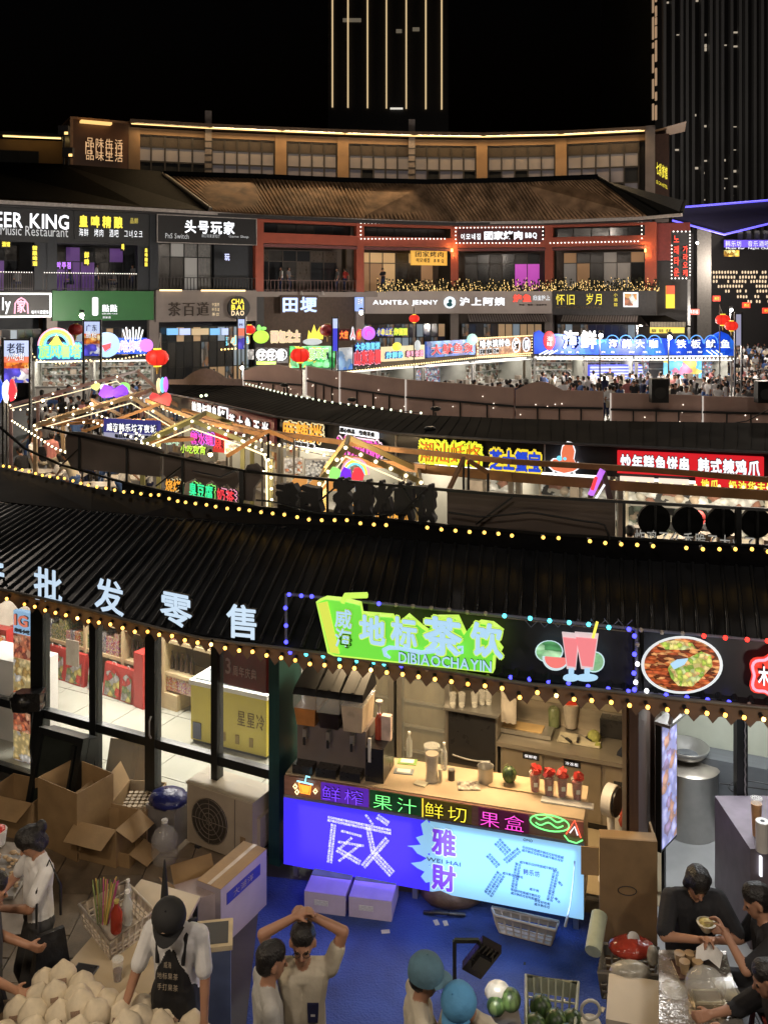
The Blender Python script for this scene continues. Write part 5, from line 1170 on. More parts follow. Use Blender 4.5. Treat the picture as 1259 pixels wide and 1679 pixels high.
def gable(label,L,A,R,Y,mat,strip,bulb,bj=.6,depth=1.6,braces=True,thick=.1,strip_in=.12):
 l,a,r=W(*L,Y),W(*A,Y),W(*R,Y);o=T('timber_gable',label,'timber frame',(a.x,Y,0));dv=Vector((0,depth,0))
 for off in(Vector(),dv):
  for p,q_ in((l,a),(a,r)):b=MB();b.bar(p+off,q_+off,.07,thick);b.build('rafter',mat,o)
  for p in(l,r):b=MB();b.box(p.x-.05,p.x+.05,p.y+off.y-.05,p.y+off.y+.05,0,p.z-.02);b.build('post',mat,o)
 for p in(l,a,r):b=MB();b.bar(p,p+dv,.06,.1);b.build('purlin',mat,o)
 if braces:
  b=MB();b.bar(l+Vector((.1,.1,.0)),lerp(a,r,.8)+Vector((0,.8,-.1)),.05,.08);b.build('brace',WOOD,o)
  b=MB();b.bar(r+Vector((-.1,.1,.0)),lerp(a,l,.8)+Vector((0,.8,-.1)),.05,.08);b.build('brace',WOOD,o)
 if strip:
  b=MB();dn=Vector((0,-.06,-strip_in));b.tube([l+dn,a+dn*1.3,r+dn],.016,5);b.build('light_strip',strip,o)
 lamp('POINT',a+Vector((0,.6,-.5)),60,(1,.72,.4),.1,name='frame_light');lamp('POINT',l.lerp(a,.3)+Vector((0,1,-.3)),40,(1,.72,.4),.1,name='frame_light')
 if bulb:
  up=Vector((0,-.07,.0));bulbs(o,[p+up for p in along([l,a],step=bj)+along([a,r],step=bj)[1:]],.035,bulb)
 return o
GST=E('frame strip light',(1,.85,.55),1.3)
PB=E('frame bulb',(1,.88,.6),3.5,False)
MAUV=M('mauve painted timber',(.22,.14,.14),.6,0,.2,3);OLV=M('olive painted timber',(.22,.22,.1),.6,0,.2,3)
gable('mauve timber frame with a long left slope, farthest on the left',(18,664),(193,617),(232,652),32,MAUV,GST,PB,.75,braces=False,depth=2.5)
gable('timber gable frame over the blue not-night-city banner',(58,697),(216,651),(288,696),25.5,M('tan painted timber',(.3,.22,.14),.6,0,.2,3),GST,PB,.5,depth=2.2)
gable('olive gable frame above pink and yellow neon writing',(234,726),(316,690),(398,722),21,OLV,GST,PB,.36,depth=1.5)
gable('small timber gable frame with bulbs before the magenta sign',(524,792),(567,733),(690,790),16.8,M('olive brown timber',(.26,.2,.08),.6,0,.2,3),GST,PB,.26,depth=1.2,braces=False,thick=.1)
o=T('lit_gate','leaning violet and red lit frame left of the cream stall','frame',W(985,HY,16)+Vector((0,0,-6)))
l,a,r=W(968,812,16),W(988,770,16),W(1000,818,16)
for p,q_,m in((l,a,PURP),(a,r,M('mauve painted timber'))):b=MB();b.bar(p,q_,.07,.09);b.build('rafter',m,o)
b=MB();b.bar(l+Vector((.08,-.05,-.05)),a+Vector((.02,-.05,-.25)),.03);b.build('light_strip',SGN_W,o)
b=MB();b.bar(l+Vector((.02,-.03,.1)),a+Vector((-.12,-.03,-.12)),.05);b.build('red_strip',REDN,o)
for p in(l,r):b=MB();b.box(p.x-.04,p.x+.04,p.y-.04,p.y+.04,0,p.z);b.build('post',MAUV,o)
for px,Y,z,p_ in((70,28,2.9,130),(150,27,2.9,130),(235,24,2.8,110),(345,20,2.6,70),(430,18.5,2.5,60),(520,17.5,2.5,50)):  # warm lamps added between the frames to brighten this area
 p=Vector(((px-CX)*Y/F,Y,z));o=T('added_warm_lamp','small warm pendant lamp between the timber frames near %s'%{70:'the flag light pile',150:'the night city banner',235:'the red side sign',345:'the pink characters',430:'the paper menus',520:'the magenta characters'}[px],'lamp',p);b=MB();b.ball(p,.05,8,5);b.build('bulb',E('added lamp glow',(1,.75,.4),12),o);b=MB();b.cyl(p+Vector((0,0,.04)),p+Vector((0,0,.12)),.07,.02,8);b.build('shade',BLK,o);lamp('POINT',p+Vector((0,0,-.12)),p_,(1,.74,.42),.06,name='added_warm_light')
for k,pts in enumerate(([(22,672,31),(120,668,29),(190,690,26),(240,720,22)],[(60,705,25),(150,690,25),(262,735,20)],[(400,724,20),(430,738,19.5),(444,760,19),(446,838,18.8)],[(262,668,26.5),(350,700,22),(470,733,19),(560,752,18.3)],[(690,792,16.8),(700,830,16.8)],[(20,690,27),(90,735,22),(190,770,18)])):
 P_=[W(*p)for p in pts];o=T('string_lights','warm bulb string looping %s'%('from the mauve frame to the banner','under the tan gable frame','round the lit doorway beside the paper menu','along the maroon board','down the right leg of the small gable','at the far left behind the truss')[k],'string lights',P_[0]);bulbs(o,along(P_,step=.22 if k in(2,4)else .42),.032,PB);wire(o,P_,.008)
o=T('lit_doorway','yellow green glowing doorway frame right of the olive gable','door frame',W(440,HY,19)+Vector((0,0,-6)));b=MB();b.tube([W(402,733,19.1),W(432,745,19.1),W(437,756,19.1),W(438,838,19.1)],.02,5);b.build('light_strip',GST,o);b=MB();b.bar(W(443,752,19.3),W(443,900,19.3),.12);b.build('frame_post',OLV,o)
fr=FRP(170,23.5,262,23.0)
o=fr.T('street_banner','blue banner with white characters for the sleepless night city','banner',z=2)
a=fr.px(170,716);c=fr.px(262,690)
b=fr.mb();b.box(a[0],c[0],0,.05,a[1]+.12,c[1]);b.build('upper_panel',E('banner navy',(.07,.07,.35),.5),o);b=fr.mb();b.box(a[0],c[0],0,.05,a[1]-.03,a[1]+.119);b.build('lower_panel',E('grey lilac panel'),o)
text(o,fr,'威海韩乐坊不夜城',a[0]+.12,a[1]+.16,c[0]-.06,c[1]-.1,-.02,SGN_W,bold=.02);text(o,fr,'每日开放 来打卡啊',a[0]+.35,a[1]-.01,c[0]-.3,a[1]+.1,-.02,M('navy print'))
for x in(a[0]+.1,c[0]-.1):b=fr.mb();b.box(x-.03,x+.03,.06,.12,0,c[1]);b.build('post',BLK,o)
def blob(label,px,py,Y,w,h,mats,seed=0):
 fr=FRP(px-10,Y,px+10,Y);c_=fr.px(px,py);o=fr.T('neon_sign',label,'neon sign',u=c_[0],z=c_[1]);q=random.Random(seed)
 for k,m in enumerate(mats):
  cx=c_[0]-w/2+w*(k+.5)/len(mats);b=fr.mb();n=9;b.prism([(cx+w/len(mats)*.6*math.cos(2*math.pi*i/n)*q.uniform(.7,1.1),c_[1]+h/2*math.sin(2*math.pi*i/n)*q.uniform(.7,1.1))for i in range(n)],-.02-.02*k,.04-.01*k);fixn(b.build('neon_shape',m,o))
 b=fr.mb();b.box(c_[0]-.02,c_[0]+.02,.05,.1,.9,c_[1]);b.build('stand',DK,o)
 return o
VIO=E('violet blue neon',(.25,.04,1),.9)
blob('glowing violet blue cloud-shaped light under the mauve frame',187,642,28,.85,.5,[VIO,VIO],3)
blob('green light patch right of the violet cloud light',205,634,28.5,.3,.3,[GRN],4)
blob('pale neon board left of the violet cloud light',164,634,28.6,.5,.25,[E('pale yellow green neon',(.8,.85,.3),.8),SGN_W],5)
f3=FRP(262,22,400,21)
neon('pale green outlined neon panel under the olive gable',f3,'咖啡',270,716,297,730,E('pale mint neon',(.7,1,.75),.8),None)
neon('pink and magenta neon characters under the olive gable',f3,'糖水铺',312,709,352,728,MAG,PURP,bb=.1)
neon('yellow neon script under the pink characters',f3,'小吃夜宵',296,730,340,743,LIME,None,bold=.01)
neon('red panel with characters beside the white poster stand',f3,'烧',352,716,366,736,REDN,None,board_=E('dim red board',(.6,.05,.04),.5))
def poster(label,px0,py0,px1,py1,Y,mat,frame=WHT,stand=True,name='poster_board'):
 fr=FRP(px0,Y,px1,Y);a_=fr.px(px0,py1);c_=fr.px(px1,py0);o=fr.T(name,label,'poster',z=a_[1])
 b=fr.mb();b.box(a_[0],c_[0],0,.03,a_[1],c_[1]);b.build('frame',frame,o)
 m_=(c_[0]-a_[0])*.05;b=fr.mb();b.box(a_[0]+m_,c_[0]-m_,-.012,-.001,a_[1]+m_,c_[1]-m_);b.build('print',mat,o)
 if stand:b=fr.mb();b.box((a_[0]+c_[0])/2-.03,(a_[0]+c_[0])/2+.03,.035,.06,0,c_[1]-.1);b.build('stand',DK,o)
 return o,fr,a_,c_
PMENU=POSTER('menu print',[(.85,.83,.78),(.85,.83,.78),(.3,.25,.2),(.8,.75,.7),(.7,.3,.15),(.85,.83,.8)],14,.55)
poster('white poster with food photo under the olive gable',368,722,388,744,21,PMENU)
o,fr,a_,c_=poster('large white paper menu hung in the stall under the orange characters',465,750,497,777,21.6,PMENU,stand=False)
poster('bright white handwritten menu in the same stall, right of the large paper menu',499,752,545,790,21.9,POSTER('scribbled menu',[(.8,.8,.75),(.8,.8,.75),(.15,.15,.15),(.8,.8,.76),(.8,.78,.7)],18,.5),stand=False)
neon('orange glowing neon writing low behind the iron truss',FRP(270,14.2,306,14.0),'烧烤',272,786,300,806,ORG,CREAM);neon('green glowing neon writing low behind the iron truss',FRP(306,14,356,13.6),'臭豆腐',311,795,353,814,E('spring green',(.05,1,.4),1),GRN);neon('red glowing neon writing low behind the iron truss',FRP(356,13.6,390,13.3),'奶茶',357,804,388,822,REDN,PINK)
o=blob('green, blue and red neon trio in front of the rainbow arch',568,778,16.3,.6,.3,[GRN,VIO,REDN],12)
fr=FRP(560,17.2,600,17.2);c_=fr.px(582,778);o=fr.T('rainbow_arch','small neon rainbow arch on the stall counter','neon sign',u=c_[0],z=c_[1])
for k,m in enumerate((PINK,E('yellow neon'),CY)):b=fr.mb();r=.3-.05*k;b.tube([(c_[0]+r*math.cos(t)*.85,0,c_[1]+r*math.sin(t))for t in[math.pi*i/12 for i in range(13)]],.022,5);b.build('arc',m,o)
blob('warm glowing snack display left of the rainbow arch',520,795,17.2,1.0,.3,[E('snack glow',(1,.45,.12),.6)]*3,14)
neon('orange outlined roman letters low at the front of the rainbow stall',FRP(575,15.4,680,15.2),'DATUNXIANG',578,830,678,853,ORG,None,bold=.01)
blob('red and white side sign at the far left end of the second row',263,655,27.2,.6,.5,[E('side red',(1,.1,.1),.8),E('side red')],15)
o=T('leaf_neon','colourful leaf-shaped light standing above the red side sign','neon sign',W(268,632,27.5))
for k,(dx,m)in enumerate(((-.12,CREAM),(0,CY),(.1,PURP))):p=W(267,632,27.5)+Vector((dx,-.03*k,.02*k));b=MB();b.ball(p,.2,8,6,(.4,.15,1.2));b.build('leaf',m,o)
blob('red white and blue flag-like light pile at the left edge',10,640,27,.6,.7,[BLU,SGN_W,REDN],17)
crowd('diners under the timber frames','under the timber frames',[(lerp(30,250,(i+.5)/14),random.uniform(24,31),None,random.choice(('sit','sitlady','stand','bend')))for i in range(14)]+[(105,33.5,None),(125,34,None),(78,33,None),(50,33,None),(143,30,None,'sit','white'),(123,26,1.2,'bend','cream')],21)
crowd('shoppers behind the mauve frame','behind the mauve frame',[(lerp(45,240,(i+.5)/12),random.uniform(36,40),None)for i in range(12)],22)
def table(label,px,Y,w=1.2,d=.7,h=.74,mat=None):
 X=(px-CX)*Y/F;o=T('dining_table',label,'table',(X,Y,0));m=Matrix.Translation((X,Y,0))
 b=MB(m);b.box(-w/2,w/2,-d/2,d/2,h-.03,h);b.build('tabletop',mat or M('table white',(.5,.48,.45),.4),o)
 for sx in(-1,1):
  for sy in(-1,1):b=MB(m);b.box(sx*(w/2-.05)-.02,sx*(w/2-.05)+.02,sy*(d/2-.05)-.02,sy*(d/2-.05)+.02,0,h-.03);b.build('leg',BLK,o)
for k,(px,Y)in enumerate(((60,28),(110,27.5),(160,26),(210,27),(250,24))):table('pale dining table under the left timber frames, %s from the left'%ORD[k],px,Y)
def Yr(px):
 return yf(px,[(-200,16.5),(0,14.7),(250,12.7),(430,11.6),(650,10.85),(900,10.4),(1259,9.8),(1500,9.4)])
GB=M('grey board back',(.2,.165,.15),.65,0,.2,2)
def nb(px0,px1,t0,t1,b0,b1,label,mat=None,poly=None,dy=.6,th=.05):
 fr=FRP(px0,Yr(px0)+dy,px1,Yr(px1)+dy)
 P_=[fr.px(x,y)for x,y in(poly or[(px0,b0),(px1,b1),(px1,t1),(px0,t0)])]
 o=fr.T('sign_board',label,'sign board',z=min(p[1]for p in P_));b=fr.mb();b.prism(P_,0,th);fixn(b.build('panel',mat or GB,o));return o,fr
nb(107,265,708,738,758,780,'wide grey board back at left behind the iron truss',poly=[(118,768),(262,782),(262,752),(266,740),(258,735),(200,722),(130,708),(112,708),(107,718),(109,752)])
o,fr=nb(268,395,0,0,0,0,'scalloped grey board back of four merged rounds, left of the grey-shirted man',poly=[(268,778),(268,748),(278,741),(292,744),(301,752),(312,748),(324,752),(331,760),(342,757),(356,763),(363,770),(376,768),(388,775),(392,790),(384,802),(372,794),(360,800),(348,788),(334,796),(320,784),(304,792),(290,780),(276,786)])
nb(400,428,0,0,0,0,'tall rounded grey board back beside the grey-shirted man',poly=[(400,820),(400,772),(406,762),(418,760),(426,768),(428,785),(416,800),(414,822)])
nb(733,1008,0,0,0,0,'large brown rectangular board back in the middle of the near ridge',poly=[(733,866),(733,803),(1008,823),(1008,886)],mat=M('brown board back',(.15,.115,.095),.65,0,.2,2))
M('dark grey board',(.08,.075,.08),.6)
for k,(px,py,r)in enumerate(((1073,853,26.5),(1128,856,25),(1184,857,25.5),(1240,858,25))):
 Y=Yr(px)+.6;c_=W(px,py,Y);rr_=r*Y/F;o=T('round_board','black round sign back above the ridge bulbs, %s of the four from the left'%ORD[k],'sign board',c_,group='black round sign backs')
 b=MB();b.cyl(c_,c_+Vector((0,.05,0)),rr_,rr_,28);b.build('disc',M('matt black disc',(.006,.006,.006),.6,spec=.1),o);b=MB();b.box(c_.x-.015,c_.x+.015,c_.y-.04,c_.y-.005,c_.z-rr_*1.5,c_.z+rr_*.9);b.build('bracket',BLK,o)
for s,x0,x1,y0,y1,lab in(('后街',455,530,778,838,'two dark metal channel characters seen from behind, left pair'),('好帅冰奶茶',548,715,775,848,'five dark metal channel characters seen from behind with glowing edges')):
 fr=FRP(x0,Yr(x0)+.55,x1,Yr(x1)+.55);a_=fr.px(x0,y1-6);c_=fr.px(x1,y0+6)
 o=fr.T('channel_letters',lab,'sign',z=a_[1])
 mir=Fr((fr.w(c_[0],0,0).x,fr.w(c_[0],0,0).y),(fr.A.x,fr.A.y))
 text(o,mir,s,0,min(a_[1],c_[1])-.0,c_[0]-a_[0],max(a_[1],c_[1])-.1,0,M('dark letter back',(.05,.04,.035),.5,.3),bold=.05,ext=.05,back=E('letter edge light',(.6,.45,.3),.25),bb=.015)
fr=FRP(1040,Yr(1040)+.5,1259,Yr(1259)+.5);o=fr.T('small_white_letters','low row of small pale characters behind the ridge bulbs at right','sign',z=3.1)
tpx(o,fr,'炸鸡了么香脆了大业了',1040,878,1240,893,0,E('dim grey white',(.6,.58,.52),.5),bold=.0)
tr_=T('iron_truss','black iron truss carrying the boards along the near ridge','truss',(W(600,0,11.3).x,11.3,0))
tp=[(70,700),(120,712),(265,745),(300,752),(400,772),(480,781),(660,797),(740,804),(840,812),(1045,824),(1300,838)]
TP=[W(x,y,Yr(x)+.5)for x,y in tp]
for a_,c_ in zip(TP,TP[1:]):b=MB();b.bar(a_,c_,.035);b.build('top_rail',BLK,tr_)
bp_=[(0,700),(40,735),(100,762),(200,790),(300,812),(430,832),(600,848),(740,862),(900,876),(1300,898)]
BP=[W(x,y,Yr(x)+.45)for x,y in bp_]
for a_,c_ in zip(BP,BP[1:]):b=MB();b.bar(a_,c_,.03);b.build('bottom_rail',BLK,tr_)
for a_,c_ in list(zip(BP,BP[1:]))[3:]:b=MB();dn=Vector((0,.02,-.6));b.add([a_,c_,c_+dn,a_+dn],[(0,1,2,3)]);b.build('dark_gap_sheet',M('near ridge sheet',(.008,.008,.01),.6,0,.3,2,spec=.1),tr_)  # dark sheet added to stand in for the dark gap below the boards
for k,(x,yt,yb)in enumerate(((130,715,768),(208,733,790),(299,752,812),(396,772,828),(537,786,843),(690,800,860),(1023,823,884),(1210,832,893))):
 b=MB();b.bar(W(x,yt,Yr(x)+.5),W(x,yb,Yr(x)+.45),.03 if k not in(3,7)else .06);b.build('strut',BLK,tr_)
for(x0,y0,x1,y1)in((98,765,130,735),(256,797,298,765),(505,838,560,790),(660,800,690,850),(780,860,840,815)):
 b=MB();b.bar(W(x0,y0,Yr(x0)+.48),W(x1,y1,Yr(x1)+.48),.02);b.build('brace',BLK,tr_)
for k,pts in enumerate(([(420,820),(445,822),(520,840),(600,845),(660,840),(700,800)],[(735,840),(790,848),(870,840),(960,855),(990,858),(1000,885)],[(315,772),(345,778),(362,782),(390,770)],[(1259,672),(1225,690),(1200,694)])):
 Y=20 if k==3 else None;P_=[W(x,y,Y or Yr(x)+.42)for x,y in pts];o=T('hanging_cable','thin black cable drooping %s'%('across the channel letters','across the brown board back','over the scalloped grey boards','over the roof at the right edge')[k],'cable',P_[0]);wire(o,along(P_,24),.013)
for px,py in((427,757),):
 pass
crowd('vendors behind the near ridge','behind the near ridge',[(428,13.1,2.6,'stand','grey')],31)
def Ye(px):return yf(px,[(-200,11.7),(11,10.67),(127,10.1),(242,9.5),(346,9.1),(461,8.91),(581,8.66),(713,8.41),(852,8.08),(970,7.97),(1094,7.79),(1252,7.61),(1500,7.35)])
nr=T('stall_row_roof','big black corrugated roof of the nearest stall row','roof',(0,9,0))
NROOF=M('near black corrugated roof',(.016,.018,.022),.36,.1,.35,2)
prs=[(-450,-200,740),(-150,40,772),(0,150,786),(100,230,800),(200,320,814),(300,400,828),(470,545,846),(700,725,862),(950,950,880),(1259,1230,898),(1420,1380,908)]
TOPP=[G(b_,c_+(60,58,54,48,40,34,28,24,22,20,20)[i],3.16)for i,(a_,b_,c_)in enumerate(prs)];BOTP=[W(a_,490+3.38*F/Ye(a_),Ye(a_))for a_,b_,c_ in prs]
ribroof('roof_sheet',TOPP,BOTP,.155,.021,NROOF,nr)
RG=[G(x,y+4,3.3)for x,y in[(-450,690),(-150,735),(0,762),(150,795),(293,820),(448,840),(613,858),(793,871),(1016,889),(1259,902),(1420,910)]]
b=MB()
for i in range(len(RG)-1):
 a_,c_=RG[i],RG[i+1];t0=TOPP[min(i,len(TOPP)-1)];t1=TOPP[min(i+1,len(TOPP)-1)]
 up=Vector((0,0,.03));b.add([a_,c_,t1+up,t0+up],[(3,2,1,0)])
 b.add([a_,c_,c_+Vector((0,.15,-.6)),a_+Vector((0,.15,-.6))],[(0,1,2,3)])
b.build('ridge_cap',M('near ridge sheet',(.008,.008,.01),.6,0,.3,2,spec=.1),nr)
b=MB();b.tube([W(-150+i*60,490+3.4*F/Ye(-150+i*60),Ye(-150+i*60)-.02)for i in range(27)],.02,5);b.build('gutter_edge',M('dull eave edge',(.1,.09,.08),.5),nr)
YB=E('amber filament bulb',(1,.44,.07),6,True)
rid_px=[(8,763),(18,764),(28,768),(39,769),(50,772),(61,775),(72,778),(84,780),(97,782),(108,783),(122,787),(135,791),(147,794),(161,797),(176,799),(190,802),(205,805),(219,805),(233,808),(249,810),(262,810),(279,816),(293,820),(306,822),(322,824),(340,826),(355,829),(374,832),(393,833),(410,835),(429,838),(448,840),(467,842),(488,846),(507,850),(528,851),(549,851),(569,851),(591,856),(613,858),(633,859),(700,863),(723,866),(746,868),(769,870),(793,871),(816,873),(838,876),(889,879),(914,880),(965,885),(990,888),(1016,890),(1042,891),(1068,893),(1122,896),(1149,898),(1176,898),(1202,898),(1229,898),(1255,902)]
o=T('string_lights','amber bulbs along the ridge of the nearest black roof','string lights',G(600,858,3.36));bulbs(o,[G(x,y,3.36)+Vector((0,-.06,0))for x,y in rid_px],.022,E('ridge bulb',(1,.55,.1),2.6,True))
ROOT_=o;b=MB()
for x,y in rid_px[::2]:p=G(x,y,3.36);b.cyl(p+Vector((0,-.04,0)),p+Vector((0,.02,0)),.02,.02,6)
b.build('bulb_socket',BLK,o,kind='stuff')
eave_px=[(-40,968),(-20,974),(11,982),(40,991),(57,995),(74,1001),(91,1005),(108,1009),(127,1014),(145,1019),(162,1021),(181,1024),(201,1030),(221,1036),(242,1036),(242,1037),(261,1041),(282,1043),(303,1050),(324,1054),(346,1057),(369,1063),(392,1067),(414,1069),(437,1075),(461,1079),(484,1083),(508,1089),(532,1091),(557,1093),(581,1096),(608,1099),(634,1103),(660,1106),(686,1110),(713,1114),(740,1118),(767,1122),(795,1125),(823,1129),(852,1144),(881,1136),(912,1141),(941,1147),(970,1149),(1002,1152),(1032,1157),(1062,1160),(1094,1164),(1126,1167),(1159,1170),(1189,1173),(1220,1177),(1252,1180),(1284,1184),(1316,1188)]
eave_px=[e for e in eave_px if e!=(242,1037)]
ev=[W(x,y,Ye(x)-.08)for x,y in eave_px]
o=T('string_lights','big amber bulbs along the scalloped eave of the nearest stalls','string lights',ev[25]);bulbs(o,ev,.019,[YB,YB,YB,E('amber bulb dimmer',(1,.42,.06),3.5,True),YB,YB,YB,YB,E('amber bulb pale',(1,.56,.16),8,True),YB,YB])
b=MB()
for p in ev:b.cyl(p+Vector((0,.02,.005)),p+Vector((0,.07,.01)),.014,.02,6)
b.build('bulb_socket',BLK,o,kind='stuff')
vl=T('eave_valance','dark scalloped valance hanging behind the eave bulbs','valance',ev[25])
VAL=M('dark valance sheet',(.13,.085,.06),.55,0,.25,6)
for i in range(len(ev)-1):
 a_,c_=ev[i]+Vector((0,.08,0)),ev[i+1]+Vector((0,.08,0));m_=(a_+c_)/2
 zt=490+3.4*F/Ye(0);top0=Vector((a_.x,a_.y,2.6));top1=Vector((c_.x,c_.y,2.6))
 pts=[top0,top1,Vector((c_.x,c_.y,c_.z-.05)),c_.lerp(m_,.35)+Vector((0,0,-.055)),m_+Vector((0,0,-.115)),a_.lerp(m_,.35)+Vector((0,0,-.055)),Vector((a_.x,a_.y,a_.z-.05))]
 n=len(pts);bk=[p+Vector((0,.012,0))for p in pts];b=MB()
 b.add(pts+bk,[tuple(range(n))[::-1],tuple(range(n,2*n))]+[(k,(k+1)%n,n+(k+1)%n,n+k)for k in range(n)]);b.build('scallop',VAL,vl)
for k,(s,x0,y0,x1,y1)in enumerate((('产',-42,912,12,968),('批',57,928,105,990),('发',157,943,206,1010),('零',264,963,317,1032),('售',372,982,426,1055))):
 fr=FRP(x0,Ye(x0)+.02,x1,Ye(x1)+.02);a_=fr.px(x0,y1);c_=fr.px(x1,y0)
 o=fr.T('channel_letter','white glowing metal character on the eave, %s'%('cut by the left picture edge','second from the left, above the black corner post','third from the left, above the red snack bags','fourth from the left, above the shelves','last before the green drink sign')[k],'sign letter',z=min(a_[1],c_[1]),group='channel letters on the near eave')
 h=58*((Ye(x0)+Ye(x1))/2)/F;zc=(a_[1]+c_[1])/2
 text(o,fr,s,0,zc-h/2-.0,fr.len,zc+h/2,0,E('pale blue letter face',(.62,.8,1),.85),bold=.016,ext=.02,gap=0)
 b=fr.mb()
 for t in(.25,.75):b.box(fr.len*t-.01,fr.len*t+.01,.06,.08,zc-h/2-.12,zc)
 b.build('letter_stand',BLK,o)
fs=FRP(468,8.93,1046,7.87);fs2=FRP(1046,7.87,1400,7.46)
LEDB=E('led blue',(.06,.06,1),4);LEDC=E('led cyan',(.1,.85,1),3);LEDR=E('led red',(1,.03,.02),3.5);LEDW=E('led white',(1,1,1),3);LEDG=M('led unlit',(.35,.3,.27),.4)
o=fs.T('led_frame','rectangular frame of blue and cyan LED bulbs around the drink sign','light frame',z=2.5)
def fpt(fr,x,y,d=0.):u,z=fr.px(x,y,d);return fr.w(u,d,z)
PIPE=M('grey blue pipe',(.12,.12,.17),.5)
for pts in([(470,974),(1040,1031)],[(469,1074),(1040,1134)],[(469,974),(469,1074)],[(1043,1031),(1043,1134)]):b=MB();b.tube([fpt(fs,*p)for p in pts],.016,5);b.build('frame_pipe',PIPE,o)
for m_,L_ in((LEDB,[(474,975),(494,977),(511,978),(468,997),(469,1026),(469,1053),(476,1070),(658,1092),(621,990),(837,1111),(1031,1032),(1040,1043),(1040,1073),(1039,1104),(1040,1131),(1030,1134),(868,1114),(899,1118),(932,1121),(964,1126),(997,1130)]),(LEDC,[(502,1073),(530,1076),(557,1081),(585,1084),(613,1086),(630,1089),(827,1010),(869,1014),(901,1018),(933,1021),(965,1024),(998,1029)]),(LEDG,[(649,992),(677,994),(707,997),(736,1000),(766,1004),(796,1006),(1045,1057),(700,1098),(730,1101),(765,1104),(800,1108)]),(LEDW,[(1045,1089),(1042,1119)])):
 bulbs(o,[fpt(fs,x,y,-.03)for x,y in L_],.021,m_,'led_bulb')
o=fs2.T('led_frame','line of red, blue and unlit LED bulbs around the oval meat picture sign','light frame',z=2.6)
for pts in([(1046,1032),(1259,1051),(1330,1058)],[(1046,1135),(1259,1158),(1330,1166)]):b=MB();b.tube([fpt(fs2,*p)for p in pts],.014,5);b.build('frame_pipe',PIPE,o)
for m_,L_ in((LEDB,[(1092,1140),(1126,1144),(1160,1148),(1195,1152)]),(LEDG,[(1228,1155),(1051,1033),(1085,1037),(1119,1039)]),(LEDR,[(1154,1043),(1189,1046),(1225,1049),(1258,1051)]),(LEDW,[(1060,1133)])):bulbs(o,[fpt(fs2,x,y,-.03)for x,y in L_],.021,m_,'led_bulb')
b=fs.mb()
for i in range(8):
 x=858+i*22;b.bar((fs.px(x,1016)[0],.02,fs.px(x,1016)[1]),(fs.px(x+12,1030)[0],.02,fs.px(x+12,1030)[1]),.006);b.bar((fs.px(x+24,1018)[0],.02,fs.px(x+24,1018)[1]),(fs.px(x+12,1030)[0],.02,fs.px(x+12,1030)[1]),.006)
o2=fs.T('lattice','thin diagonal lattice wire under the top cyan bulbs','lattice',z=3);b.build('wire_lattice',PIPE,o2)
bk_=fs.mb();z0=2.52;bk_.box(fs.px(600,1050)[0],fs.px(1036,1100)[0],.06,.09,2.56,3.1);
o=fs.T('sign_board','dark navy backing board of the drink stall sign','sign board',z=2.56);bk_.build('panel',M('navy backing',(.006,.007,.014),.5),o)
bk_=fs2.mb();bk_.box(.05,fs2.len,.06,.09,2.6,3.12);o=fs2.T('sign_board','dark backing board of the meat stall sign','sign board',z=2.6);bk_.build('panel',MATS['navy backing'],o)
GL=E('lime sign face',(.18,.78,.06),.85);YG=E('yellow green edge',(.62,.95,.12),.9);PB_=E('pale blue face',(.42,.68,.92),.9)
o=fs.T('drink_sign','lime green cup-shaped light sign with pale blue tea drink characters','sign',z=2.5)
OUT=[(518,987),(530,982),(560,985),(587,992),(590,1008),(640,1012),(648,1026),(666,1011),(688,1030),(702,1040),(714,1014),(748,1014),(762,1045),(770,1030),(785,1022),(806,1025),(823,1038),(812,1055),(822,1068),(810,1078),(808,1104),(547,1076),(537,1071)]
def flat(fr,par,pts,d,mat,name='face',th=.02):
 b=fr.mb();b.prism([fr.px(x,y,d)for x,y in pts],d,d+th);return fixn(b.build(name,mat,par))
flat(fs,o,OUT,-.13,YG,'edge_glow',.1)
cx=sum(p[0]for p in OUT)/len(OUT);cy=sum(p[1]for p in OUT)/len(OUT)
flat(fs,o,[(x+(2.5 if x<cx else-2.5),y+(2.2 if y<1040 else-2.2))for x,y in OUT],-.16,GL)
flat(fs,o,[(521,990),(536,987),(556,1073),(541,1070)],-.19,E('yellow cup side',(.75,.85,.1),.8),'cup_side')
b=fs.mb();b.tube([(lambda q_:(q_[0],-.15,q_[1]))(fs.px(x,y,-.15))for x,y in((562,988),(566,977),(602,976))],.028,6);b.build('straw',YG,o)
for s,x0,y0,x1,y1 in(('威',549,1000,577,1029),('海',549,1032,577,1061)):tpx(o,fs,s,x0,y0,x1,y1,-.19,PB_,bold=.015,ext=.004,gap=0,back=YG,bb=.03)
for s,x0,y0,x1,y1 in(('地',589,1011,632,1056),('标',641,1014,684,1061),('茶',694,1015,757,1072),('饮',772,1024,824,1075)):tpx(o,fs,s,x0,y0,x1,y1,-.19,PB_,bold=.03,ext=.004,gap=0,back=YG,bb=.04)
a_=fs.px(654,1093,-.19);c_=fs.px(808,1080,-.19)
text(o,fs,'DIBIAOCHAYIN',a_[0],fs.px(654,1086,-.19)[1],c_[0],fs.px(654,1069,-.19)[1],-.19,PB_,bold=.01,ext=.01,slope=fs.px(808,1102,-.19)[1]-fs.px(654,1086,-.19)[1])
b=fs.mb();b.tube([(lambda q_:(q_[0],-.19,q_[1]))(fs.px(x,y,-.19))for x,y in((640,1079),(632,1074),(630,1066),(638,1062),(655,1063),(690,1070),(712,1068),(722,1060))],[.01,.02,.025,.02,.016,.02,.018,.01],6);b.build('swirl',PB_,o)
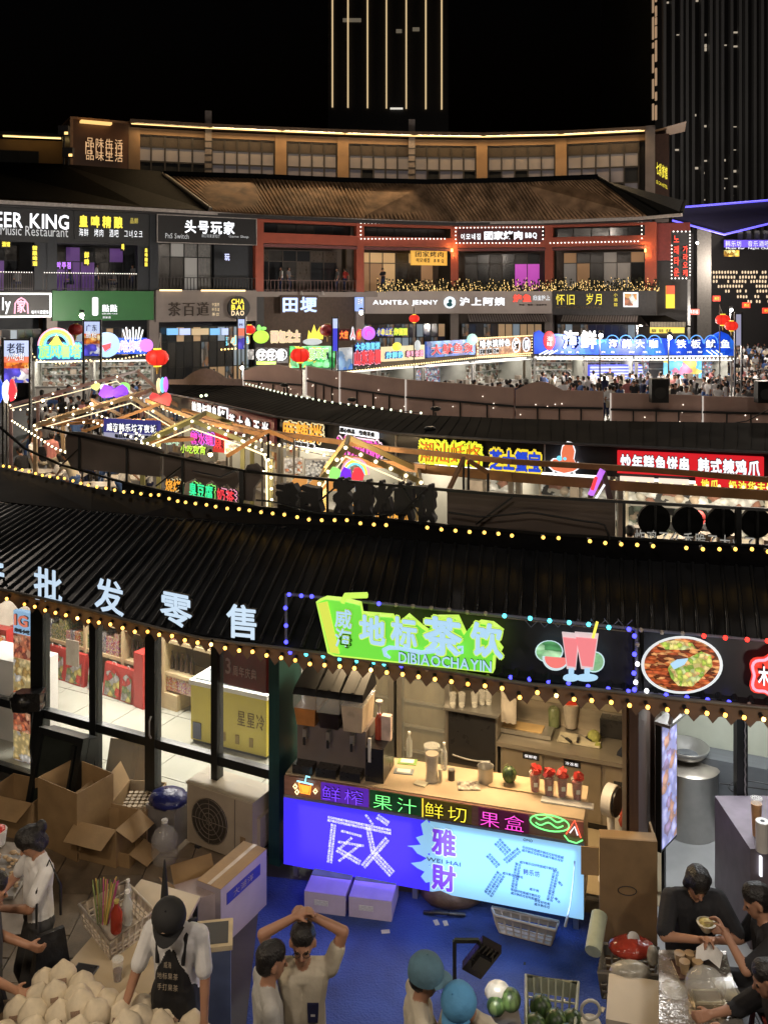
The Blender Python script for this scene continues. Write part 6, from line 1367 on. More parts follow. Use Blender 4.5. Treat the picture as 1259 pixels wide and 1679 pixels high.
b=fs.mb();b.tube([(lambda q_:(q_[0],-.19,q_[1]))(fs.px(x,y,-.19))for x,y in((736,1062),(748,1072),(758,1070),(758,1061),(750,1062))],.014,6);b.build('swirl',PB_,o)
o=fs.T('fruit_sign','light sign of two pink smoothie glasses with watermelons','sign',z=2.6)
MEL=POSTER('melon green print',[(.35,.8,.4),(.5,.9,.5),(.1,.4,.15),(.45,.85,.5),(.4,.8,.42)],5,.75,stretch=(1,1,3));RF=E('melon red face',(.95,.22,.2),.8);PALE=E('pale sign outline',(.6,.8,.85),.85)
def disc(fr,par,x,y,rx,ry,d,mat,name,t0=0,t1=360,n=22):
 pts=[(x+rx*math.cos(math.radians(t0+(t1-t0)*i/n)),y+ry*math.sin(math.radians(t0+(t1-t0)*i/n)))for i in range(n+(t1-t0<360))];return flat(fr,par,pts,d,mat,name,.015)
disc(fs,o,900,1069,23,18,-.08,PALE,'outline');disc(fs,o,900,1069,21,16.5,-.1,MEL,'melon')
disc(fs,o,974,1086,17,17,-.08,PALE,'outline');disc(fs,o,974,1086,15,15,-.1,MEL,'melon')
disc(fs,o,911,1079,22,21,-.12,PALE,'rind',4,186);disc(fs,o,912,1079,19,17,-.14,RF,'slice',4,186)
for x,w in((936,14),(962,19)):
 k=w/19;flat(fs,o,[(x-w-1,1037),(x+w,1040),(x+w*.55,1099),(x-w*.5,1097)],-.16,E('glass pale',(.75,.6,.62),.8),'glass');flat(fs,o,[(x-w+1,1046),(x+w-3,1049),(x+w*.5,1094),(x-w*.42,1092)],-.18,E('smoothie pink',(.92,.25,.28),.8),'smoothie')
 disc(fs,o,x,1112,w*.95,6,-.16,PB_,'foot');flat(fs,o,[(x-4,1096),(x+5,1096),(x+4,1110),(x-4,1110)],-.165,PB_,'stem')
b=fs.mb();b.bar((fs.px(972,1046,-.2)[0],-.2,fs.px(972,1046,-.2)[1]),(fs.px(979,1020,-.2)[0],-.2,fs.px(979,1020,-.2)[1]),.022);b.build('straw',E('yellow neon'),o)
o=fs2.T('picture_sign','oval light sign with a photo of grilled meat and chopped greens','sign',z=2.6)
disc(fs2,o,1118,1091,67,47,-.1,E('oval rim',(.75,.82,.85),.9),'rim',n=40)
disc(fs2,o,1118,1091,62,43,-.13,POSTER('grilled meat print',[(.45,.08,.02),(.75,.2,.06),(.2,.04,.015),(.85,.4,.15),(.12,.03,.01),(.6,.12,.04)],16,.8,stretch=(1,1,3)),'picture',n=40)
flat(fs2,o,[(1095,1098),(1101,1086),(1130,1080),(1150,1070),(1166,1076),(1168,1092),(1150,1112),(1135,1126),(1112,1125),(1100,1112)],-.15,POSTER('chopped greens print',[(.5,.65,.1),(.75,.75,.2),(.3,.5,.08),(.9,.75,.3),(.8,.5,.2),(.65,.75,.35)],26,.85),'greens');flat(fs2,o,[(1080,1056),(1105,1051),(1135,1056),(1140,1064),(1118,1066),(1090,1065)],-.15,MATS['chopped greens print'],'greens')
flat(fs2,o,[(1099,1090),(1110,1083),(1128,1081),(1122,1090),(1105,1098)],-.17,PB_,'plate')
o=fs2.T('flower_sign','red lobed light sign with white script cut by the right picture edge','sign',z=2.6)
fl=[(1262+34*math.cos(t)*(1+.13*math.cos(5*t)),1108+36*math.sin(t)*(1+.13*math.cos(5*t)))for t in[2*math.pi*i/40 for i in range(40)]]
flat(fs2,o,fl,-.08,E('sign red',(.85,.05,.03),.9),'face');b=fs2.mb();b.tube([(lambda q_:(q_[0],-.11,q_[1]))(fs2.px(1262+(x-1262)*.86,1108+(y-1108)*.86,-.11))for x,y in fl],.012,5,True);b.build('neon_line',E('pink neon'),o)
tpx(o,fs2,'木记',1242,1093,1284,1122,-.13,SGN_W,bold=.02)
fg=FRP(0,11.6,458,9.77);ff=Fr(fg.w(-1.8,0,0).to_2d(),fg.w(fg.len,0,0).to_2d())
def gx(px):return fg.px(px,1200)[0]
sa=fg.T('glass_facade','black framed glass front of the bright snack shop','shop front')
FRM=M('black frame steel',(.022,.024,.024),.35,.4,.15,3)
b=fg.mb();
for px0,px1,nm in((56,76,'post'),(152,162,'mullion'),(243,259,'mullion'),(351,361,'mullion')):bx(sa,nm,FRM,fg,gx(px0),gx(px1),-.06,.06,0,2.6)
bx(sa,'corner_post',M('teal post',(.015,.06,.06),.4),fg,gx(449),gx(466),-.1,.35,0,2.6);bx(sa,'corner_post',M('grey post',(.3,.29,.27),.5),fg,gx(436),gx(448.5),.1,.3,0,2.6)
bx(sa,'rail',FRM,fg,-1.8,gx(449),-.045,.045,.86,.96);bx(sa,'rail',FRM,fg,-1.8,gx(449),-.045,.045,.04,.12)
GL_=GLASS()
for a_,c_ in((-150,56),(76,152),(162,243),(259,351),(361,436)):
 for z0,z1 in((.12,.86),(.96,2.6)):bx(sa,'pane',GL_,fg,gx(a_)+.001,gx(c_)-.001,-.004,.004,z0,z1)
b=fg.mb();b.tube([(gx(257),-.1,1.0),(gx(257),-.13,1.05),(gx(257),-.13,1.2),(gx(257),-.1,1.25)],.012,5);b.build('handle',STEEL,sa)
fa2=bpy.data.objects.new('shop_floor',None);COL.objects.link(fa2);fa2['kind']='structure';ROOT[fa2.name]=Matrix()
b=fg.mb();b.box(-1.8,fg.len+.3,.06,5.2,.0,.012);b.build('grout',M('grout',(.25,.25,.23),.8),fa2)
TILE_=M('white floor tile',(.42,.42,.36),.2,0,.06,2)
for i in range(8):
 for j in range(7):
  u0=-1.75+i*.7;d0=.08+j*.7;bx(fa2,'tile',TILE_,fg,u0+.006,min(u0+.694,fg.len+.25),d0+.006,d0+.694,.005,.02)
b=fg.mb();b.box(-2.2,fg.len+.4,5.2,5.3,0,2);b.box(-2.3,-2.2,.1,5.3,0,2);b.build('wall',M('shop wall',(.5,.45,.38),.7),fa2)
b=fg.mb();b.box(fg.len+.1,fg.len+.16,.35,5.2,.02,2.5);b.build('partition',M('grey partition',(.4,.38,.35),.6),fa2)
for u in(-.5,1.3,3.2):lamp('AREA',fg.w(u,2.1,2.45),125,(1,.95,.84),1.1,.8,(0,0,fg.rz),'shop_ceiling_light')
f5=FRP(40,15.0,335,12.95);q=random.Random(3)
SHW=M('pale shelf wood',(.55,.42,.24),.55,0,.2,4)
o=f5.T('shop_shelf','pale wooden wall shelving full of snacks behind the glass','shelf')
for z in(.5,.98,1.4):bx(o,'shelf_board',SHW,f5,-1.6,4.3,.02,.42,z,z+.05)
for u in(-1.6,.12,1.42,2.25,3.1):bx(o,'upright',SHW,f5,u,u+.05,.0,.44,0,1.75)
bx(o,'back_panel',M('shelf back',(.25,.18,.12),.7),f5,-1.6,4.3,.44,.47,0,1.8)
bx(o,'drawer_box',SHW,f5,2.3,3.4,.0,.42,.02,.25)
JAR=M('jar contents',(.3,.26,.18),.35,0,.6,12);JG=M('olive jar',(.18,.18,.08),.25,0,.4,9);BTL=M('dark bottle',(.08,.04,.02),.2)
for k in range(26):
 u=-1.5+k*.15;z=1.03;o3=f5.T('storage_jar','glass snack jar on the middle shelf, %s from the left'%ordw(k),'jar',u=u,d=.2,z=z,group='jars on the middle shelf');b=f5.mb();h=q.uniform(.2,.3);b.lathe((u,.18,z),[(.055,0),(.065,.03),(.065,h*.8),(.045,h*.92),(.05,h)],8);b.build('jar',q.choice((JAR,JG,GGL)),o3)
for k in range(14):
 u=1.55+k*.1;z=.55;o3=f5.T('sauce_bottle','dark bottle on the lower shelf, %s from the left'%ordw(k),'bottle',u=u,d=.2,z=z,group='bottles on the lower shelf');b=f5.mb();b.lathe((u+.7,.16,z),[(.035,0),(.035,.15),(.014,.2),(.014,.26)],8);b.build('bottle',BTL,o3)
BAGS=POSTER('snack bag print',[(.55,.04,.03),(.5,.03,.03),(.6,.5,.15),(.5,.5,.5),(.35,.33,.3),(.2,.25,.1)],11,0,emit=False)
GFT=M('red gift bag',(.42,.035,.03),.4,0,.1,4)
for k,(px0,px1,y0,y1)in enumerate(((77,86,1058,1103),(82,106,1066,1124),(105,137,1078,1134),(143,152,1083,1140),(168,199,1090,1155),(197,217,1096,1162))):
 fb_=FRP(px0,yf(px0,[(40,14.9),(335,12.7)])-.12,px1,yf(px1,[(40,14.9),(335,12.7)])-.12);a_=fb_.px(px0,y1);L=fb_.len;h=.5
 o3=fb_.T('gift_bag','red printed snack bag standing on the tiles, %s from the left'%ORD[k],'bag',group='red snack bags under the shelves')
 b=fb_.mb();b.add([(0,0,.02),(L,0,.02),(L,.16,.02),(0,.16,.02),(L*.03,.04,h),(L*.97,.04,h),(L*.97,.1,h),(L*.03,.1,h)],[(0,1,5,4),(1,2,6,5),(2,3,7,6),(3,0,4,7),(4,5,6,7)]);b.build('bag',GFT,o3)
 b=fb_.mb();b.add([(L*.1,-.012,.04),(L*.9,-.012,.04),(L*.85,.018,h*.75),(L*.5,.022,h*.88),(L*.15,.018,h*.75)],[(0,1,2,3,4)]);b.build('print',BAGS,o3)
 b=fb_.mb();b.tube([(L*.4,.05,h),(L*.42,.05,h+.04),(L*.58,.05,h+.04),(L*.6,.05,h)],.006,4);b.build('handle',M('white cord',(.6,.58,.5),.6),o3)
o3=FRP(219,13.5,234,13.4).T('gift_box','tall red box end at the right of the snack bags','box');fb_=FRP(219,13.42,234,13.3);b=fb_.mb();b.box(0,fb_.len,0,.4,.02,.82);b.build('box',GFT,o3)
o3=FRP(108,13.6,129,13.5).T('paper_sign','blank tan card hanging before the shelves','card');fb_=FRP(108,13.6,129,13.5);a_=fb_.px(108,1090);b=fb_.mb();b.box(0,fb_.len,0,.01,a_[1],a_[1]+.38);b.build('card',M('tan card',(.33,.28,.22),.7),o3);b=fb_.mb();b.box(fb_.len/2-.003,fb_.len/2+.003,0,.006,a_[1]+.38,2.5);b.build('string',BLK,o3)
PK=[POSTER('package print %d'%i,c,13,0,emit=False)for i,c in enumerate(([(.6,.05,.04),(.7,.5,.1),(.5,.04,.03),(.7,.65,.6)],[(.6,.4,.08),(.2,.1,.04),(.7,.6,.4),(.5,.06,.03)],[(.1,.2,.08),(.5,.5,.4),(.3,.35,.1),(.6,.5,.2)],[(.5,.48,.45),(.25,.22,.2),(.1,.12,.3),(.6,.58,.55)],[(.45,.1,.3),(.7,.6,.6),(.6,.1,.1),(.8,.7,.3)]))]
k=0
for z,a0,a1 in((.55,-1.5,2.15),(1.45,-1.5,4.1),(.28,3.15,4.2),(1.03,2.5,4.2)):
 u=a0
 while u<a1:
  w_=q.uniform(.1,.22);h_=q.uniform(.16,.34);o3=f5.T('snack_package','printed snack package on the wall shelves, %s in shelf order'%ordw(k),'package',u=u,d=.1,z=z,group='snack packages on the wall shelves');bx(o3,'package',q.choice(PK),f5,u,u+w_-.01,.04,.3,z+.001,z+h_);u+=w_;k+=1
ff2=FRP(-20,13.7,58,14.6)
for k in range(5):o3=ff2.T('snack_package','red wrapped package stacked at the far left behind the glass, %s from the left'%ORD[k],'package',u=k*.18,group='red packages at the far left');bx(o3,'package',PK[0]if k%2 else GFT,ff2,k*.18,k*.18+.165,0,.3,.02,.75+.08*(k%3))
fz=FRP(313,12.35,437,11.85);L=fz.len;o=fz.T('chest_freezer','yellow chest freezer with white rim and outlined characters behind the glass','freezer')
YEL=M('yellow enamel',(.62,.5,.06),.35,0,.08,2)
b=fz.mb();b.box(0,L,0,.62,.06,.8);b.build('body',YEL,o);b=fz.mb();b.box(-.02,L+.02,-.02,.64,.8,.86);b.build('rim',WHT,o)
b=fz.mb();b.box(.04,L-.04,.04,.58,.862,.875);b.build('glass_lid',M('freezer glass',(.3,.34,.36),.1),o);bx(o,'plinth',DK,fz,.02,L-.02,.02,.6,.02,.06)
text(o,fz,'星星冷',.62*L,.38,L*.99,.6,-.006,M('ochre outline print',(.3,.2,.02),.5),bold=-.01,ext=.004)
bx(o,'vent_sticker',M('grey blue sticker',(.08,.09,.16),.5),fz,.04,.17,-.012,-.001,.08,.3)
for k in(.42,.6,.78):bx(o,'notice_print',M('ochre outline print'),fz,L*k,L*k+.06,-.008,-.001,.14,.26)
o=fg.T('anniversary_banner','dark red banner for a third anniversary hanging inside the glass','banner',u=gx(400),z=1.6)
a_=fg.px(362,1128,.12);c_=fg.px(455,1078,.12);zz=fg.px(400,1128,.12)[1]
b=fg.mb();b.box(a_[0],gx(449),.11,.125,zz-.0,zz+.42);b.build('cloth',M('dark red cloth',(.25,.02,.02),.7),o)
text(o,fg,'3',a_[0]+.08,zz+.13,a_[0]+.17,zz+.3,.1,SGN_W and M('pink print',(.75,.4,.38),.6),ext=.004,bold=.01);text(o,fg,'周年庆典',a_[0]+.18,zz+.12,a_[0]+.5,zz+.24,.1,M('pink print'),ext=.004,bold=.01)
b=fg.mb()
for u in(a_[0]+.1,gx(449)-.1):b.box(u-.003,u+.003,.11,.12,zz+.42,2.5)
b.build('string',BLK,o)
o=fg.T('picture_light_box','tall light box of stacked food photos beside the thick black post','light box',u=gx(40))
z_=lambda y:fg.px(40,y,.3)[1];u0,u1=fg.px(24,1200,.3)[0],fg.px(57,1200,.3)[0]
for y0,y1,m_,nm in((1003,1040,E('logo blue panel',(.35,.6,.9),.8),'logo_panel'),(1041,1080,POSTER('shrimp print',[(.9,.3,.15),(.8,.2,.08),(.95,.5,.3),(.3,.05,.03),(.85,.25,.12)],16,.7),'shrimp_panel'),(1081,1135,POSTER('noodle print',[(.8,.6,.25),(.9,.7,.35),(.5,.3,.08),(.75,.7,.65),(.85,.62,.25)],14,.7),'noodle_panel'),(1136,1200,MATS['shrimp print'],'crab_panel'),(1201,1262,MATS['noodle print'],'dumpling_panel'),(1263,1330,POSTER('pale food print',[(.7,.6,.6),(.5,.3,.2),(.8,.75,.8),(.4,.3,.4)],14,.5),'lower_panel')):
 b=fg.mb();b.box(u0,u1,.28,.36,max(.03,z_(y1)),z_(y0));b.build(nm,m_,o)
text(o,fg,'1G',u0+.04,z_(1025),u1-.05,z_(1008),.26,MATS['red title'],bold=.03,ext=.01);text(o,fg,'海味小吃',u0+.04,z_(1037),u1-.04,z_(1030),.26,M('navy print'),ext=.01)
o=fg.T('white_machine','white upright machine with a dark top at the left edge behind glass','machine',u=gx(5));b=fg.mb();b.box(-1.2,gx(-12),.6,1.1,.02,1.1);b.build('body',WHT,o);b=fg.mb();b.ball((gx(-26),.8,1.15),.17,10,6,(1,1,.9));b.build('dark_top',BLK,o)
for k in range(2):o=fg.T('gift_bag','red snack bag near the left picture edge, %s'%('nearer the machine','farther back')[k],'bag',u=-.2+k*.5,d=2.2);b=fg.mb();b.box(-1.9+k*.36,-1.6+k*.36,1.5+k*.1,1.65+k*.1,.02,.62);b.build('bag',GFT,o)
fc_=FRP(468,9.447,957,8.6);L=fc_.len
ct=fc_.T('serving_counter','long serving counter with a lit blue and pale screen front and neon strip','counter')
CTOP=M('worn pale countertop',(.55,.42,.28),.4,0,.3,2.2)
b=fc_.mb();b.box(0,L,.0,.62,1.04,1.1);b.build('top',CTOP,ct);b=fc_.mb();b.box(.02,L-.02,.06,.58,.3,1.04);b.build('carcass',M('dark carcass',(.05,.045,.045),.7),ct)
for u in(.08,L*.45,L-.08):
 for d in(.1,.52):bx(ct,'leg',STEEL,fc_,u-.025,u+.025,d-.025,d+.025,0,.3)
bx(ct,'end_panel',M('cream end panel',(.45,.38,.28),.5),fc_,L-.018,L+.0,.02,.6,.2,1.035)
bx(ct,'neon_panel',M('brownish clear panel',(.3,.15,.11),.3),fc_,0,L,-.03,-.002,.9,1.09)
bx(ct,'trim',STEEL,fc_,0,L,-.045,-.001,.875,.9)
def cpx(x,y,d=-.04):return fc_.px(x,y,d)
SCB=E('screen deep blue',(.06,.035,.95),.85);SCP=E('screen pale cyan',(.27,.53,.74),.9)
us=cpx(705,1400)[0]
b=fc_.mb();b.box(0,us,-.05,-.0,.19,.874);b.build('blue_screen',SCB,ct);b=fc_.mb();b.box(us,L,-.05,-.0,.19,.874);b.build('pale_screen',SCP,ct)
flat(fc_,ct,[(699,1345),(705,1352),(712,1358),(704,1368),(716,1378),(706,1388),(713,1396),(700,1401),(712,1410),(703,1420),(716,1432),(708,1446),(698,1448),(690,1438),(696,1430),(684,1424),(674,1416),(690,1414),(700,1408),(684,1400),(676,1390),(668,1388),(690,1386),(682,1374),(694,1370),(690,1352)],-.056,SCP,'splash',.005)
BRT=bpy.data.materials.new('block lettering white');BRT.use_nodes=True
def blockmat(m,c1,c2,s):
 n=m.node_tree.nodes;l=m.node_tree.links;bs_=n['Principled BSDF'];t=n.new('ShaderNodeTexCoord');br=n.new('ShaderNodeTexBrick');br.inputs['Scale'].default_value=9;br.inputs['Color1'].default_value=(*c1,1);br.inputs['Color2'].default_value=(*c1,1);br.inputs['Mortar'].default_value=(*c2,1);br.inputs['Mortar Size'].default_value=.03;br.inputs['Brick Width'].default_value=.35;br.inputs['Row Height'].default_value=.3
 l.new(t.outputs['Object'],br.inputs[0]);l.new(br.outputs[0],bs_.inputs['Base Color']);l.new(br.outputs[0],bs_.inputs['Emission Color']);bs_.inputs['Emission Strength'].default_value=s
blockmat(BRT,(.75,.8,.95),(.12,.09,.95),.85);BRN=bpy.data.materials.new('block lettering navy');BRN.use_nodes=True;blockmat(BRN,(.02,.06,.16),(.3,.55,.75),.8)
def cl(s,x0,y0,x1,y1,mat,**k):return tpx(ct,fc_,s,x0,y0,x1,y1,-.058,mat,ext=.002,gap=0,**k)
a_=cpx(533,1440);c_=cpx(646,1330)
WTX=E('tiny white print',(.8,.85,1),.9);NTX=E('tiny navy print',(.01,.05,.14),.6)
def wordstroke(x0,y0,x1,y1,mt,s='威海韩乐坊好吃街',rows=2,h=.028):
 a_=Vector((*cpx(x0,y0),));c_=Vector((*cpx(x1,y1),));d_=c_-a_;n=max(2,int(d_.length/(h*.95)));t=math.atan2(d_.y,d_.x)
 if t>1.7 or t<-1.7:t+=math.pi
 nx=Vector((-d_.y,d_.x)).normalized()
 for r in range(rows):
  for i in range(n):
   p=a_+d_*((i+.5)/n)+nx*(r-(rows-1)/2)*h*1.12;me,g=gmesh(s[(i+r*3)%len(s)],mt,.02,.002)
   OB('letter',me,ct,fc_.m@Matrix.Translation((p.x,-.058,p.y))@R90@Matrix.Rotation(t,4,'Z')@Matrix.Scale(h,4)@Matrix.Translation((-.5,-.4,0)))
for st in((538,1341,642,1363,2),(600,1334,613,1352,1),(619,1337,638,1350,2),(548,1350,541,1414,2),(560,1361,594,1370,1),(555,1379,598,1386,1),(578,1372,556,1392,1),(553,1391,592,1414,2),(592,1384,556,1411,1),(604,1354,614,1400,2),(614,1400,644,1432,3),(636,1374,596,1420,2)):wordstroke(*st[:4],WTX,rows=st[4])
for st in((815,1378,834,1398,3),(800,1400,818,1420,2),(822,1431,800,1466,3),(852,1392,828,1412,2),(856,1390,924,1408,2),(852,1412,914,1425,1),(850,1414,842,1460,2),(912,1426,901,1476,2),(824,1430,858,1438,1),(838,1460,886,1472,2),(868,1456,884,1460,1),(876,1478,902,1484,2),(916,1444,922,1452,1),(910,1470,918,1480,1)):wordstroke(*st[:4],NTX,rows=st[4])
a_=cpx(800,1480);c_=cpx(932,1380);pass
text(ct,fc_,'OMO',cpx(858,1390)[0],.84,cpx(874,1390)[0],.865,-.058,M('navy print'),ext=.002);text(ct,fc_,'韩乐坊',cpx(858,1430)[0],.52,cpx(886,1430)[0],.58,-.061,M('navy print'),ext=.002)
PT=E('violet print',(.22,.06,.75),.7)
for k,(s,z0,z1)in enumerate((('雅',.56,.83),('財',.22,.48))):text(ct,fc_,s,cpx(708,1390)[0],z0,cpx(748,1390)[0],z1,-.058,PT,bold=.025,ext=.002,gap=0,back=PALE,bb=.05)
text(ct,fc_,'WEI HAI',cpx(700,1400)[0],.492,cpx(757,1400)[0],.53,-.062,M('navy print'),ext=.002)
def ns(s,x0,x1,m_,b_=-.012,back=None):text(ct,fc_,s,cpx(x0,1300)[0],.915,cpx(x1,1300)[0],1.075,-.05,m_,bold=b_,ext=.012,gap=.12,back=back,bb=.012)
NG=E('strip neon green',(.2,1,.25),1.6);NY=E('strip neon yellow',(1,.85,.05),1.5);NP=E('strip neon pink',(1,.08,.65),1.5);NV=E('strip neon violet',(.2,.06,1),1.4)
ns('鲜榨',528,602,NV);ns('果汁',611,690,NG);ns('鲜切',696,772,NY);ns('果盒',786,866,NP)
for x0,x1,m_ in((526,604,E('violet wash panel',(.14,.03,.6),.5)),(606,690,M('green wash panel',(.03,.16,.05),.4)),(695,773,M('olive wash panel',(.25,.2,.03),.4)),(784,867,M('plum wash panel',(.25,.04,.14),.4))):
 bx(ct,'colour_panel',m_,fc_,cpx(x0,1300)[0],cpx(x1,1300)[0],-.036,-.031,.905,1.085)
bx(ct,'divider',NY,fc_,cpx(692.5,1300)[0],cpx(693.5,1300)[0],-.05,-.04,.905,1.085)
def ctube(pts,m_,r=.007,d=-.055,nm='neon_tube',closed=False):b=fc_.mb();b.tube([(cpx(x,y,d)[0],d,cpx(x,y,d)[1])for x,y in pts],r,5,closed);b.build(nm,m_,ct)
ctube([(901+32*math.cos(t),1350+13*math.sin(t)+.16*32*math.cos(t))for t in[2*math.pi*i/24 for i in range(24)]],NG,closed=True)
for dy in(-6,3):ctube([(878+x,1346+dy+3*math.sin(x/4.5)+.16*x)for x in range(0,46,3)],NG)
ctube([(925,1370),(932,1379),(945,1383),(955,1378)],NG);ctube([(928,1368),(942,1346),(952,1374)],E('neon red tube',(1,.1,.05),1.8));ctube([(934,1366),(942,1356),(947,1370)],SGN_W)
ctube([(490,1283),(493,1300),(508,1303),(510,1286)],E('neon orange tube',(1,.3,.03),2));ctube([(487,1281),(500,1284),(513,1287)],E('neon cyan tube',(.3,.8,1),2));ctube([(500,1283),(502,1273),(508,1275)],MATS['neon cyan tube']);flat(fc_,ct,[(492,1287),(508,1290),(506,1301),(495,1299)],-.045,MATS['neon orange tube'],'neon_cup',.004)
for x,y in((484,1290),(517,1298),(487,1299)):ctube([(x-3,y),(x,y-4),(x+3,y),(x,y+4)],E('neon warm tube',(1,.8,.4),2),closed=True)
lamp('AREA',fc_.w(L*.25,-.12,.55),11,(.13,.09,1),1.2,.55,(math.radians(80),0,fc_.rz),'screen_light');lamp('AREA',fc_.w(L*.76,-.12,.55),11,(.3,.5,1),1.3,.55,(math.radians(80),0,fc_.rz),'screen_light')
for u,p_ in((.7,42),(2.2,56)):lamp('AREA',fc_.w(u,.75,2.42),p_,(1,.72,.4),.9,.5,(0,0,fc_.rz),'stall_ceiling_light')
b=fc_.mb();b.box(-.2,L+.75,.62,3.2,0,.02);b.build('stall_floor',M('beige stall floor',(.42,.34,.22),.45,0,.2,2),kind='structure')
fk=FRP(600,11.25,1065,10.05)
b=fk.mb();b.box(-1.1,fk.len+.02,.75,.8,0,2.5);w_=b.build('rear_wall',M('stall rear wall',(.38,.33,.24),.6,0,.25,1.5),kind='structure')
bx(None,'partition_wall',M('brown post',(.09,.05,.035),.5),fk,fk.len-.02,fk.len+.06,-1.9,.74,0,2.5,kind='structure')
b=fk.mb();b.box(fk.len-.14,fk.len-.1,-1.4,-.9,0,2.1);o=fk.T('door_edge','tall tan door edge at the right end of the drink stall','door',u=fk.len-.12,d=-1.2);b.build('door_leaf',M('tan door edge',(.5,.4,.26),.5),o)
b=MB();e0=BOTP
b=None
STL=M('stall steel',(.4,.36,.3),.35,.6,.15,4);BPL=M('black plastic',(.02,.02,.022),.3,0,.1,5);CLP=GLASS('clear plastic',(.8,.8,.75),.3,.1)
def fkp(px,py=1200,d=0.):return fk.px(px,py,d)
o=fk.T('undercounter_fridge','long steel under-counter fridge at the back of the drink stall','fridge',u=fkp(930)[0])
a_,c_=fkp(820)[0],fkp(1047)[0]
bx(o,'body',STL,fk,a_,c_,.02,.62,.1,.8);bx(o,'worktop',STL,fk,a_-.03,c_+.02,-.03,.66,.8,.85);bx(o,'splashback',STL,fk,a_,c_,.64,.67,.85,1.1)
for x0,x1,nm in((824,889,'door'),(924,985,'door'),(993,1044,'vent_panel')):bx(o,nm,M('steel door',(.34,.29,.22),.35,.5,.1,3),fk,fkp(x0)[0],fkp(x1)[0],-.0,.019,.12,.78)
for x0,s in((857,'保鲜柜'),(924,'冷冻柜')):
 u=fkp(x0)[0];bx(o,'name_plate',BPL,fk,u,u+.19,-.006,-.001,.7,.77);text(o,fk,s,u+.02,.715,u+.17,.755,-.008,SGN_W,ext=.001)
u=fkp(1006)[0];bx(o,'control_panel',BPL,fk,u,u+.15,-.006,-.001,.56,.63);b=fk.mb();b.cyl((u+.11,-.02,.595),(u+.11,-.006,.595),.02,.02,10);b.build('dial',WHT,o)
b=fk.mb()
for i in range(5):
 for j in range(9):b.box(u-.03+j*.026,u-.018+j*.026,-.004,-.001,.26+i*.045,.275+i*.045)
b.build('vent_slots',BPL,o,kind='stuff')
bx(o,'foot_plinth',BPL,fk,a_+.05,c_-.05,.05,.5,.0,.1)
def onfk(px,py,z=.85,d=None):return G(px,py,z)
def item(name,label,cat,p,parts,rz=0,group=None):
 """parts: (name, kind, args, material) round the point p"""
 o=T(name,label,cat,p,rz,group);m=ROOT[o.name]
 for nm,k,a,mt in parts:
  b=MB(m);getattr(b,k)(*a);x=b.build(nm,mt,o)
 return o
CREM=M('cream plastic',(.65,.6,.45),.5);TANW=M('tan tray liner',(.6,.42,.2),.6,0,.15,5)
rz=fk.rz
item('steel_tray','long steel tray with a tan liner on the back worktop','tray',G(863,1200,.86),[('tray','box',(-.31,.31,-.12,.12,0,.05),STEEL),('liner','box',(-.28,.2,-.1,.1,.051,.06),TANW)],rz)
item('cutting_board','white cutting board on the back worktop','cutting board',G(950,1215,.856),[('board','box',(-.24,.24,-.11,.11,0,.02),CREM)],rz)
for k,(x,y,r)in enumerate(((928,1212,.4),(948,1212,-.3),(961,1210,.5))):item('knife','knife on the white cutting board, %s from the left'%ORD[k],'knife',G(x,y,.885),[('blade','box',(-.012,.012,0,.1,0,.004),STEEL),('handle','box',(-.014,.014,-.1,0,0,.02),BPL)],r)
o=item('cleaning_cloth','yellow-green crumpled cloth over the worktop edge','cloth',G(974,1215,.86),[('cloth','ball',((0,0,.05),.1,9,6,(.8,.9,.7)),M('lime cloth',(.4,.42,.12),.8,0,.4,12,bump=.6,bs=20)),('hanging_end','ball',((.01,-.14,-.06),.09,8,6,(.6,.3,1.3)),MATS['lime cloth'])])
item('dark_cloth','navy rag hanging over the right end of the worktop','cloth',G(1030,1236,.86),[('cloth','ball',((0,-.02,-.05),.15,8,6,(1,.35,1.1)),M('navy rag',(.01,.015,.03),.9))])
item('strainer_jug','white jug with a red scoop on the back ledge','jug',G(936,1192,.87),[('jug','lathe',((0,0,0),[(.07,0),(.1,.28)],14),M('milky plastic',(.5,.45,.38),.4)),('red_scoop','box',(-.07,.06,-.05,.05,.22,.36),M('red scoop',(.7,.06,.03),.4))])
item('green_jar','pale green jar beside the white jug','jar',G(908,1190,.87),[('jar','lathe',((0,0,0),[(.065,0),(.07,.2),(.05,.22)],12),M('greenish jar',(.2,.24,.12),.3))])
item('steel_cup','small steel cup right of the white jug','cup',G(962,1180,.87),[('cup','lathe',((0,0,0),[(.05,0),(.065,.15)],12),STEEL),('handle','tube',([(.06,0,.13),(.1,0,.1),(.06,0,.04)],.008,5),STEEL)])
item('black_mixer','black box appliance by the steel cup','appliance',G(1008,1205,.86),[('body','box',(-.16,.16,-.1,.1,0,.2),BPL),('top','box',(-.15,.15,-.09,.09,.201,.22),M('dark lid',(.05,.05,.05),.3))],rz)
for k,x in enumerate((1018,1028,1036)):item('glass_bottle','clear tall glass at the right rear corner, %s one'%ORD[k],'glass',G(x,1185+k*2,.87),[('glass','lathe',((0,0,0),[(.03,0),(.04,.24)],10),CLP)])
o=fk.T('ice_machine','black fronted appliance with a steel top shelf in the middle of the stall','appliance',u=fkp(775)[0]);a_,c_=fkp(733)[0],fkp(815)[0]
bx(o,'body',STL,fk,a_,c_,0,.6,.02,1.14);bx(o,'black_front',BPL,fk,a_+.02,c_-.02,-.015,-.001,.5,1.1);bx(o,'steel_shelf',STEEL,fk,a_-.03,c_+.03,-.08,.55,1.142,1.17);bx(o,'rear_shelf',STEEL,fk,a_,c_,.3,.55,1.4,1.42)
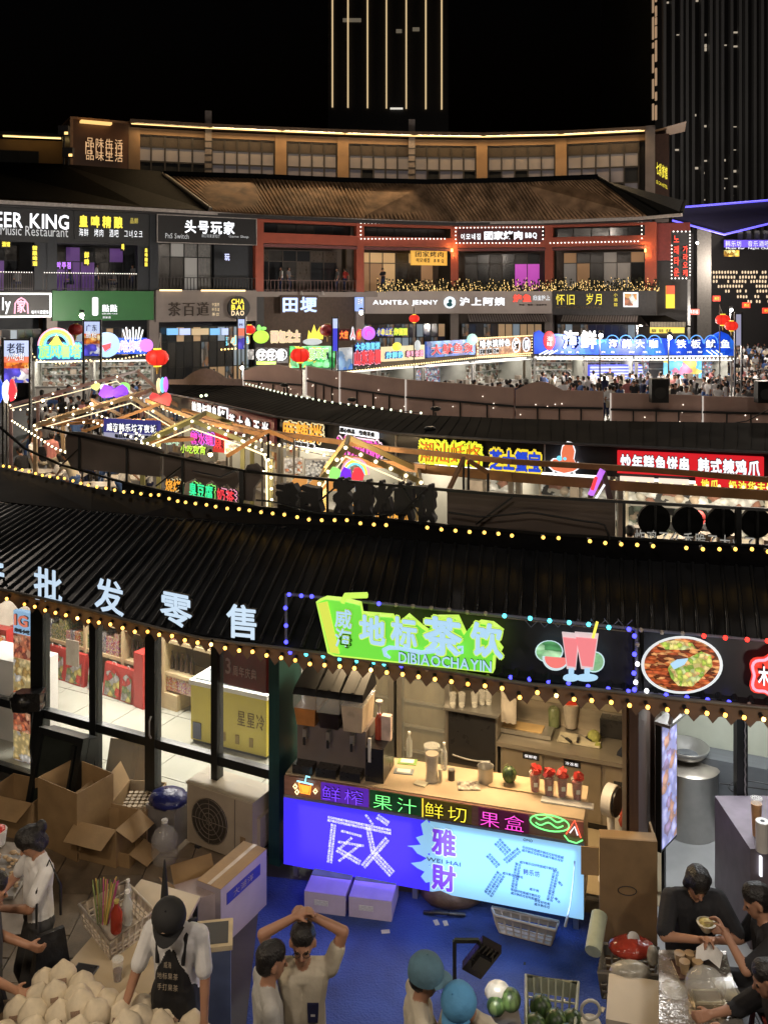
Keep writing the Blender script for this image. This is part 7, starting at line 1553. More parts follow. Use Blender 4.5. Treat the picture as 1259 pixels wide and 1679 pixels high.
b=fk.mb();b.tube([(lerp(a_,c_,t),-.03,.62-.04*math.sin(math.pi*t))for t in[i/8 for i in range(1,8)]],.012,5);b.build('handle',STEEL,o)
for k,x in enumerate((742,757,778,790,801)):item('glass_cup','clear glass on the steel shelf of the black fronted appliance, %s from the left'%ORD[k],'glass',G(x,1160-(k>2)*4,1.17),[('glass','lathe',((0,0,0),[(.035,0),(.045,.17)],10),CLP),('contents','cyl',((0,0,.01),(0,0,.05),.034,.036,8),M('pale ice',(.6,.6,.55),.3))])
for k,(x0,x1)in enumerate(((598,645),(649,737))):
 o=fk.T('display_fridge','upright steel fridge with a glass door behind the drink dispenser, %s one'%('left' if k==0 else 'right'),'fridge',u=fkp(x0)[0]);a_,c_=fkp(x0)[0]+.01,fkp(x1)[0]
 bx(o,'cabinet',M('fridge inside',(.2,.17,.11),.6),fk,a_,c_,.1,.7,.02,1.95)
 for u in(a_,c_-.06):bx(o,'door_frame',STEEL,fk,u,u+.06,0,.099,.1,1.95)
 for z in(.1,1.88):bx(o,'door_frame',STEEL,fk,a_+.06,c_-.06,0,.099,z,z+.07)
 for z in(.5,.8,1.1,1.4):bx(o,'wire_shelf',M('dull wire',(.35,.33,.28),.4,.5),fk,a_+.07,c_-.07,.05,.095,z,z+.02)
 bx(o,'glass_door',GLASS(),fk,a_+.06,c_-.06,.01,.02,.17,1.88)
o=fk.T('white_curtain','crumpled pale plastic hanging beside the steel shelf','curtain',u=fkp(823)[0],z=1.1);b=fk.mb();u=fkp(818)[0];b.add([(u+i*.035,.1+.03*(i%2),z)for z in(1.02,1.55)for i in range(6)],[(i,i+1,i+7,i+6)for i in range(5)],True);b.build('sheet',M('pale crumpled plastic',(.5,.45,.38),.3),o)
o=fc_.T('drink_dispenser','three-tank cold drink dispenser with black lids at the left end of the counter','drink dispenser',u=.4,d=.3,z=1.1)
u0,u1=cpx(481,1260,.1)[0],cpx(597,1260,.1)[0];w=(u1-u0)/3
b=fc_.mb();b.box(u0+.02,u1,.16,.5,1.102,1.56);b.build('body',M('dispenser grey',(.24,.2,.19),.35,.3,.1,4),o)
for k,(m_,f_)in enumerate(((M('orange drink',(.55,.22,.06),.2),.55),(M('dark cola drink',(.015,.01,.01),.15),.5),(M('milky drink',(.62,.5,.36),.3),.8))):
 x0=u0+k*w;b=fc_.mb();b.add([(x0+.03,.12,1.56),(x0+w-.03,.12,1.56),(x0+w-.03,.5,1.56),(x0+.03,.5,1.56),(x0+.012,.09,1.56+.34*f_),(x0+w-.012,.09,1.56+.34*f_),(x0+w-.012,.52,1.56+.34*f_),(x0+.012,.52,1.56+.34*f_)],[(3,2,1,0),(4,5,6,7),(0,1,5,4),(1,2,6,5),(2,3,7,6),(3,0,4,7)]);b.build('drink',m_,o)
 b=fc_.mb();b.box(x0+.005,x0+w-.005,.08,.53,1.565+.34*f_,1.9);b.build('tank',CLP,o)
 b=fc_.mb();b.add([(x0+.003,.06,1.9),(x0+w-.003,.06,1.9),(x0+w-.003,.55,1.9),(x0+.003,.55,1.9),(x0+.012,.1,1.96),(x0+w-.012,.1,1.96),(x0+w-.02,.5,2.09),(x0+.02,.5,2.09)],[(3,2,1,0),(4,5,6,7),(0,1,5,4),(1,2,6,5),(2,3,7,6),(3,0,4,7)])
 b.add([(x0+w*.42,.11,1.968),(x0+w*.58,.11,1.968),(x0+w*.6,.49,2.1),(x0+w*.4,.49,2.1)],[(0,1,2,3)]);b.build('lid',M('gloss black lid',(.006,.006,.008),.5,spec=.25),o)
 bx(o,'tap',STEEL,fc_,x0+w*.5-.02,x0+w*.5+.02,.08,.16,1.44,1.54);bx(o,'tap_lever',BPL,fc_,x0+w*.5-.012,x0+w*.5+.012,.07,.09,1.38,1.46);bx(o,'drip_tray',BPL,fc_,x0+.02,x0+w-.02,.02,.155,1.102,1.19)
o=item('black_box','black utensil box beside the dispenser','box',fc_.w(u1+.11,.28,1.102),[('box','box',(-.09,.1,-.2,.2,0,.34),BPL),('white_handle','box',(-.06,-.03,-.21,-.19,.2,.44),WHT)],fc_.rz)
item('pump_bottle','red syrup pump bottle with a white packet behind the black box','bottle',fc_.w(u1+.1,.3,1.445),[('bottle','lathe',((0,0,0),[(.045,0),(.045,.2),(.02,.26)],10),M('red syrup',(.45,.08,.05),.2)),('pump','lathe',((0,0,.261),[(.012,0),(.012,.1),(.04,.11),(.04,.13)],8),M('white pump',(.6,.55,.5),.4)),('packet','box',(.03,.13,-.03,.04,0,.25),M('white packet',(.7,.55,.5),.5,0,.3,12))],fc_.rz)
def bottle(label,px,py,h,r,mt,capm=WHT,z=1.1,grp=None):return item('bottle',label,'bottle',G(px,py,z),[('bottle','lathe',((0,0,.001),[(r*.9,0),(r,.02),(r,h*.62),(r*.4,h*.82),(r*.4,h*.92)],10),mt),('cap','cyl',((0,0,h*.92),(0,0,h),r*.45,r*.45,8),capm)],group=grp)
PET=GLASS('pet bottle',(.6,.62,.6),.45,.08)
bottle('clear water bottle with a white cap behind the menu cards',671,1240,.26,.034,PET);bottle('clear water bottle with a white cap right of the pitcher',728,1262,.28,.034,PET);bottle('pinkish bottle before the black utensil box',628,1268,.27,.03,M('pink bottle',(.4,.2,.17),.2))
item('brown_can','small dark can right of the pitcher','can',G(740,1279,1.1),[('can','cyl',((0,0,.001),(0,0,.1),.036,.036,12),M('dark can',(.06,.05,.04),.3)),('lid','cyl',((0,0,.1),(0,0,.11),.034,.034,12),STEEL)])
item('candle','short pale cylinder between pitcher and can','candle',G(722,1283,1.1),[('stick','cyl',((0,0,.001),(0,0,.13),.018,.018,8),CREM)])
item('pitcher','tall clear pitcher of pale drink in the middle of the counter','pitcher',G(708,1281,1.1),[('jug','lathe',((0,0,.001),[(.07,0),(.06,.1),(.075,.3),(.085,.36)],14),CLP),('drink','lathe',((0,0,.012),[(.062,0),(.052,.1),(.066,.27)],14),M('pale lemonade',(.7,.6,.45),.3)),('handle','tube',([(.08,0,.33),(.14,0,.28),(.13,0,.15),(.065,0,.1)],.01,6),CLP)])
item('steel_pot','shiny steel pot on the counter left of the watermelon','pot',G(796,1282,1.1),[('pot','lathe',((0,0,.001),[(.075,0),(.078,.15),(.084,.16),(.08,.155),(.07,.02)],20,False),STEEL),('contents','cyl',((0,0,.05),(0,0,.06),.07,.07,14),M('brown contents',(.3,.2,.12),.4))])
MELN=POSTER('watermelon rind',[(.03,.07,.02),(.12,.2,.06),(.05,.1,.03),(.15,.22,.08)],9,0,stretch=(3,3,.6),emit=False)
item('watermelon','single striped watermelon on the pale board','watermelon',G(835,1284,1.12),[('fruit','ball',((0,0,.085),.078,16,10,(.95,.95,1.05)),MELN),('stem','tube',([(0,0,.165),(-.02,0,.19),(-.06,0,.17)],.004,4),M('stem',(.2,.2,.08),.7))])
item('serving_board','pale wooden board under the watermelon','board',G(872,1290,1.1),[('board','box',(-.42,.22,-.14,.14,.001,.014),M('pale board',(.6,.44,.26),.5,0,.2,6))],fc_.rz)
REDC=M('red fruit chunks',(.6,.05,.04),.35,0,.3,20)
for k,(x,y)in enumerate(((877,1299),(900,1305),(922,1306),(946,1311))):
 p=G(x,y,1.1);o=T('fruit_cup','clear cup heaped with red watermelon chunks, %s of the four from the left'%ORD[k],'cup',p,0,'cups of cut watermelon');m_=Matrix.Translation(p)
 b=MB(m_);b.lathe((0,0,.001),[(.042,0),(.058,.19),(.062,.195)],14);b.build('cup',CLP,o);b=MB(m_);b.lathe((0,0,.008),[(.036,0),(.05,.165)],12);b.build('juice',M('red juice',(.4,.05,.035),.3),o)
 q=random.Random(k)
 for i in range(9):t=q.uniform(0,6.3);r=q.uniform(0,.04);s_=q.uniform(.016,.026);b=MB(m_@Matrix.Translation((r*math.cos(t),r*math.sin(t),.2+q.uniform(0,.05)))@Matrix.Rotation(q.uniform(0,3),4,Vector((q.random(),q.random(),.3))));b.box(-s_,s_,-s_,s_,-s_,s_);b.build('fruit_chunk',REDC,o)
 b=MB(m_);b.box(-.02,.016,-.062,-.058,.08,.12);b.build('sticker',WHT,o)
for k,(x,y,w_,d_,mt,lab,a__)in enumerate(((668,1250,.2,.12,M('green card',(.25,.42,.12),.5),'green bordered menu card lying on the counter',.1),(662,1266,.2,.11,M('blue grey card',(.25,.28,.3),.5),'blue and white menu card before the green one',.1),(690,1286,.13,.09,CREM,'small beige paper near the neon strip',-.2),(768,1290,.22,.16,POSTER('newsprint',[(.7,.65,.55),(.7,.66,.56),(.25,.2,.18),(.65,.6,.5)],22,0,emit=False),'crumpled printed paper left of the steel pot',.3),(930,1318,.5,.1,WHT,'white tissue sheet along the counter edge under the fruit cups',0))):
 o=item('paper_card',lab,'paper',G(x,y,1.101),[('card','box',(-w_/2,w_/2,-d_/2,d_/2,.001,.006+.002*k),mt)]+([('white_inset','box',(-w_/2+.03,w_/2-.03,-d_/2+.02,d_/2-.02,.012,.014),WHT)]if k<2 else[]),fc_.rz+a__)
item('desk_fan','white round fan with black grille at the right end of the counter','fan',G(1003,1400,.3),[('stand','cyl',((0,0,-.3),(0,0,.45),.03,.03,10),WHT),('head','cyl',((-.05,.02,.55),(.03,-.04,.55),.16,.16,20),WHT),('grille','cyl',((.031,-.041,.55),(.05,-.055,.55),.14,.14,20),BPL),('base','cyl',((0,0,-.3),(0,0,-.27),.14,.14,16),WHT)])
item('white_bucket','white bucket with red cloth behind the fan','bucket',G(1022,1400,.02),[('bucket','lathe',((0,0,0),[(.15,0),(.19,.5)],16),WHT),('red_cloth','ball',((0,-.1,.45),.12,8,6),M('red rag',(.4,.06,.03),.8))])
fm=FRP(1062,9.9,1500,8.9)
b=fm.mb();b.box(.05,fm.len,.9,1,0,2.5);b.build('stall_wall',M('greenish white wall',(.45,.47,.38),.6,0,.2,2),kind='structure')
b=fm.mb();b.box(-.0,fm.len,-1.6,.9,0,.015);b.build('stall_floor',M('pale grey floor',(.42,.43,.43),.35,0,.2,2),kind='structure')
lamp('AREA',fm.w(.9,-.2,2.4),60,(.95,.98,1),1.2,.6,(0,0,fm.rz),'stall_ceiling_light')
bx(T('stall_post','dark brown square post between the drink stall and the grey stall','post',G(1066,1440)),'shaft',M('brown post'),None,*(lambda p:(p.x-.09,p.x+.03,p.y-.06,p.y+.06,0,2.5))(G(1066,1440)))
o=T('menu_light_box','tall leaning lilac light box menu with food pictures beside the dark post','menu board',G(1092,1440));A_=G(1085,1480,0);fq=Fr((A_.x,A_.y-.0),(A_.x+.28,A_.y+.32));za=W(1085,1398,A_.y).z;zb=W(1085,1205,A_.y).z
b=fq.mb();b.box(-.02,.36,.0,.06,za,zb+.1);b.build('case',FRM,o);b=fq.mb();b.box(0,.34,-.006,-.001,za+.03,zb+.07);b.build('picture',POSTER('lilac menu print',[(.5,.52,.95),(.5,.52,.95),(.55,.55,.95),(.7,.4,.3),(.6,.6,1),(.4,.3,.5)],9,.85),o)
b=fq.mb();b.box(-.04,.38,-.1,.06,zb+.1,zb+.13);b.bar((.0,-.08,zb+.1),(.05,-.1,zb+.3),.03);b.bar((.3,-.08,zb+.1),(.36,-.1,zb+.32),.03);b.build('aluminium_top',STEEL,o);b=fq.mb();b.box(.1,.14,.02,.05,0,za);b.build('foot',FRM,o)
item('stock_pot','very large steel stock barrel standing right of the menu light box','pot',G(1130,1362,0),[('barrel','lathe',((0,0,.005),[(.3,0),(.31,.03),(.31,.72),(.33,.74)],28),STEEL),('lid','lathe',((0,0,.745),[(.33,0),(.3,.03),(.05,.06)],24),STL)])
item('steel_bowl','steel mixing bowls stacked on the stock barrel','bowl',G(1130,1362,0)+Vector((-.03,0,.81)),[('bowl','lathe',((0,0,0),[(.1,0),(.2,.06),(.25,.15),(.24,.15),(.18,.06),(.02,.03)],24,False),STEEL)])
item('dark_cabinet','black cabinet standing behind the steel stock barrel','cabinet',G(1155,1330,0),[('cabinet','box',(-.3,.17,.1,.5,0,1.1),BPL),('top','box',(-.31,.18,.09,.51,1.101,1.12),M('dark lid'))],fm.rz)
item('work_table','pale topped work table with a grey side at the right edge','table',G(1240,1355,0),[('tabletop','box',(-.36,.9,-.1,.5,.74,.78),WHT),('side','box',(-.33,.85,-.05,.45,.02,.739),M('grey sheet side',(.22,.21,.22),.5,.3))],fm.rz)
item('wire_ring','thin black wire ring and long chopsticks lying on the work table','rack',G(1232,1295,.79),[('ring','tube',([(.24*math.cos(t),.15*math.sin(t),.01)for t in[2*math.pi*i/24 for i in range(24)]],.006,5,True),BPL),('chopstick','bar',((-.3,.1,.012),(.15,-.06,.03),.01),DK)])
item('dark_upright','black steel upright with a hanging chain at the front of the grey stall','post',G(1214,1450,0),[('shaft','box',(-.055,.055,-.05,.05,0,2.5),FRM),('chain','tube',([(.02+.008*(i%2),-.06,2.1-i*.05)for i in range(26)],.008,4),STEEL)])
bx(T('wall_cabinet','row of grey wall cabinets under the pale wall of the grey stall','cabinet',fm.w(1,.85,0)),'front',M('slate cabinet',(.13,.14,.15),.5),fm,.06,fm.len,.6,.89,.1,.86)
item('pink_notice','pink and white notice with red writing under the eave at right','notice',fm.w(1.32,.86,1.6),[('paper','box',(-.15,.4,-.012,0,-.1,.28),M('pink paper',(.7,.5,.5),.6)),('writing','box',(-.1,.35,-.016,-.013,0,.18),POSTER('red writing',[(.7,.5,.5),(.6,.15,.15),(.7,.5,.5)],14,0,emit=False))],fm.rz)
item('paper_roll','white kitchen paper roll on the side counter at the right edge','paper roll',G(1250,1395,.95),[('roll','cyl',((0,0,0),(0,0,.27),.06,.06,16),WHT),('core','cyl',((0,0,.271),(0,0,.273),.02,.02,10),DK)])
item('cup_stack','stack of orange and clear cups on the side counter','cups',G(1240,1370,.95),[('stack','lathe',((0,0,0),[(.035,0),(.05,.3)],12),M('orange cups',(.6,.32,.15),.4)),('top_cup','lathe',((0,0,.301),[(.045,0),(.055,.05)],12),CLP)])
item('side_counter','grey violet side counter with a lit opening at the right edge','counter',G(1262,1560,0),[('body','box',(-.18,.8,0,.9,0,.94),M('violet grey panel',(.2,.17,.2),.5,.2)),('lit_tube','box',(-.1,-.08,-.03,-.001,.7,.88),SGN_W),('bowl_of_stew','lathe',((.0,-.04,.45),[(.16,0),(.19,.05),(.15,.05)],18),WHT),('stew','cyl',((0,-.04,.49),(0,-.04,.5),.15,.15,16),M('red stew',(.35,.06,.03),.3,0,.5,14))])
o=T('leaning_panel','black framed dark glass panel leaning against the shop front by the thick post','panel',G(92,1335,0));fl_=FRP(42,10.55,116,10.25);a_=fl_.rz
lean_=fl_.m@Matrix.Rotation(math.radians(-14),4,'X');L=fl_.len
for x0,x1,z0,z1 in((0,L,0,.07),(0,L,.93,1.0),(0,.07,.07,.93),(L-.07,L,.07,.93),(L-.16,L-.1,.1,.9)):b=MB(lean_);b.box(x0,x1,-.05,.05,z0,z1);b.build('frame',FRM,o)
b=MB(lean_);b.box(.07,L-.07,-.01,.01,.07,.93);b.build('glass',M('dark green glass',(.03,.035,.03),.12,0,.4,3),o)
b=MB(lean_);b.box(.0,L,.06,.2,0,.98);b.build('back_box',FRM,o)
item('wall_floodlight','angular black floodlight mounted low on the thick black post','floodlight',fg.w(gx(60),-.2,1.12),[('housing','lathe',((0,0,-.16),[(.04,0),(.16,.06),(.19,.2),(.1,.26)],6),M('floodlight black',(.015,.015,.016),.25)),('bracket','box',(-.03,.25,.05,.1,-.05,.05),FRM),('hood','box',(.06,.24,-.12,.08,-.1,.12),MATS['floodlight black'])])
wire(T('cord','thin black cord sagging from the low floodlight to the ground','cord',fg.w(gx(60),-.15,1)),along([fg.w(gx(70),-.15,1),fg.w(gx(80),-.3,.6),fg.w(gx(95),-.35,.3),fg.w(gx(100),-.4,.02)],12),.008)
q=random.Random(44)
for k in range(16):x,y=q.uniform(-.9,2.0),q.uniform(6.3,8.8);w_=q.uniform(.015,.045);item('paper_scrap','scrap of paper litter on the blue carpet, %s found'%ordw(k),'paper scrap',(x,y,.006),[('scrap','box',(-w_,w_,-w_*.6,w_*.6,0,.004),q.choice((WHT,CREM,DK)))],q.uniform(0,3),'paper scraps on the carpet')
MAT_=M('blue carpet',(.032,.07,.29),.75,0,.6,1.6,bump=.8,bs=50)
b=MB();b.add([G(430,1437)+Vector((0,0,.004)),G(985,1500)+Vector((0,0,.004)),G(1010,1900)+Vector((0,0,.004)),G(380,1900)+Vector((0,0,.004))],[(0,1,2,3)]);b.build('blue_carpet',MAT_,kind='structure')
pv_=bpy.data.objects.new('pavement',None);COL.objects.link(pv_);pv_['kind']='structure';ROOT[pv_.name]=Matrix()
PVM=[M('warm paving stone',(.22,.16,.1),.55,0,.3,3,bump=.2,bs=18),M('warm paving stone darker',(.17,.13,.09),.6,0,.3,3,bump=.2,bs=18)]
q=random.Random(4)
for i in range(12):
 for j in range(8):
  x=-5.2+i*.45;y=5.6+j*.6+(i%2)*.3
  if x<-1.6:bx(pv_,'paving_stone',q.choice(PVM),None,x+.006,x+.444,y+.006,y+.594,-.02,.012+q.uniform(0,.004))
q=random.Random(8)
for i in range(10):
 for j in range(5):
  x=1.9+i*.4;y=6.0+j*.6
  if x>2.35-.0*j:bx(pv_,'paving_stone',M('dark paving stone',(.06,.055,.06),.5,0,.3,3,bump=.2,bs=18),None,x+.006,x+.394,y+.006,y+.594,-.02,.01+q.uniform(0,.004))
CB=M('cardboard',(.36,.23,.11),.8,0,.18,5,bump=.1,bs=30);CBD=M('cardboard dark',(.26,.165,.08),.8,0,.2,5)
def obox(label,FL,FRt,zt,depth,flaps='',z0=0.,mat=None,name='cardboard_box',t=.008):
 a=G(*FL,zt);c=G(*FRt,zt);fr=Fr((a.x,a.y),(c.x,c.y));L=fr.len;o=fr.T(name,label,'box',u=L/2,d=depth/2,z=z0);m_=mat or CB
 for x0,x1,y0,y1 in((0,L,0,t),(0,L,depth-t,depth),(0,t,t,depth-t),(L-t,L,t,depth-t)):b=fr.mb();b.box(x0,x1,y0,y1,z0,zt);b.build('side',m_,o)
 b=fr.mb();b.box(t,L-t,t,depth-t,z0,z0+.01);b.build('bottom',CBD,o)
 fl=dict(f=[(0,0,zt),(L,0,zt),(L-.02,-.22,zt-.1),(.02,-.22,zt-.1)],r=[(L,0,zt),(L,depth,zt),(L+.2,depth-.02,zt-.1),(L+.2,.02,zt-.1)],l=[(0,depth,zt),(0,0,zt),(-.1,.02,zt+.22),(-.1,depth-.02,zt+.22)],b=[(L,depth,zt),(0,depth,zt),(.02,depth+.1,zt+.22),(L-.02,depth+.1,zt+.22)])
 for k in flaps:
  P_=[Vector(p)for p in fl[k]];n=(P_[1]-P_[0]).cross(P_[3]-P_[0]).normalized()*t*.6;b=fr.mb();b.add(P_+[p+n for p in P_],[(0,1,2,3),(7,6,5,4),(0,4,5,1),(1,5,6,2),(2,6,7,3),(3,7,4,0)]);b.build('flap',CB,o)
 return o
obox('open cardboard box with all flaps spread, in front of the big torn box',(124,1346),(190,1362),.42,.42,'frl',.02)
obox('tall torn-edged open cardboard box behind the spread one',(62,1275),(126,1302),.74,.5,'',.0)
obox('low open cardboard box at the left edge with folded corner flaps',(-25,1300),(52,1318),.45,.45,'f',.0)
obox('small cardboard box half hidden under the right flap of the spread box',(178,1395),(212,1402),.16,.3,'r',.0)
obox('long open cardboard box holding egg trays before the glass',(176,1325),(240,1330),.38,.6,'l',0)
for k,(x,y,w_,h_,a__)in enumerate(((188,1345,.5,.62,.35),(207,1340,.42,.6,.5),(172,1342,.4,.6,.2))):item('cardboard_sheet','folded cardboard sheet leaning behind the boxes, %s of three'%('middle','rightmost','leftmost')[k],'cardboard',G(x,y,0)+Vector((0,.45,0)),[('sheet','add',([(-w_/2,0,0),(w_/2,0,0),(w_/2,.18,h_),(-w_/2,.18,h_),(-w_/2,.01,0),(w_/2,.01,0),(w_/2,.19,h_),(-w_/2,.19,h_)],[(0,1,2,3),(7,6,5,4),(0,4,5,1),(1,5,6,2),(2,6,7,3),(3,7,4,0)]),CBD)],a__-.5)
o=T('egg_tray','stack of pale egg trays in the long cardboard box','egg tray',G(228,1322,.3));b=MB(ROOT[o.name])
for i in range(5):
 for j in range(5):b.lathe((-.14+i*.06,-.1+j*.07,.0),[(.028,.06),(.012,.0)],6)
b.box(-.17,.13,-.13,.21,-.2,0);b.build('tray',M('egg tray pulp',(.5,.4,.28),.8),o,kind='stuff')
item('blue_lid_bin','grey bin with a crumpled dark blue bag folded over its rim','bin',G(268,1398,0)+Vector((0,.25,0)),[('bin','box',(-.19,.19,-.16,.16,0,.42),M('grey bin',(.2,.18,.17),.5)),('bag','ball',((0,0,.45),.24,10,6,(1,.85,.4)),M('dark blue bag',(.015,.02,.12),.3,0,.3,8,bump=.8,bs=14))],-.4)
item('water_jug','empty clear plastic water jug standing before the blue bag bin','water jug',G(270,1412,0),[('jug','lathe',((0,0,.0),[(.13,0),(.14,.03),(.14,.12),(.13,.14),(.14,.16),(.14,.25),(.1,.33),(.035,.37),(.035,.41)],18),GLASS('jug plastic',(.55,.52,.5),.38,.12)),('cap','cyl',((0,0,.41),(0,0,.44),.035,.035,10),WHT)])
fa_=FRP(307,10.05,414,9.62);L=fa_.len;o=fa_.T('air_conditioner','beige outdoor air conditioner unit with a round fan grille before the glass front','air conditioner',u=L/2)
ACM=M('beige ac casing',(.42,.34,.25),.5,0,.15,4)
b=fa_.mb();b.box(0,L,0,.36,.04,.68);b.build('casing',ACM,o);b=fa_.mb();b.box(-.01,L+.01,-.01,.37,.68,.7);b.build('top_cover',M('ac top',(.5,.42,.3),.5,0,.2,3),o)
for u in(.12,L-.16):bx(o,'foot',DK,fa_,u,u+.06,-.02,.38,0,.04)
cx_,cz_=L*.36,.35;b=fa_.mb();b.cyl((cx_,.0,cz_),(cx_,-.012,cz_),.24,.24,28);b.build('fan_recess',M('fan dark',(.05,.04,.03),.6),o)
for r in(.24,.19,.14,.09,.04):b=fa_.mb();b.tube([(cx_+r*math.cos(t),-.018,cz_+r*math.sin(t))for t in[2*math.pi*i/24 for i in range(24)]],.005,4,True);b.build('grille_ring',M('grille wire',(.16,.13,.1),.5),o)
for k in range(4):t=k*math.pi/4;b=fa_.mb();b.bar((cx_-.24*math.cos(t),-.022,cz_-.24*math.sin(t)),(cx_+.24*math.cos(t),-.022,cz_+.24*math.sin(t)),.006);b.build('grille_bar',MATS['grille wire'],o)
bx(o,'panel_seam',MATS['grille wire'],fa_,L*.735,L*.745,-.004,-.001,.05,.67);bx(o,'side_cover',ACM,fa_,L+.001,L+.04,.08,.3,.2,.5);bx(o,'brown_stain',CBD,fa_,L*.82,L*.9,-.004,-.001,.15,.3)
tt=FRP(362,8.43,437,9.05);o=tt.T('tall_carton','tall carton with a lavender side and a blue printed band near the counter','box',u=tt.len/2)
b=tt.mb();b.box(0,tt.len,0,.28,0,.55);b.build('carton',M('lavender carton',(.42,.36,.4),.6,0,.12,4),o);b=tt.mb();b.box(0,tt.len,0,.28,.551,.556);b.build('top',CB,o);b=tt.mb();b.box(.0,tt.len,.12,.16,.557,.56);b.build('tape',M('shiny tape',(.6,.5,.4),.15),o);bx(o,'blue_band',M('blue print',(.04,.05,.35),.5),tt,tt.len*.12,tt.len*.85,-.004,-.001,.36,.47);text(o,tt,'大湖洋',tt.len*.25,.38,tt.len*.7,.45,-.006,M('lavender carton'),ext=.001)
item('open_carton','pinkish carton with open flaps behind the apron vendor','box',G(335,1560,0),[('box','box',(-.2,.2,0,.3,0,.5),M('pink grey carton',(.35,.27,.26),.7)),('flap','add',([(-.2,0,.5),(-.2,.3,.5),(-.34,.3,.62),(-.34,0,.62)],[(0,1,2,3),(3,2,1,0)]),CB),('flap','add',([(-.2,.3,.5),(.2,.3,.5),(.2,.42,.62),(-.2,.42,.62)],[(0,1,2,3),(3,2,1,0)]),CB)],.5)
def qtable(label,pts,z,mat,name='table',th=.03,legs=True):
 P_=[G(x,y,z)for x,y in pts];c=sum(P_,Vector())/4;o=T(name,label,'table',(c.x,c.y,0));dn=Vector((0,0,-th));b=MB();b.add(P_+[p+dn for p in P_],[(3,2,1,0),(4,5,6,7),(0,1,5,4),(1,2,6,5),(2,3,7,6),(3,0,4,7)]);fixn(b.build('tabletop',mat,o))
 for p in P_:q_=p.lerp(c,.08);q_.z=0;b=MB();b.box(q_.x-.02,q_.x+.02,q_.y-.02,q_.y+.02,0,z-th);b.build('leg',FRM,o)
 return o
qtable('cream plastic table with the white basket, between the two vendors',[(232,1442),(328,1470),(232,1655),(100,1595)],.74,M('cream table plastic',(.5,.4,.27),.35,0,.1,3))
def crate(label,pts,z0,zt,mat,name='plastic_crate',cat='crate',inset=.86):
 T_=[G(x,y,zt)for x,y in pts];c=sum(T_,Vector())/4;B_=[Vector((lerp(c.x,p.x,inset),lerp(c.y,p.y,inset),z0))for p in T_];o=T(name,label,cat,(c.x,c.y,z0))
 b=MB();b.add(B_,[(0,1,2,3)]);b.build('bottom',mat,o)
 for i in range(4):
  j=(i+1)%4;b=MB();n=7
  for k in range(n+1):t=k/n;b.bar(B_[i].lerp(B_[j],t),T_[i].lerp(T_[j],t),.014)
  for h in(0,.25,.5):b.bar(B_[i].lerp(T_[i],h),B_[j].lerp(T_[j],h),.012)
  P1,P2=B_[i].lerp(T_[i],.62),B_[j].lerp(T_[j],.62);nrm=Vector((0,0,0));b.add([P1,P2,T_[j],T_[i]],[(0,1,2,3),(3,2,1,0)]);b.build('lattice_side',mat,o)
 b=MB();b.tube(T_,.014,6,True);b.build('rim',mat,o);return o,c,T_
CRW=M('white crate plastic',(.55,.47,.38),.5)
o,cc,T_=crate('white lattice basket of skewers and sauce bottles on the cream table',[(130,1484),(206,1446),(254,1494),(180,1546)],.75,.92,CRW)
q=random.Random(6);sk=T('skewer_bundle','bundle of colour-tipped skewers standing in the white basket','skewers',cc+Vector((-.12,.02,-.14)))
for k in range(22):
 x,y=q.uniform(-.1,.08),q.uniform(-.06,.08);b=MB(ROOT[sk.name]);b.bar((x*.5,y*.5,0),(x*1.3,y+.08,.3),.007);b.build('skewer',(M('yellow stick',(.6,.42,.1),.6),M('magenta stick',(.45,.08,.2),.6),M('green stick',(.2,.25,.08),.6))[k%3],sk)
bottle('red sauce bottle with a yellow cap inside the white basket',191,1528,.26,.05,M('red sauce',(.3,.03,.015),.25),M('yellow cap',(.5,.4,.1),.5),z=.77);bottle('clear bottle inside the white basket beside the sauce',209,1515,.28,.045,PET,z=.77);bottle('clear bottle at the back corner of the white basket',210,1492,.26,.035,PET,z=.77)
item('phone','dark flat phone-like card holder on the cream table','phone',G(140,1592,.742),[('body','box',(-.09,.09,-.055,.055,0,.012),M('grey phone',(.12,.12,.14),.4)),('screen','box',(-.082,.082,-.048,.048,.0121,.0135),BPL)],-.2)
item('iced_drink','clear cup with dark drink at the front of the cream table','cup',G(193,1608,.742),[('cup','lathe',((0,0,0),[(.03,0),(.045,.16)],12),CLP),('drink','lathe',((0,0,.004),[(.028,0),(.036,.075)],12),M('dark red drink',(.1,.02,.01),.2)),('lid','lathe',((0,0,.161),[(.046,0),(.04,.012)],12),CLP)])
qtable('wide table under the heap of trimmed coconuts at the bottom left',[(0,1640),(200,1640),(345,1800),(-60,1800)],.72,M('brown table',(.14,.09,.05),.6))
COC=M('trimmed coconut husk',(.72,.62,.46),.7,0,.22,9,bump=.3,bs=22)
def coco_mesh():
 b=MB();b.lathe((0,0,0),[(.045,0),(.085,.03),(.098,.08),(.097,.125),(.08,.155),(.01,.205)],16);b.sm|=set();o=b.build('c',COC);me=o.data;bpy.data.objects.remove(o)
 b=MB();b.box(-.03,.03,-.101,-.092,.08,.112);o=b.build('l',M('coconut stamp',(.3,.2,.14),.7,0,.5,60));m2=o.data;bpy.data.objects.remove(o);return me,m2
CM,CS=coco_mesh();q=random.Random(12)
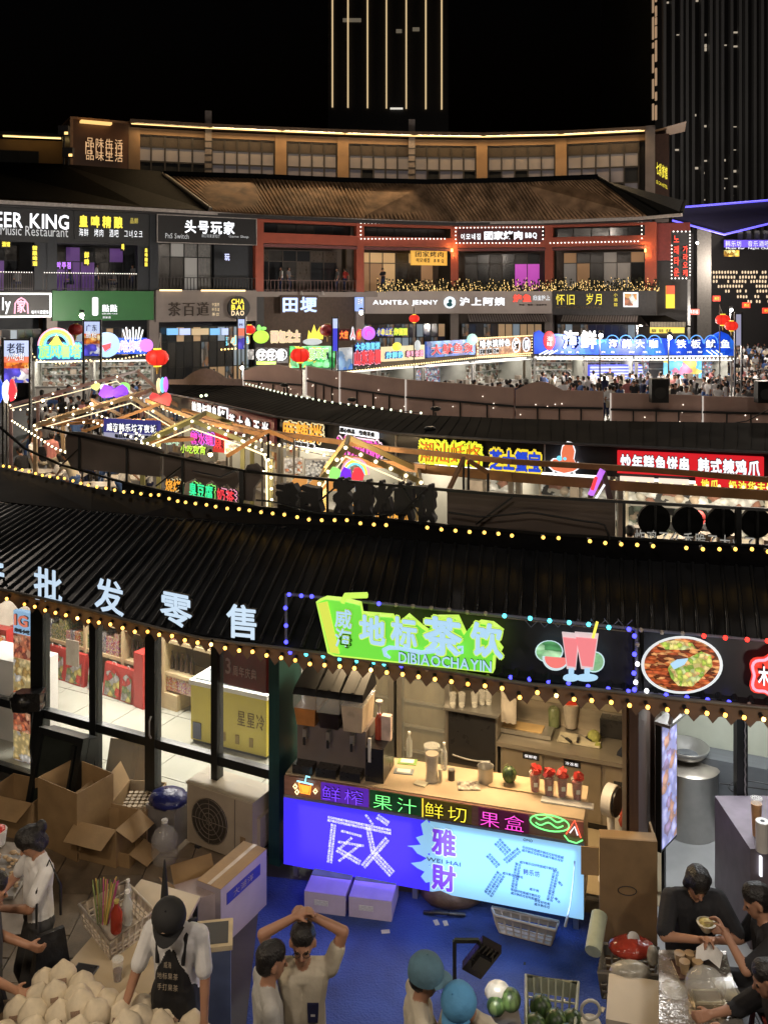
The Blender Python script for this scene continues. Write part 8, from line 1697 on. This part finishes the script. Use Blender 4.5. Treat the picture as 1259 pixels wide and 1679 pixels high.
cl_=[(72,1606,.86),(102,1602,.9),(132,1614,.9),(53,1634,.86),(90,1628,.98),(118,1640,.92),(155,1632,.86),(180,1640,.86),(28,1658,.82),(62,1662,.9),(98,1668,.92),(134,1652,.98),(164,1658,.98),(207,1645,.86),(236,1650,.84),(192,1668,.92),(228,1672,.94),(264,1658,.84),(292,1664,.82),(212,1690,1.0),(258,1690,.9),(312,1684,.82),(10,1690,.84),(44,1692,.92),(80,1700,.98),(120,1695,1.0),(156,1700,1.02),(290,1700,.86),(330,1702,.78),(185,1712,.98)]
for k,(x,y,z)in enumerate(cl_):
 p=G(x,y,z)-Vector((0,0,.12));up=q.uniform(-.35,.35);o=T('coconut','pale trimmed coconut in the bottom left heap, %s counting from the back'%ordw(k),'coconut',p,0,'heap of trimmed coconuts')
 mm=Matrix.Translation(p)@Matrix.Rotation(up,4,'Y')@Matrix.Rotation(q.uniform(-.5,.1),4,'X')@Matrix.Rotation(q.uniform(-.5,.5),4,'Z')@Matrix.Scale(q.uniform(.92,1.1),4)
 OB('husk',CM,o,mm)
 if q.random()<.65:OB('stamp',CS,o,mm)
item('tall_bin','tall blue-grey bin with a cream lined rim behind the apron vendor','bin',G(352,1700,0),[('bin','box',(-.13,.13,-.15,.15,0,.8),M('blue grey bin',(.1,.12,.2),.5)),('rim','box',(-.145,.145,-.165,.165,.801,.84),M('cream rim',(.5,.4,.25),.6)),('opening','box',(-.11,.11,-.13,.13,.841,.843),DK)],.15)
o,cc,T_=crate('white plastic tray basket on the ground under the pale screen',[(806,1488),(916,1512),(910,1527),(812,1502)],.02,.17,CRW,name='plastic_basket')
for k,(x0,x1)in enumerate(((499,566),(572,642))):
 a=G(x0,1492+k*9+3,0);fr=Fr((a.x,a.y),(G(x1,1492+k*9+12,0).x,G(x1,1492+k*9+12,0).y));o=fr.T('produce_carton','lilac and green carton under the blue screen, %s of two'%('left','right')[k],'box')
 b=fr.mb();b.box(0,fr.len,0,.4,0,.2);b.build('carton',M('lilac carton',(.48,.4,.55),.6,0,.12,6),o);b=fr.mb();b.box(0,fr.len,.25,.4,.201,.206);b.build('green_top',M('green carton top',(.15,.2,.08),.6,0,.3,8),o);bx(o,'label_patch',M('pale label',(.6,.58,.6),.5),fr,.1,.24,-.004,-.001,.08,.13)
item('brown_bag','brown crumpled sack with a black strap under the counter','bag',G(745,1500,0)+Vector((0,.15,0)),[('sack','ball',((0,0,.13),.3,12,7,(1.1,.6,.5)),M('brown sack',(.1,.055,.03),.6,0,.4,9,bump=.8,bs=12)),('strap','tube',([(-.3,-.15,.02),(-.15,-.2,.05),(.1,-.2,.03)],.02,5),BPL)])
item('ribbon','white plastic strip hanging off the right edge of the screen','strip',fc_.w(2.92,-.09,.55),[('strip','tube',([(.02,0,.2),(.0,-.01,0),(-.03,-.03,-.2),(-.08,-.05,-.38)],[.006,.008,.008,.016],4),M('white strip',(.6,.6,.55),.4)),])
item('carton_board','big upright brown cardboard box leaning right of the counter','box',G(1032,1600,0),[('front','box',(-.26,.24,.0,.02,.25,1.2),CBD),('side_flap','box',(-.42,-.265,.02,.035,.85,1.1),CB),('top_flap','box',(-.25,.24,.021,.14,1.19,1.2),CB),('side','box',(.22,.24,.021,.35,.25,1.18),CB),('print','tube',([(-.02+.08*math.cos(t),-.004,.75+.04*math.sin(t))for t in[2*math.pi*i/18 for i in range(18)]],.004,4,True),DK),('stand','box',(-.24,.22,.02,.34,0,.249),CBD)],-.12)
CLB=M('crumpled clear bag',(.5,.47,.4),.15,0,.4,10,bump=1.,bs=10,alpha=.75)
o,cc,T_=crate('grey crate piled with bags in front of the big cardboard box',[(988,1548),(1080,1556),(1078,1600),(980,1594)],.25,.48,M('dull crate',(.3,.27,.22),.5),name='goods_crate')
item('red_packet','glossy red food packet with a white round badge on the crate','packet',cc+Vector((.05,.12,.02)),[('packet','ball',((0,0,.0),.22,14,8,(.9,.6,.32)),M('glossy red packet',(.4,.05,.03),.15,0,.35,6,bump=.9,bs=9)),('badge','cyl',((.02,.02,.06),(.02,.0,.072),.05,.05,16),WHT)])
item('white_bag','crumpled clear plastic bag at the front of the crate','bag',cc+Vector((.02,-.14,0)),[('bag','ball',((-.05,0,.0),.16,12,8,(1.1,.6,.5)),CLB),('knot','ball',((.14,.02,.12),.07,8,6,(.7,.7,1.2)),CLB)])
item('netting_roll','pale green foam roll at the back left of the crate','roll',cc+Vector((-.27,.15,.03)),[('roll','cyl',((-.02,-.1,0),(.1,.18,.12),.07,.07,12),M('pale green foam',(.45,.5,.38),.8))])
bb2=[G(x,y,.5)for x,y in((1000,1598),(1092,1612),(1094,1690),(995,1670))];c=sum(bb2,Vector())/4;o=T('foam_box','white foam cooler box with a blue base at the bottom right','cooler',(c.x,c.y,0))
def sl(pts,z0,z1,s=1.):cc_=sum(pts,Vector())/4;P_=[Vector((lerp(cc_.x,p.x,s),lerp(cc_.y,p.y,s),z0))for p in pts];b=MB();b.add(P_+[Vector((p.x,p.y,z1))for p in P_],[(0,1,2,3),(7,6,5,4),(0,4,5,1),(1,5,6,2),(2,6,7,3),(3,7,4,0)]);return b
fixn(sl(bb2,.42,.5,1.04).build('lid',M('foam white',(.5,.44,.36),.7,0,.1,4),o));fixn(sl(bb2,.3,.419,.98).build('box',MATS['foam white'],o));fixn(sl(bb2,0,.299,.99).build('base',M('blue crate base',(.03,.04,.25),.5),o))
o,cc,T_=crate('pale crate of small watermelons at the bottom beside the foam box',[(862,1600),(948,1612),(938,1740),(862,1730)],.3,.6,M('pale green crate',(.42,.44,.34),.5),name='melon_crate')
for k,(dx,dy,dz)in enumerate(((-.12,-.02,0),(.04,.0,.02),(.17,.02,0),(-.05,.14,.02),(.1,-.16,.03),(-.14,-.18,0))):item('small_watermelon','small dark striped watermelon in the pale crate, %s of six'%ORD[k],'watermelon',cc+Vector((dx,dy,-.16+dz)),[('fruit','ball',((0,0,.1),.085,14,9),MELN),('stem','tube',([(0,0,.185),(.015,0,.21)],.004,4),M('stem'))],group='watermelons in the pale crate')
item('clear_jug','milky plastic jug with a round handle right of the melon crate','jug',G(968,1740,.3),[('jug','lathe',((0,0,0),[(.11,0),(.12,.2),(.07,.3)],14),M('milky jug',(.5,.48,.42),.3)),('handle','tube',([(.07*math.cos(t),.0,.38+.07*math.sin(t))for t in[2*math.pi*i/14 for i in range(14)]],.012,6,True),M('milky jug'))])
item('glass_bowl','faceted clear bowl at the bottom edge beside the milky jug','bowl',G(950,1790,.5),[('bowl','lathe',((0,0,0),[(.07,0),(.13,.08),(.15,.13),(.13,.12),(.05,.02)],12,False),CLP),('ice','ball',((0,0,.06),.09,7,5,(1,1,.5)),MATS['pale ice'])])
o=T('floodlight','black floodlight on a thin square post, seen from behind between the two blue caps','floodlight',G(745,1900,0));p=G(745,1900,0);zt=W(745,1543,p.y).z
b=MB();b.box(p.x-.013,p.x+.013,p.y-.013,p.y+.013,0,zt);b.bar((p.x,p.y,zt),(p.x+.17,p.y,zt),.024);b.build('post',FRM,o)
mm=Matrix.Translation((p.x+.19,p.y-.02,zt-.1))@Matrix.Rotation(.5,4,'Y')@Matrix.Rotation(.3,4,'X');b=MB(mm);b.box(-.075,.075,-.03,.03,-.15,.14);b.build('housing',M('floodlight black',(.015,.015,.016),.25),o);b=MB(mm);b.box(-.045,.045,-.06,-.031,-.07,.06);b.build('driver_box',M('floodlight black'),o)
for k in range(5):b=MB(mm);b.box(-.07+k*.03,-.062+k*.03,-.045,-.031,.075,.135);b.build('cooling_fin',M('floodlight black'),o)
qtable('foil covered metal table of takeaway food in front of the seated woman',[(1080,1558),(1190,1560),(1222,1690),(1080,1720)],.72,M('crumpled foil',(.55,.5,.45),.2,.7,.25,9,bump=1.,bs=14))
item('lunch_dish','round clear lid with a bright glint on the foil table','lid',G(1105,1624,.725),[('lid','lathe',((0,0,0),[(.1,0),(.1,.012),(.06,.02)],22),CLP)])
item('cup_tray','small tray of used cups at the back of the foil table','tray',G(1132,1592,.725),[('tray','box',(-.12,.12,-.1,.1,0,.012),M('dark tray',(.1,.06,.05),.3))]+[('cup','lathe',((x,y,.0125),[(.03,0),(.042,.09)],10),M('tan cup',(.4,.28,.16),.4))for x,y in((-.07,.05),(.01,.05),(-.06,-.04),(.04,-.04),(.08,.04))])
item('takeaway_bag','clear bag with a square food container on the foil table','bag',G(1160,1648,.725),[('container','box',(-.12,.12,-.08,.08,0,.06),M('foil container',(.45,.38,.26),.25,.6)),('bag','ball',((0,.05,.11),.14,12,8,(1.1,.9,.9)),CLP),('rim','tube',([(-.1,-.06,.062),(.1,-.06,.062),(.1,.06,.062),(-.1,.06,.062)],.008,5,True),CREM)])
item('takeaway_box','clear lunch box at the right side of the foil table','box',G(1192,1632,.725),[('box','box',(-.08,.08,-.11,.11,0,.05),CLP),('food','box',(-.07,.07,-.1,.1,.005,.03),M('pale food',(.45,.4,.25),.6,0,.5,14))])
for x,y,z,p_,c_ in((-2.6,5.6,2.9,70,(1,.8,.56)),(3.0,5.3,2.9,75,(1,.88,.72)),(-4.6,7.9,2.3,18,(1,.72,.42)),(.2,4.6,3.2,35,(1,.8,.6))):lamp('POINT',(x,y,z),p_,c_,.12,name='unseen_street_fill')  # unseen lamps added out of view to light the near street
lamp('SPOT',(p.x+.25,p.y+.05,zt-.1),60,(1,.95,.88),.08,rot=(math.radians(28),math.radians(35),0),name='floodlight_light').data.spot_size=1.7
LIPS_=LIPS
def person(label,px,Y,yaw,shirt,pants,s=1.,z=0.,extra=(),voxel=.0085,exmat=None,**k):
 X=(px-CX)*Y/F;C=human(fingers=True,**k)+list(extra)
 me=zoned([(tuple(p),r,tuple(q_),t,zz)for p,r,q_,t,zz in C],voxel,3)
 for m in(SKIN,CL.get(shirt)or cloth(shirt,(.3,.3,.3)),CL.get(pants),HAIR,CL['black'],exmat or LIPS):me.materials.append(m)
 o=OB('person',me,None,Matrix.Translation((X,Y,z))@Matrix.Rotation(yaw,4,'Z')@Matrix.Scale(s,4))
 ROOT[o.name]=o.matrix_basis.copy();prop(o,label,'person')
 hz=.5 if k.get('sit')else .92;ln=k.get('lean',0)
 hb=Vector((0,.02+math.sin(ln)*.6,hz+math.cos(ln)*.6))+Vector(k.get('headoff',(0,0,0)))
 R=Matrix.Rotation(k.get('hy',0),4,'Z')@Matrix.Rotation(-k.get('hp',0),4,'X')
 return o,ROOT[o.name]@Matrix.Translation(hb)@R
def part(o,nm,mat,m,fn):b=MB(m);fn(b);x=b.build(nm,mat,o);return x
def cap(o,hm,mat,brim=True,name='cap'):
 m=hm@Matrix.Translation((0,-.008,.105))@Matrix.Rotation(.12,4,'X')
 c=part(o,name,mat,m,lambda b:b.lathe((0,0,0),[(.122,-.01),(.127,.03),(.121,.075),(.093,.115),(.05,.137),(.005,.142)],22))
 if brim:
  def f(b):
   n=10;vs=[]
   for t,zz in((.0,.0),(1.,-.02)):
    for i in range(n+1):a=math.pi*(.12+.76*i/n);r=.112+t*.085*math.sin(a);vs.append((math.cos(a)*(.112+t*.02),math.sin(a)*r,.012+zz))
   fs=[(i,i+1,n+2+i,n+1+i)for i in range(n)];N=len(vs);vs+=[(x,y,z_-.006)for x,y,z_ in vs];b.add(vs,fs+[tuple(N+i for i in f_[::-1])for f_ in fs],True)
  part(o,'cap_brim',mat,m,f)
 part(o,'cap_button',mat,m,lambda b:b.ball((0,0,.143),.009,6,4))
 return m
o,hm=person('woman in white tee and dark trousers with a hair bun, looking at her phone',64,7.57,2.2,'white','dark_grey',s=.96,hair='bun',hp=.55,hands=((-.02,.3,1.12),(.16,.33,1.1)),sleeve=.75,hint=((-1,-.2,-.7),(1,-.4,-.7)),fat=1.0,grip=(Vector((0,.2,1)),Vector((0,.2,1))))
part(o,'phone',BPL,ROOT[o.name],lambda b:b.box(.0,.08,.36,.5,1.12,1.13))
bm_=ROOT[o.name]
part(o,'shoulder_bag',M('black leather',(.012,.012,.014),.4,0,.2,8,bump=.5,bs=12),bm_,lambda b:b.add([(-.37,-.16,.62),(-.23,-.16,.62),(-.23,.14,.62),(-.37,.14,.62),(-.32,-.12,.96),(-.28,-.12,.96),(-.28,.1,.96),(-.32,.1,.96)],[(3,2,1,0),(4,5,6,7),(0,1,5,4),(1,2,6,5),(2,3,7,6),(3,0,4,7)]))
part(o,'bag_strap',BLK,bm_,lambda b:b.tube([(-.28,-.1,1.05),(-.27,-.1,1.3),(-.2,-.03,1.5),(-.25,.09,1.3),(-.29,.1,1.02)],.011,5))
person('dark-haired person in a slate grey tee cut by the left picture edge',-22,6.85,-1.2,'dark_grey','black',hp=.3,hands=((-.1,.3,1.05),(.22,.2,.95)),s=.97)
APR=M('black apron cloth',(.014,.014,.016),.8,0,.15,5)
V_=Vector
ex=[(V_((-.05,.085,1.0)),.1,V_((-.05,.08,1.3)),.075,EX),(V_((.05,.085,1.0)),.1,V_((.05,.08,1.3)),.075,EX),(V_((-.06,.05,.72)),.13,V_((-.06,.07,.98)),.12,EX),(V_((.06,.05,.72)),.13,V_((.06,.07,.98)),.12,EX)]
o,hm=person('vendor in a black apron, white tee and black cap, head bowed over the table',292,6.75,3.0,'white','black',extra=ex,exmat=APR,hp=.85,lean=.12,hands=((-.3,.25,.8),(.34,.3,.86)),sleeve=.8,hair='short',s=.97,fat=1.05)
m=cap(o,hm,APR);part(o,'cap_badge',M('tan badge',(.3,.2,.14),.6),m,lambda b:b.cyl((0,.1,.06),(0,.118,.055),.022,.022,12))
for s_ in(-1,1):part(o,'apron_strap',APR,ROOT[o.name],lambda b:b.tube([(s_*.1,.16,1.24),(s_*.11,.13,1.42),(s_*.1,.02,1.475),(s_*.1,-.11,1.4)],.016,5))
fA=Fr((ROOT[o.name]@V_((.12,.215,0))).to_2d(),(ROOT[o.name]@V_((-.12,.215,0))).to_2d())
for k_,(s_,z0)in enumerate((('威海',1.21),('地标果茶',1.13),('手打果茶',1.05))):text(o,fA,s_,.04 if k_ else .09,z0,.2 if k_ else .15,z0+.05,-.004,M('apron print',(.5,.42,.32),.7),ext=.001)
o2=T('umbrella_spike','closed dark umbrella tip rising beside the black cap','umbrella',G(270,1640,.5));part(o2,'folded_cloth',APR,ROOT[o2.name],lambda b:b.tube([(0,0,0),(0,0,.7),(0,0,.95),(0,0,1.1)],[.035,.04,.02,.006],8))
o,hm=person('young man in a cream tee with a navy pocket, both hands on his head',497,6.33,3.14,'cream','navy',hands=((-.05,-.02,1.775),(.05,.02,1.79)),hint=((-1,.15,.35),(1,.15,.1)),hair='short',sleeve=.55,grip=(Vector((0,0,-1)),Vector((0,0,-1))),fat=.98,hp=.12,s=.97)
part(o,'pocket',M('navy pocket',(.015,.018,.07),.8),ROOT[o.name],lambda b:b.prism([(-.115,1.12),(-.045,1.12),(-.04,1.25),(-.12,1.25)],.115,.131))
part(o,'pocket_print',M('pale label'),ROOT[o.name],lambda b:b.box(-.095,-.065,.1315,.1335,1.165,1.18))
for s_ in(-1,1):part(o,'glasses',BLK,hm,lambda b:b.tube([(s_*.034+.026*math.cos(t),.1,.083+.02*math.sin(t))for t in[i*.7 for i in range(9)]],.0028,4,True))
person('boy in a pale grey tee seen from the side before the posing man',438,6.15,-1.25,'grey_tee','navy',s=.955,hands=((-.2,.15,.9),(.2,.15,.9)),hair='short',sleeve=.6,fat=.92,hp=.15)
CL['grey_tee'].node_tree.nodes['Mix'].inputs[6].default_value=(.46,.45,.43,1)
o,hm=person('man in a cream tee and faded denim cap facing right, left of the floodlight post',688,6.02,-1.45,'cream','navy',s=.95,hp=.25,hands=((-.1,.3,.98),(.15,.3,.95)),hair='short',sleeve=.6)
cap(o,hm,M('faded denim cap',(.1,.2,.27),.85,0,.25,7,bump=.3,bs=20))
o,hm=person('bent man in a cream tee and bright blue cap beside the floodlight post',800,6.12,2.35,'cream','navy',hp=.75,lean=.38,hands=((-.1,.5,1.0),(.12,.52,1.0)),hair='short',sleeve=.6,fat=1.08,s=.92)
cap(o,hm,M('bright blue cap',(.1,.33,.62),.8,0,.15,7,bump=.3,bs=20))
item('melon_bag','white net bag of green melons behind the bright blue cap','bag',G(830,1640,.75),[('net','ball',((-.06,.05,.02),.1,10,7,(1,.8,.8)),CLB),('melon','ball',((.03,0,0),.08,14,9),MELN),('melon','ball',((-.08,-.02,-.03),.07,14,9),MELN),('stand','box',(-.1,.1,-.1,.1,-.75,-.12),DK)])
def stool(px,Y,lab):X=(px-CX)*Y/F;item('stool',lab,'stool',(X,Y,0),[('seat','box',(-.16,.16,-.16,.16,.36,.39),M('red stool',(.3,.05,.04),.5))]+[('leg','bar',((sx*.15,sy*.15,0),(sx*.12,sy*.12,.36),.03),M('red stool'))for sx in(-1,1)for sy in(-1,1)])
o,hm=person('seated woman in a black tee with black hair, head bowed, unwrapping white tissue',1132,7.72,3.1,'black','black',sit=True,hp=.5,lean=.22,hands=((-.06,.42,.86),(.07,.43,.87)),hair='long',sleeve=.85,fat=1.15,hint=((-1,-.1,-.5),(1,-.1,-.5)),s=1.03)
part(o,'tissue',M('white tissue',(.75,.73,.7),.8),ROOT[o.name],lambda b:b.add([(-.1,.5,.82),(0,.47,.9),(.02,.54,.8),(-.05,.58,.76),(.1,.5,.86),(.13,.56,.78)],[(0,1,2,3),(3,2,1,0),(1,4,5,2),(2,5,4,1)]));stool(1132,7.72,'red stool under the seated woman')
o,hm=person('diner in black at the right edge, eating from a bowl',1272,7.25,1.45,'black','dark_grey',sit=True,hp=.35,lean=.15,hands=((-.1,.4,.98),(.1,.36,.86)),hair='short',sleeve=.8,s=1.03)
part(o,'rice_bowl',CREM,ROOT[o.name],lambda b:b.lathe((.08,.5,.86),[(.03,0),(.07,.06),(.075,.07)],14));part(o,'noodles',M('yellow noodles',(.55,.45,.15),.6,0,.5,30),ROOT[o.name],lambda b:b.ball((.08,.5,.925),.06,10,5,(1,1,.4)));part(o,'chopstick',M('stick wood',(.5,.38,.22),.6),ROOT[o.name],lambda b:b.bar((-.1,.46,1.05),(.06,.52,.94),.008));stool(1272,7.25,'red stool under the diner at the right edge')
person('seated diner in black reaching over the foil table at bottom right',1318,6.5,1.5,'black','black',sit=True,hp=.3,lean=.35,hands=((-.1,.55,.82),(.1,.62,.8)),hair='short',sleeve=1.3,fat=1.1);stool(1318,6.5,'red stool of the diner in the bottom right corner')
qtable('metal table of seafood trays at the left edge beside the woman',[(-120,1370),(62,1385),(45,1530),(-140,1560)],.72,M('steel table',(.35,.3,.25),.35,.6))
o=T('seafood_tray','metal tray of pale shellfish at the left picture edge','tray',G(15,1440,.73));part(o,'tray',STEEL,ROOT[o.name],lambda b:b.box(-.3,.16,-.3,.3,0,.03));q=random.Random(2)
def shells(b):
 for i in range(60):b.ball((q.uniform(-.28,.14),q.uniform(-.27,.27),.045+q.uniform(0,.03)),q.uniform(.02,.04),6,4,(1,.7,.5))
part(o,'shellfish',M('shellfish',(.5,.36,.22),.5,0,.5,14),ROOT[o.name],shells)['kind']='stuff'
item('red_rim_pot','pale tub with a red rim at the left edge above the shellfish','tub',G(-6,1385,.73),[('tub','lathe',((0,0,0),[(.08,0),(.1,.14)],14),WHT),('red_food','ball',((0,0,.14),.09,8,5,(1,1,.4)),REDC)])
def worker(label,px,Y,yaw,shirt,**k):
 o,hm=person(label,px,Y,yaw,shirt,'navy',voxel=.016,**k);return o,hm
worker('cook in a black singlet in front of the cream stall',1032,17.2,-.4,'black',hp=.6,sleeve=.08,hands=((-.1,.32,1.0),(.15,.3,1.0)),s=1.0)
o,hm=worker('cook in a red cap bending inside the cream stall',1142,18.6,3.0,'dark_grey',hp=.7,hands=((-.15,.35,1.0),(.2,.3,1.05)),lean=.2);cap(o,hm,M('red cap',(.5,.03,.03),.7))
o,hm=worker('cook in red cap left of the violet frame',861,19.6,3.1,'black',hp=.6,hands=((-.15,.35,1.0),(.2,.3,1.05)));cap(o,hm,M('red cap'))
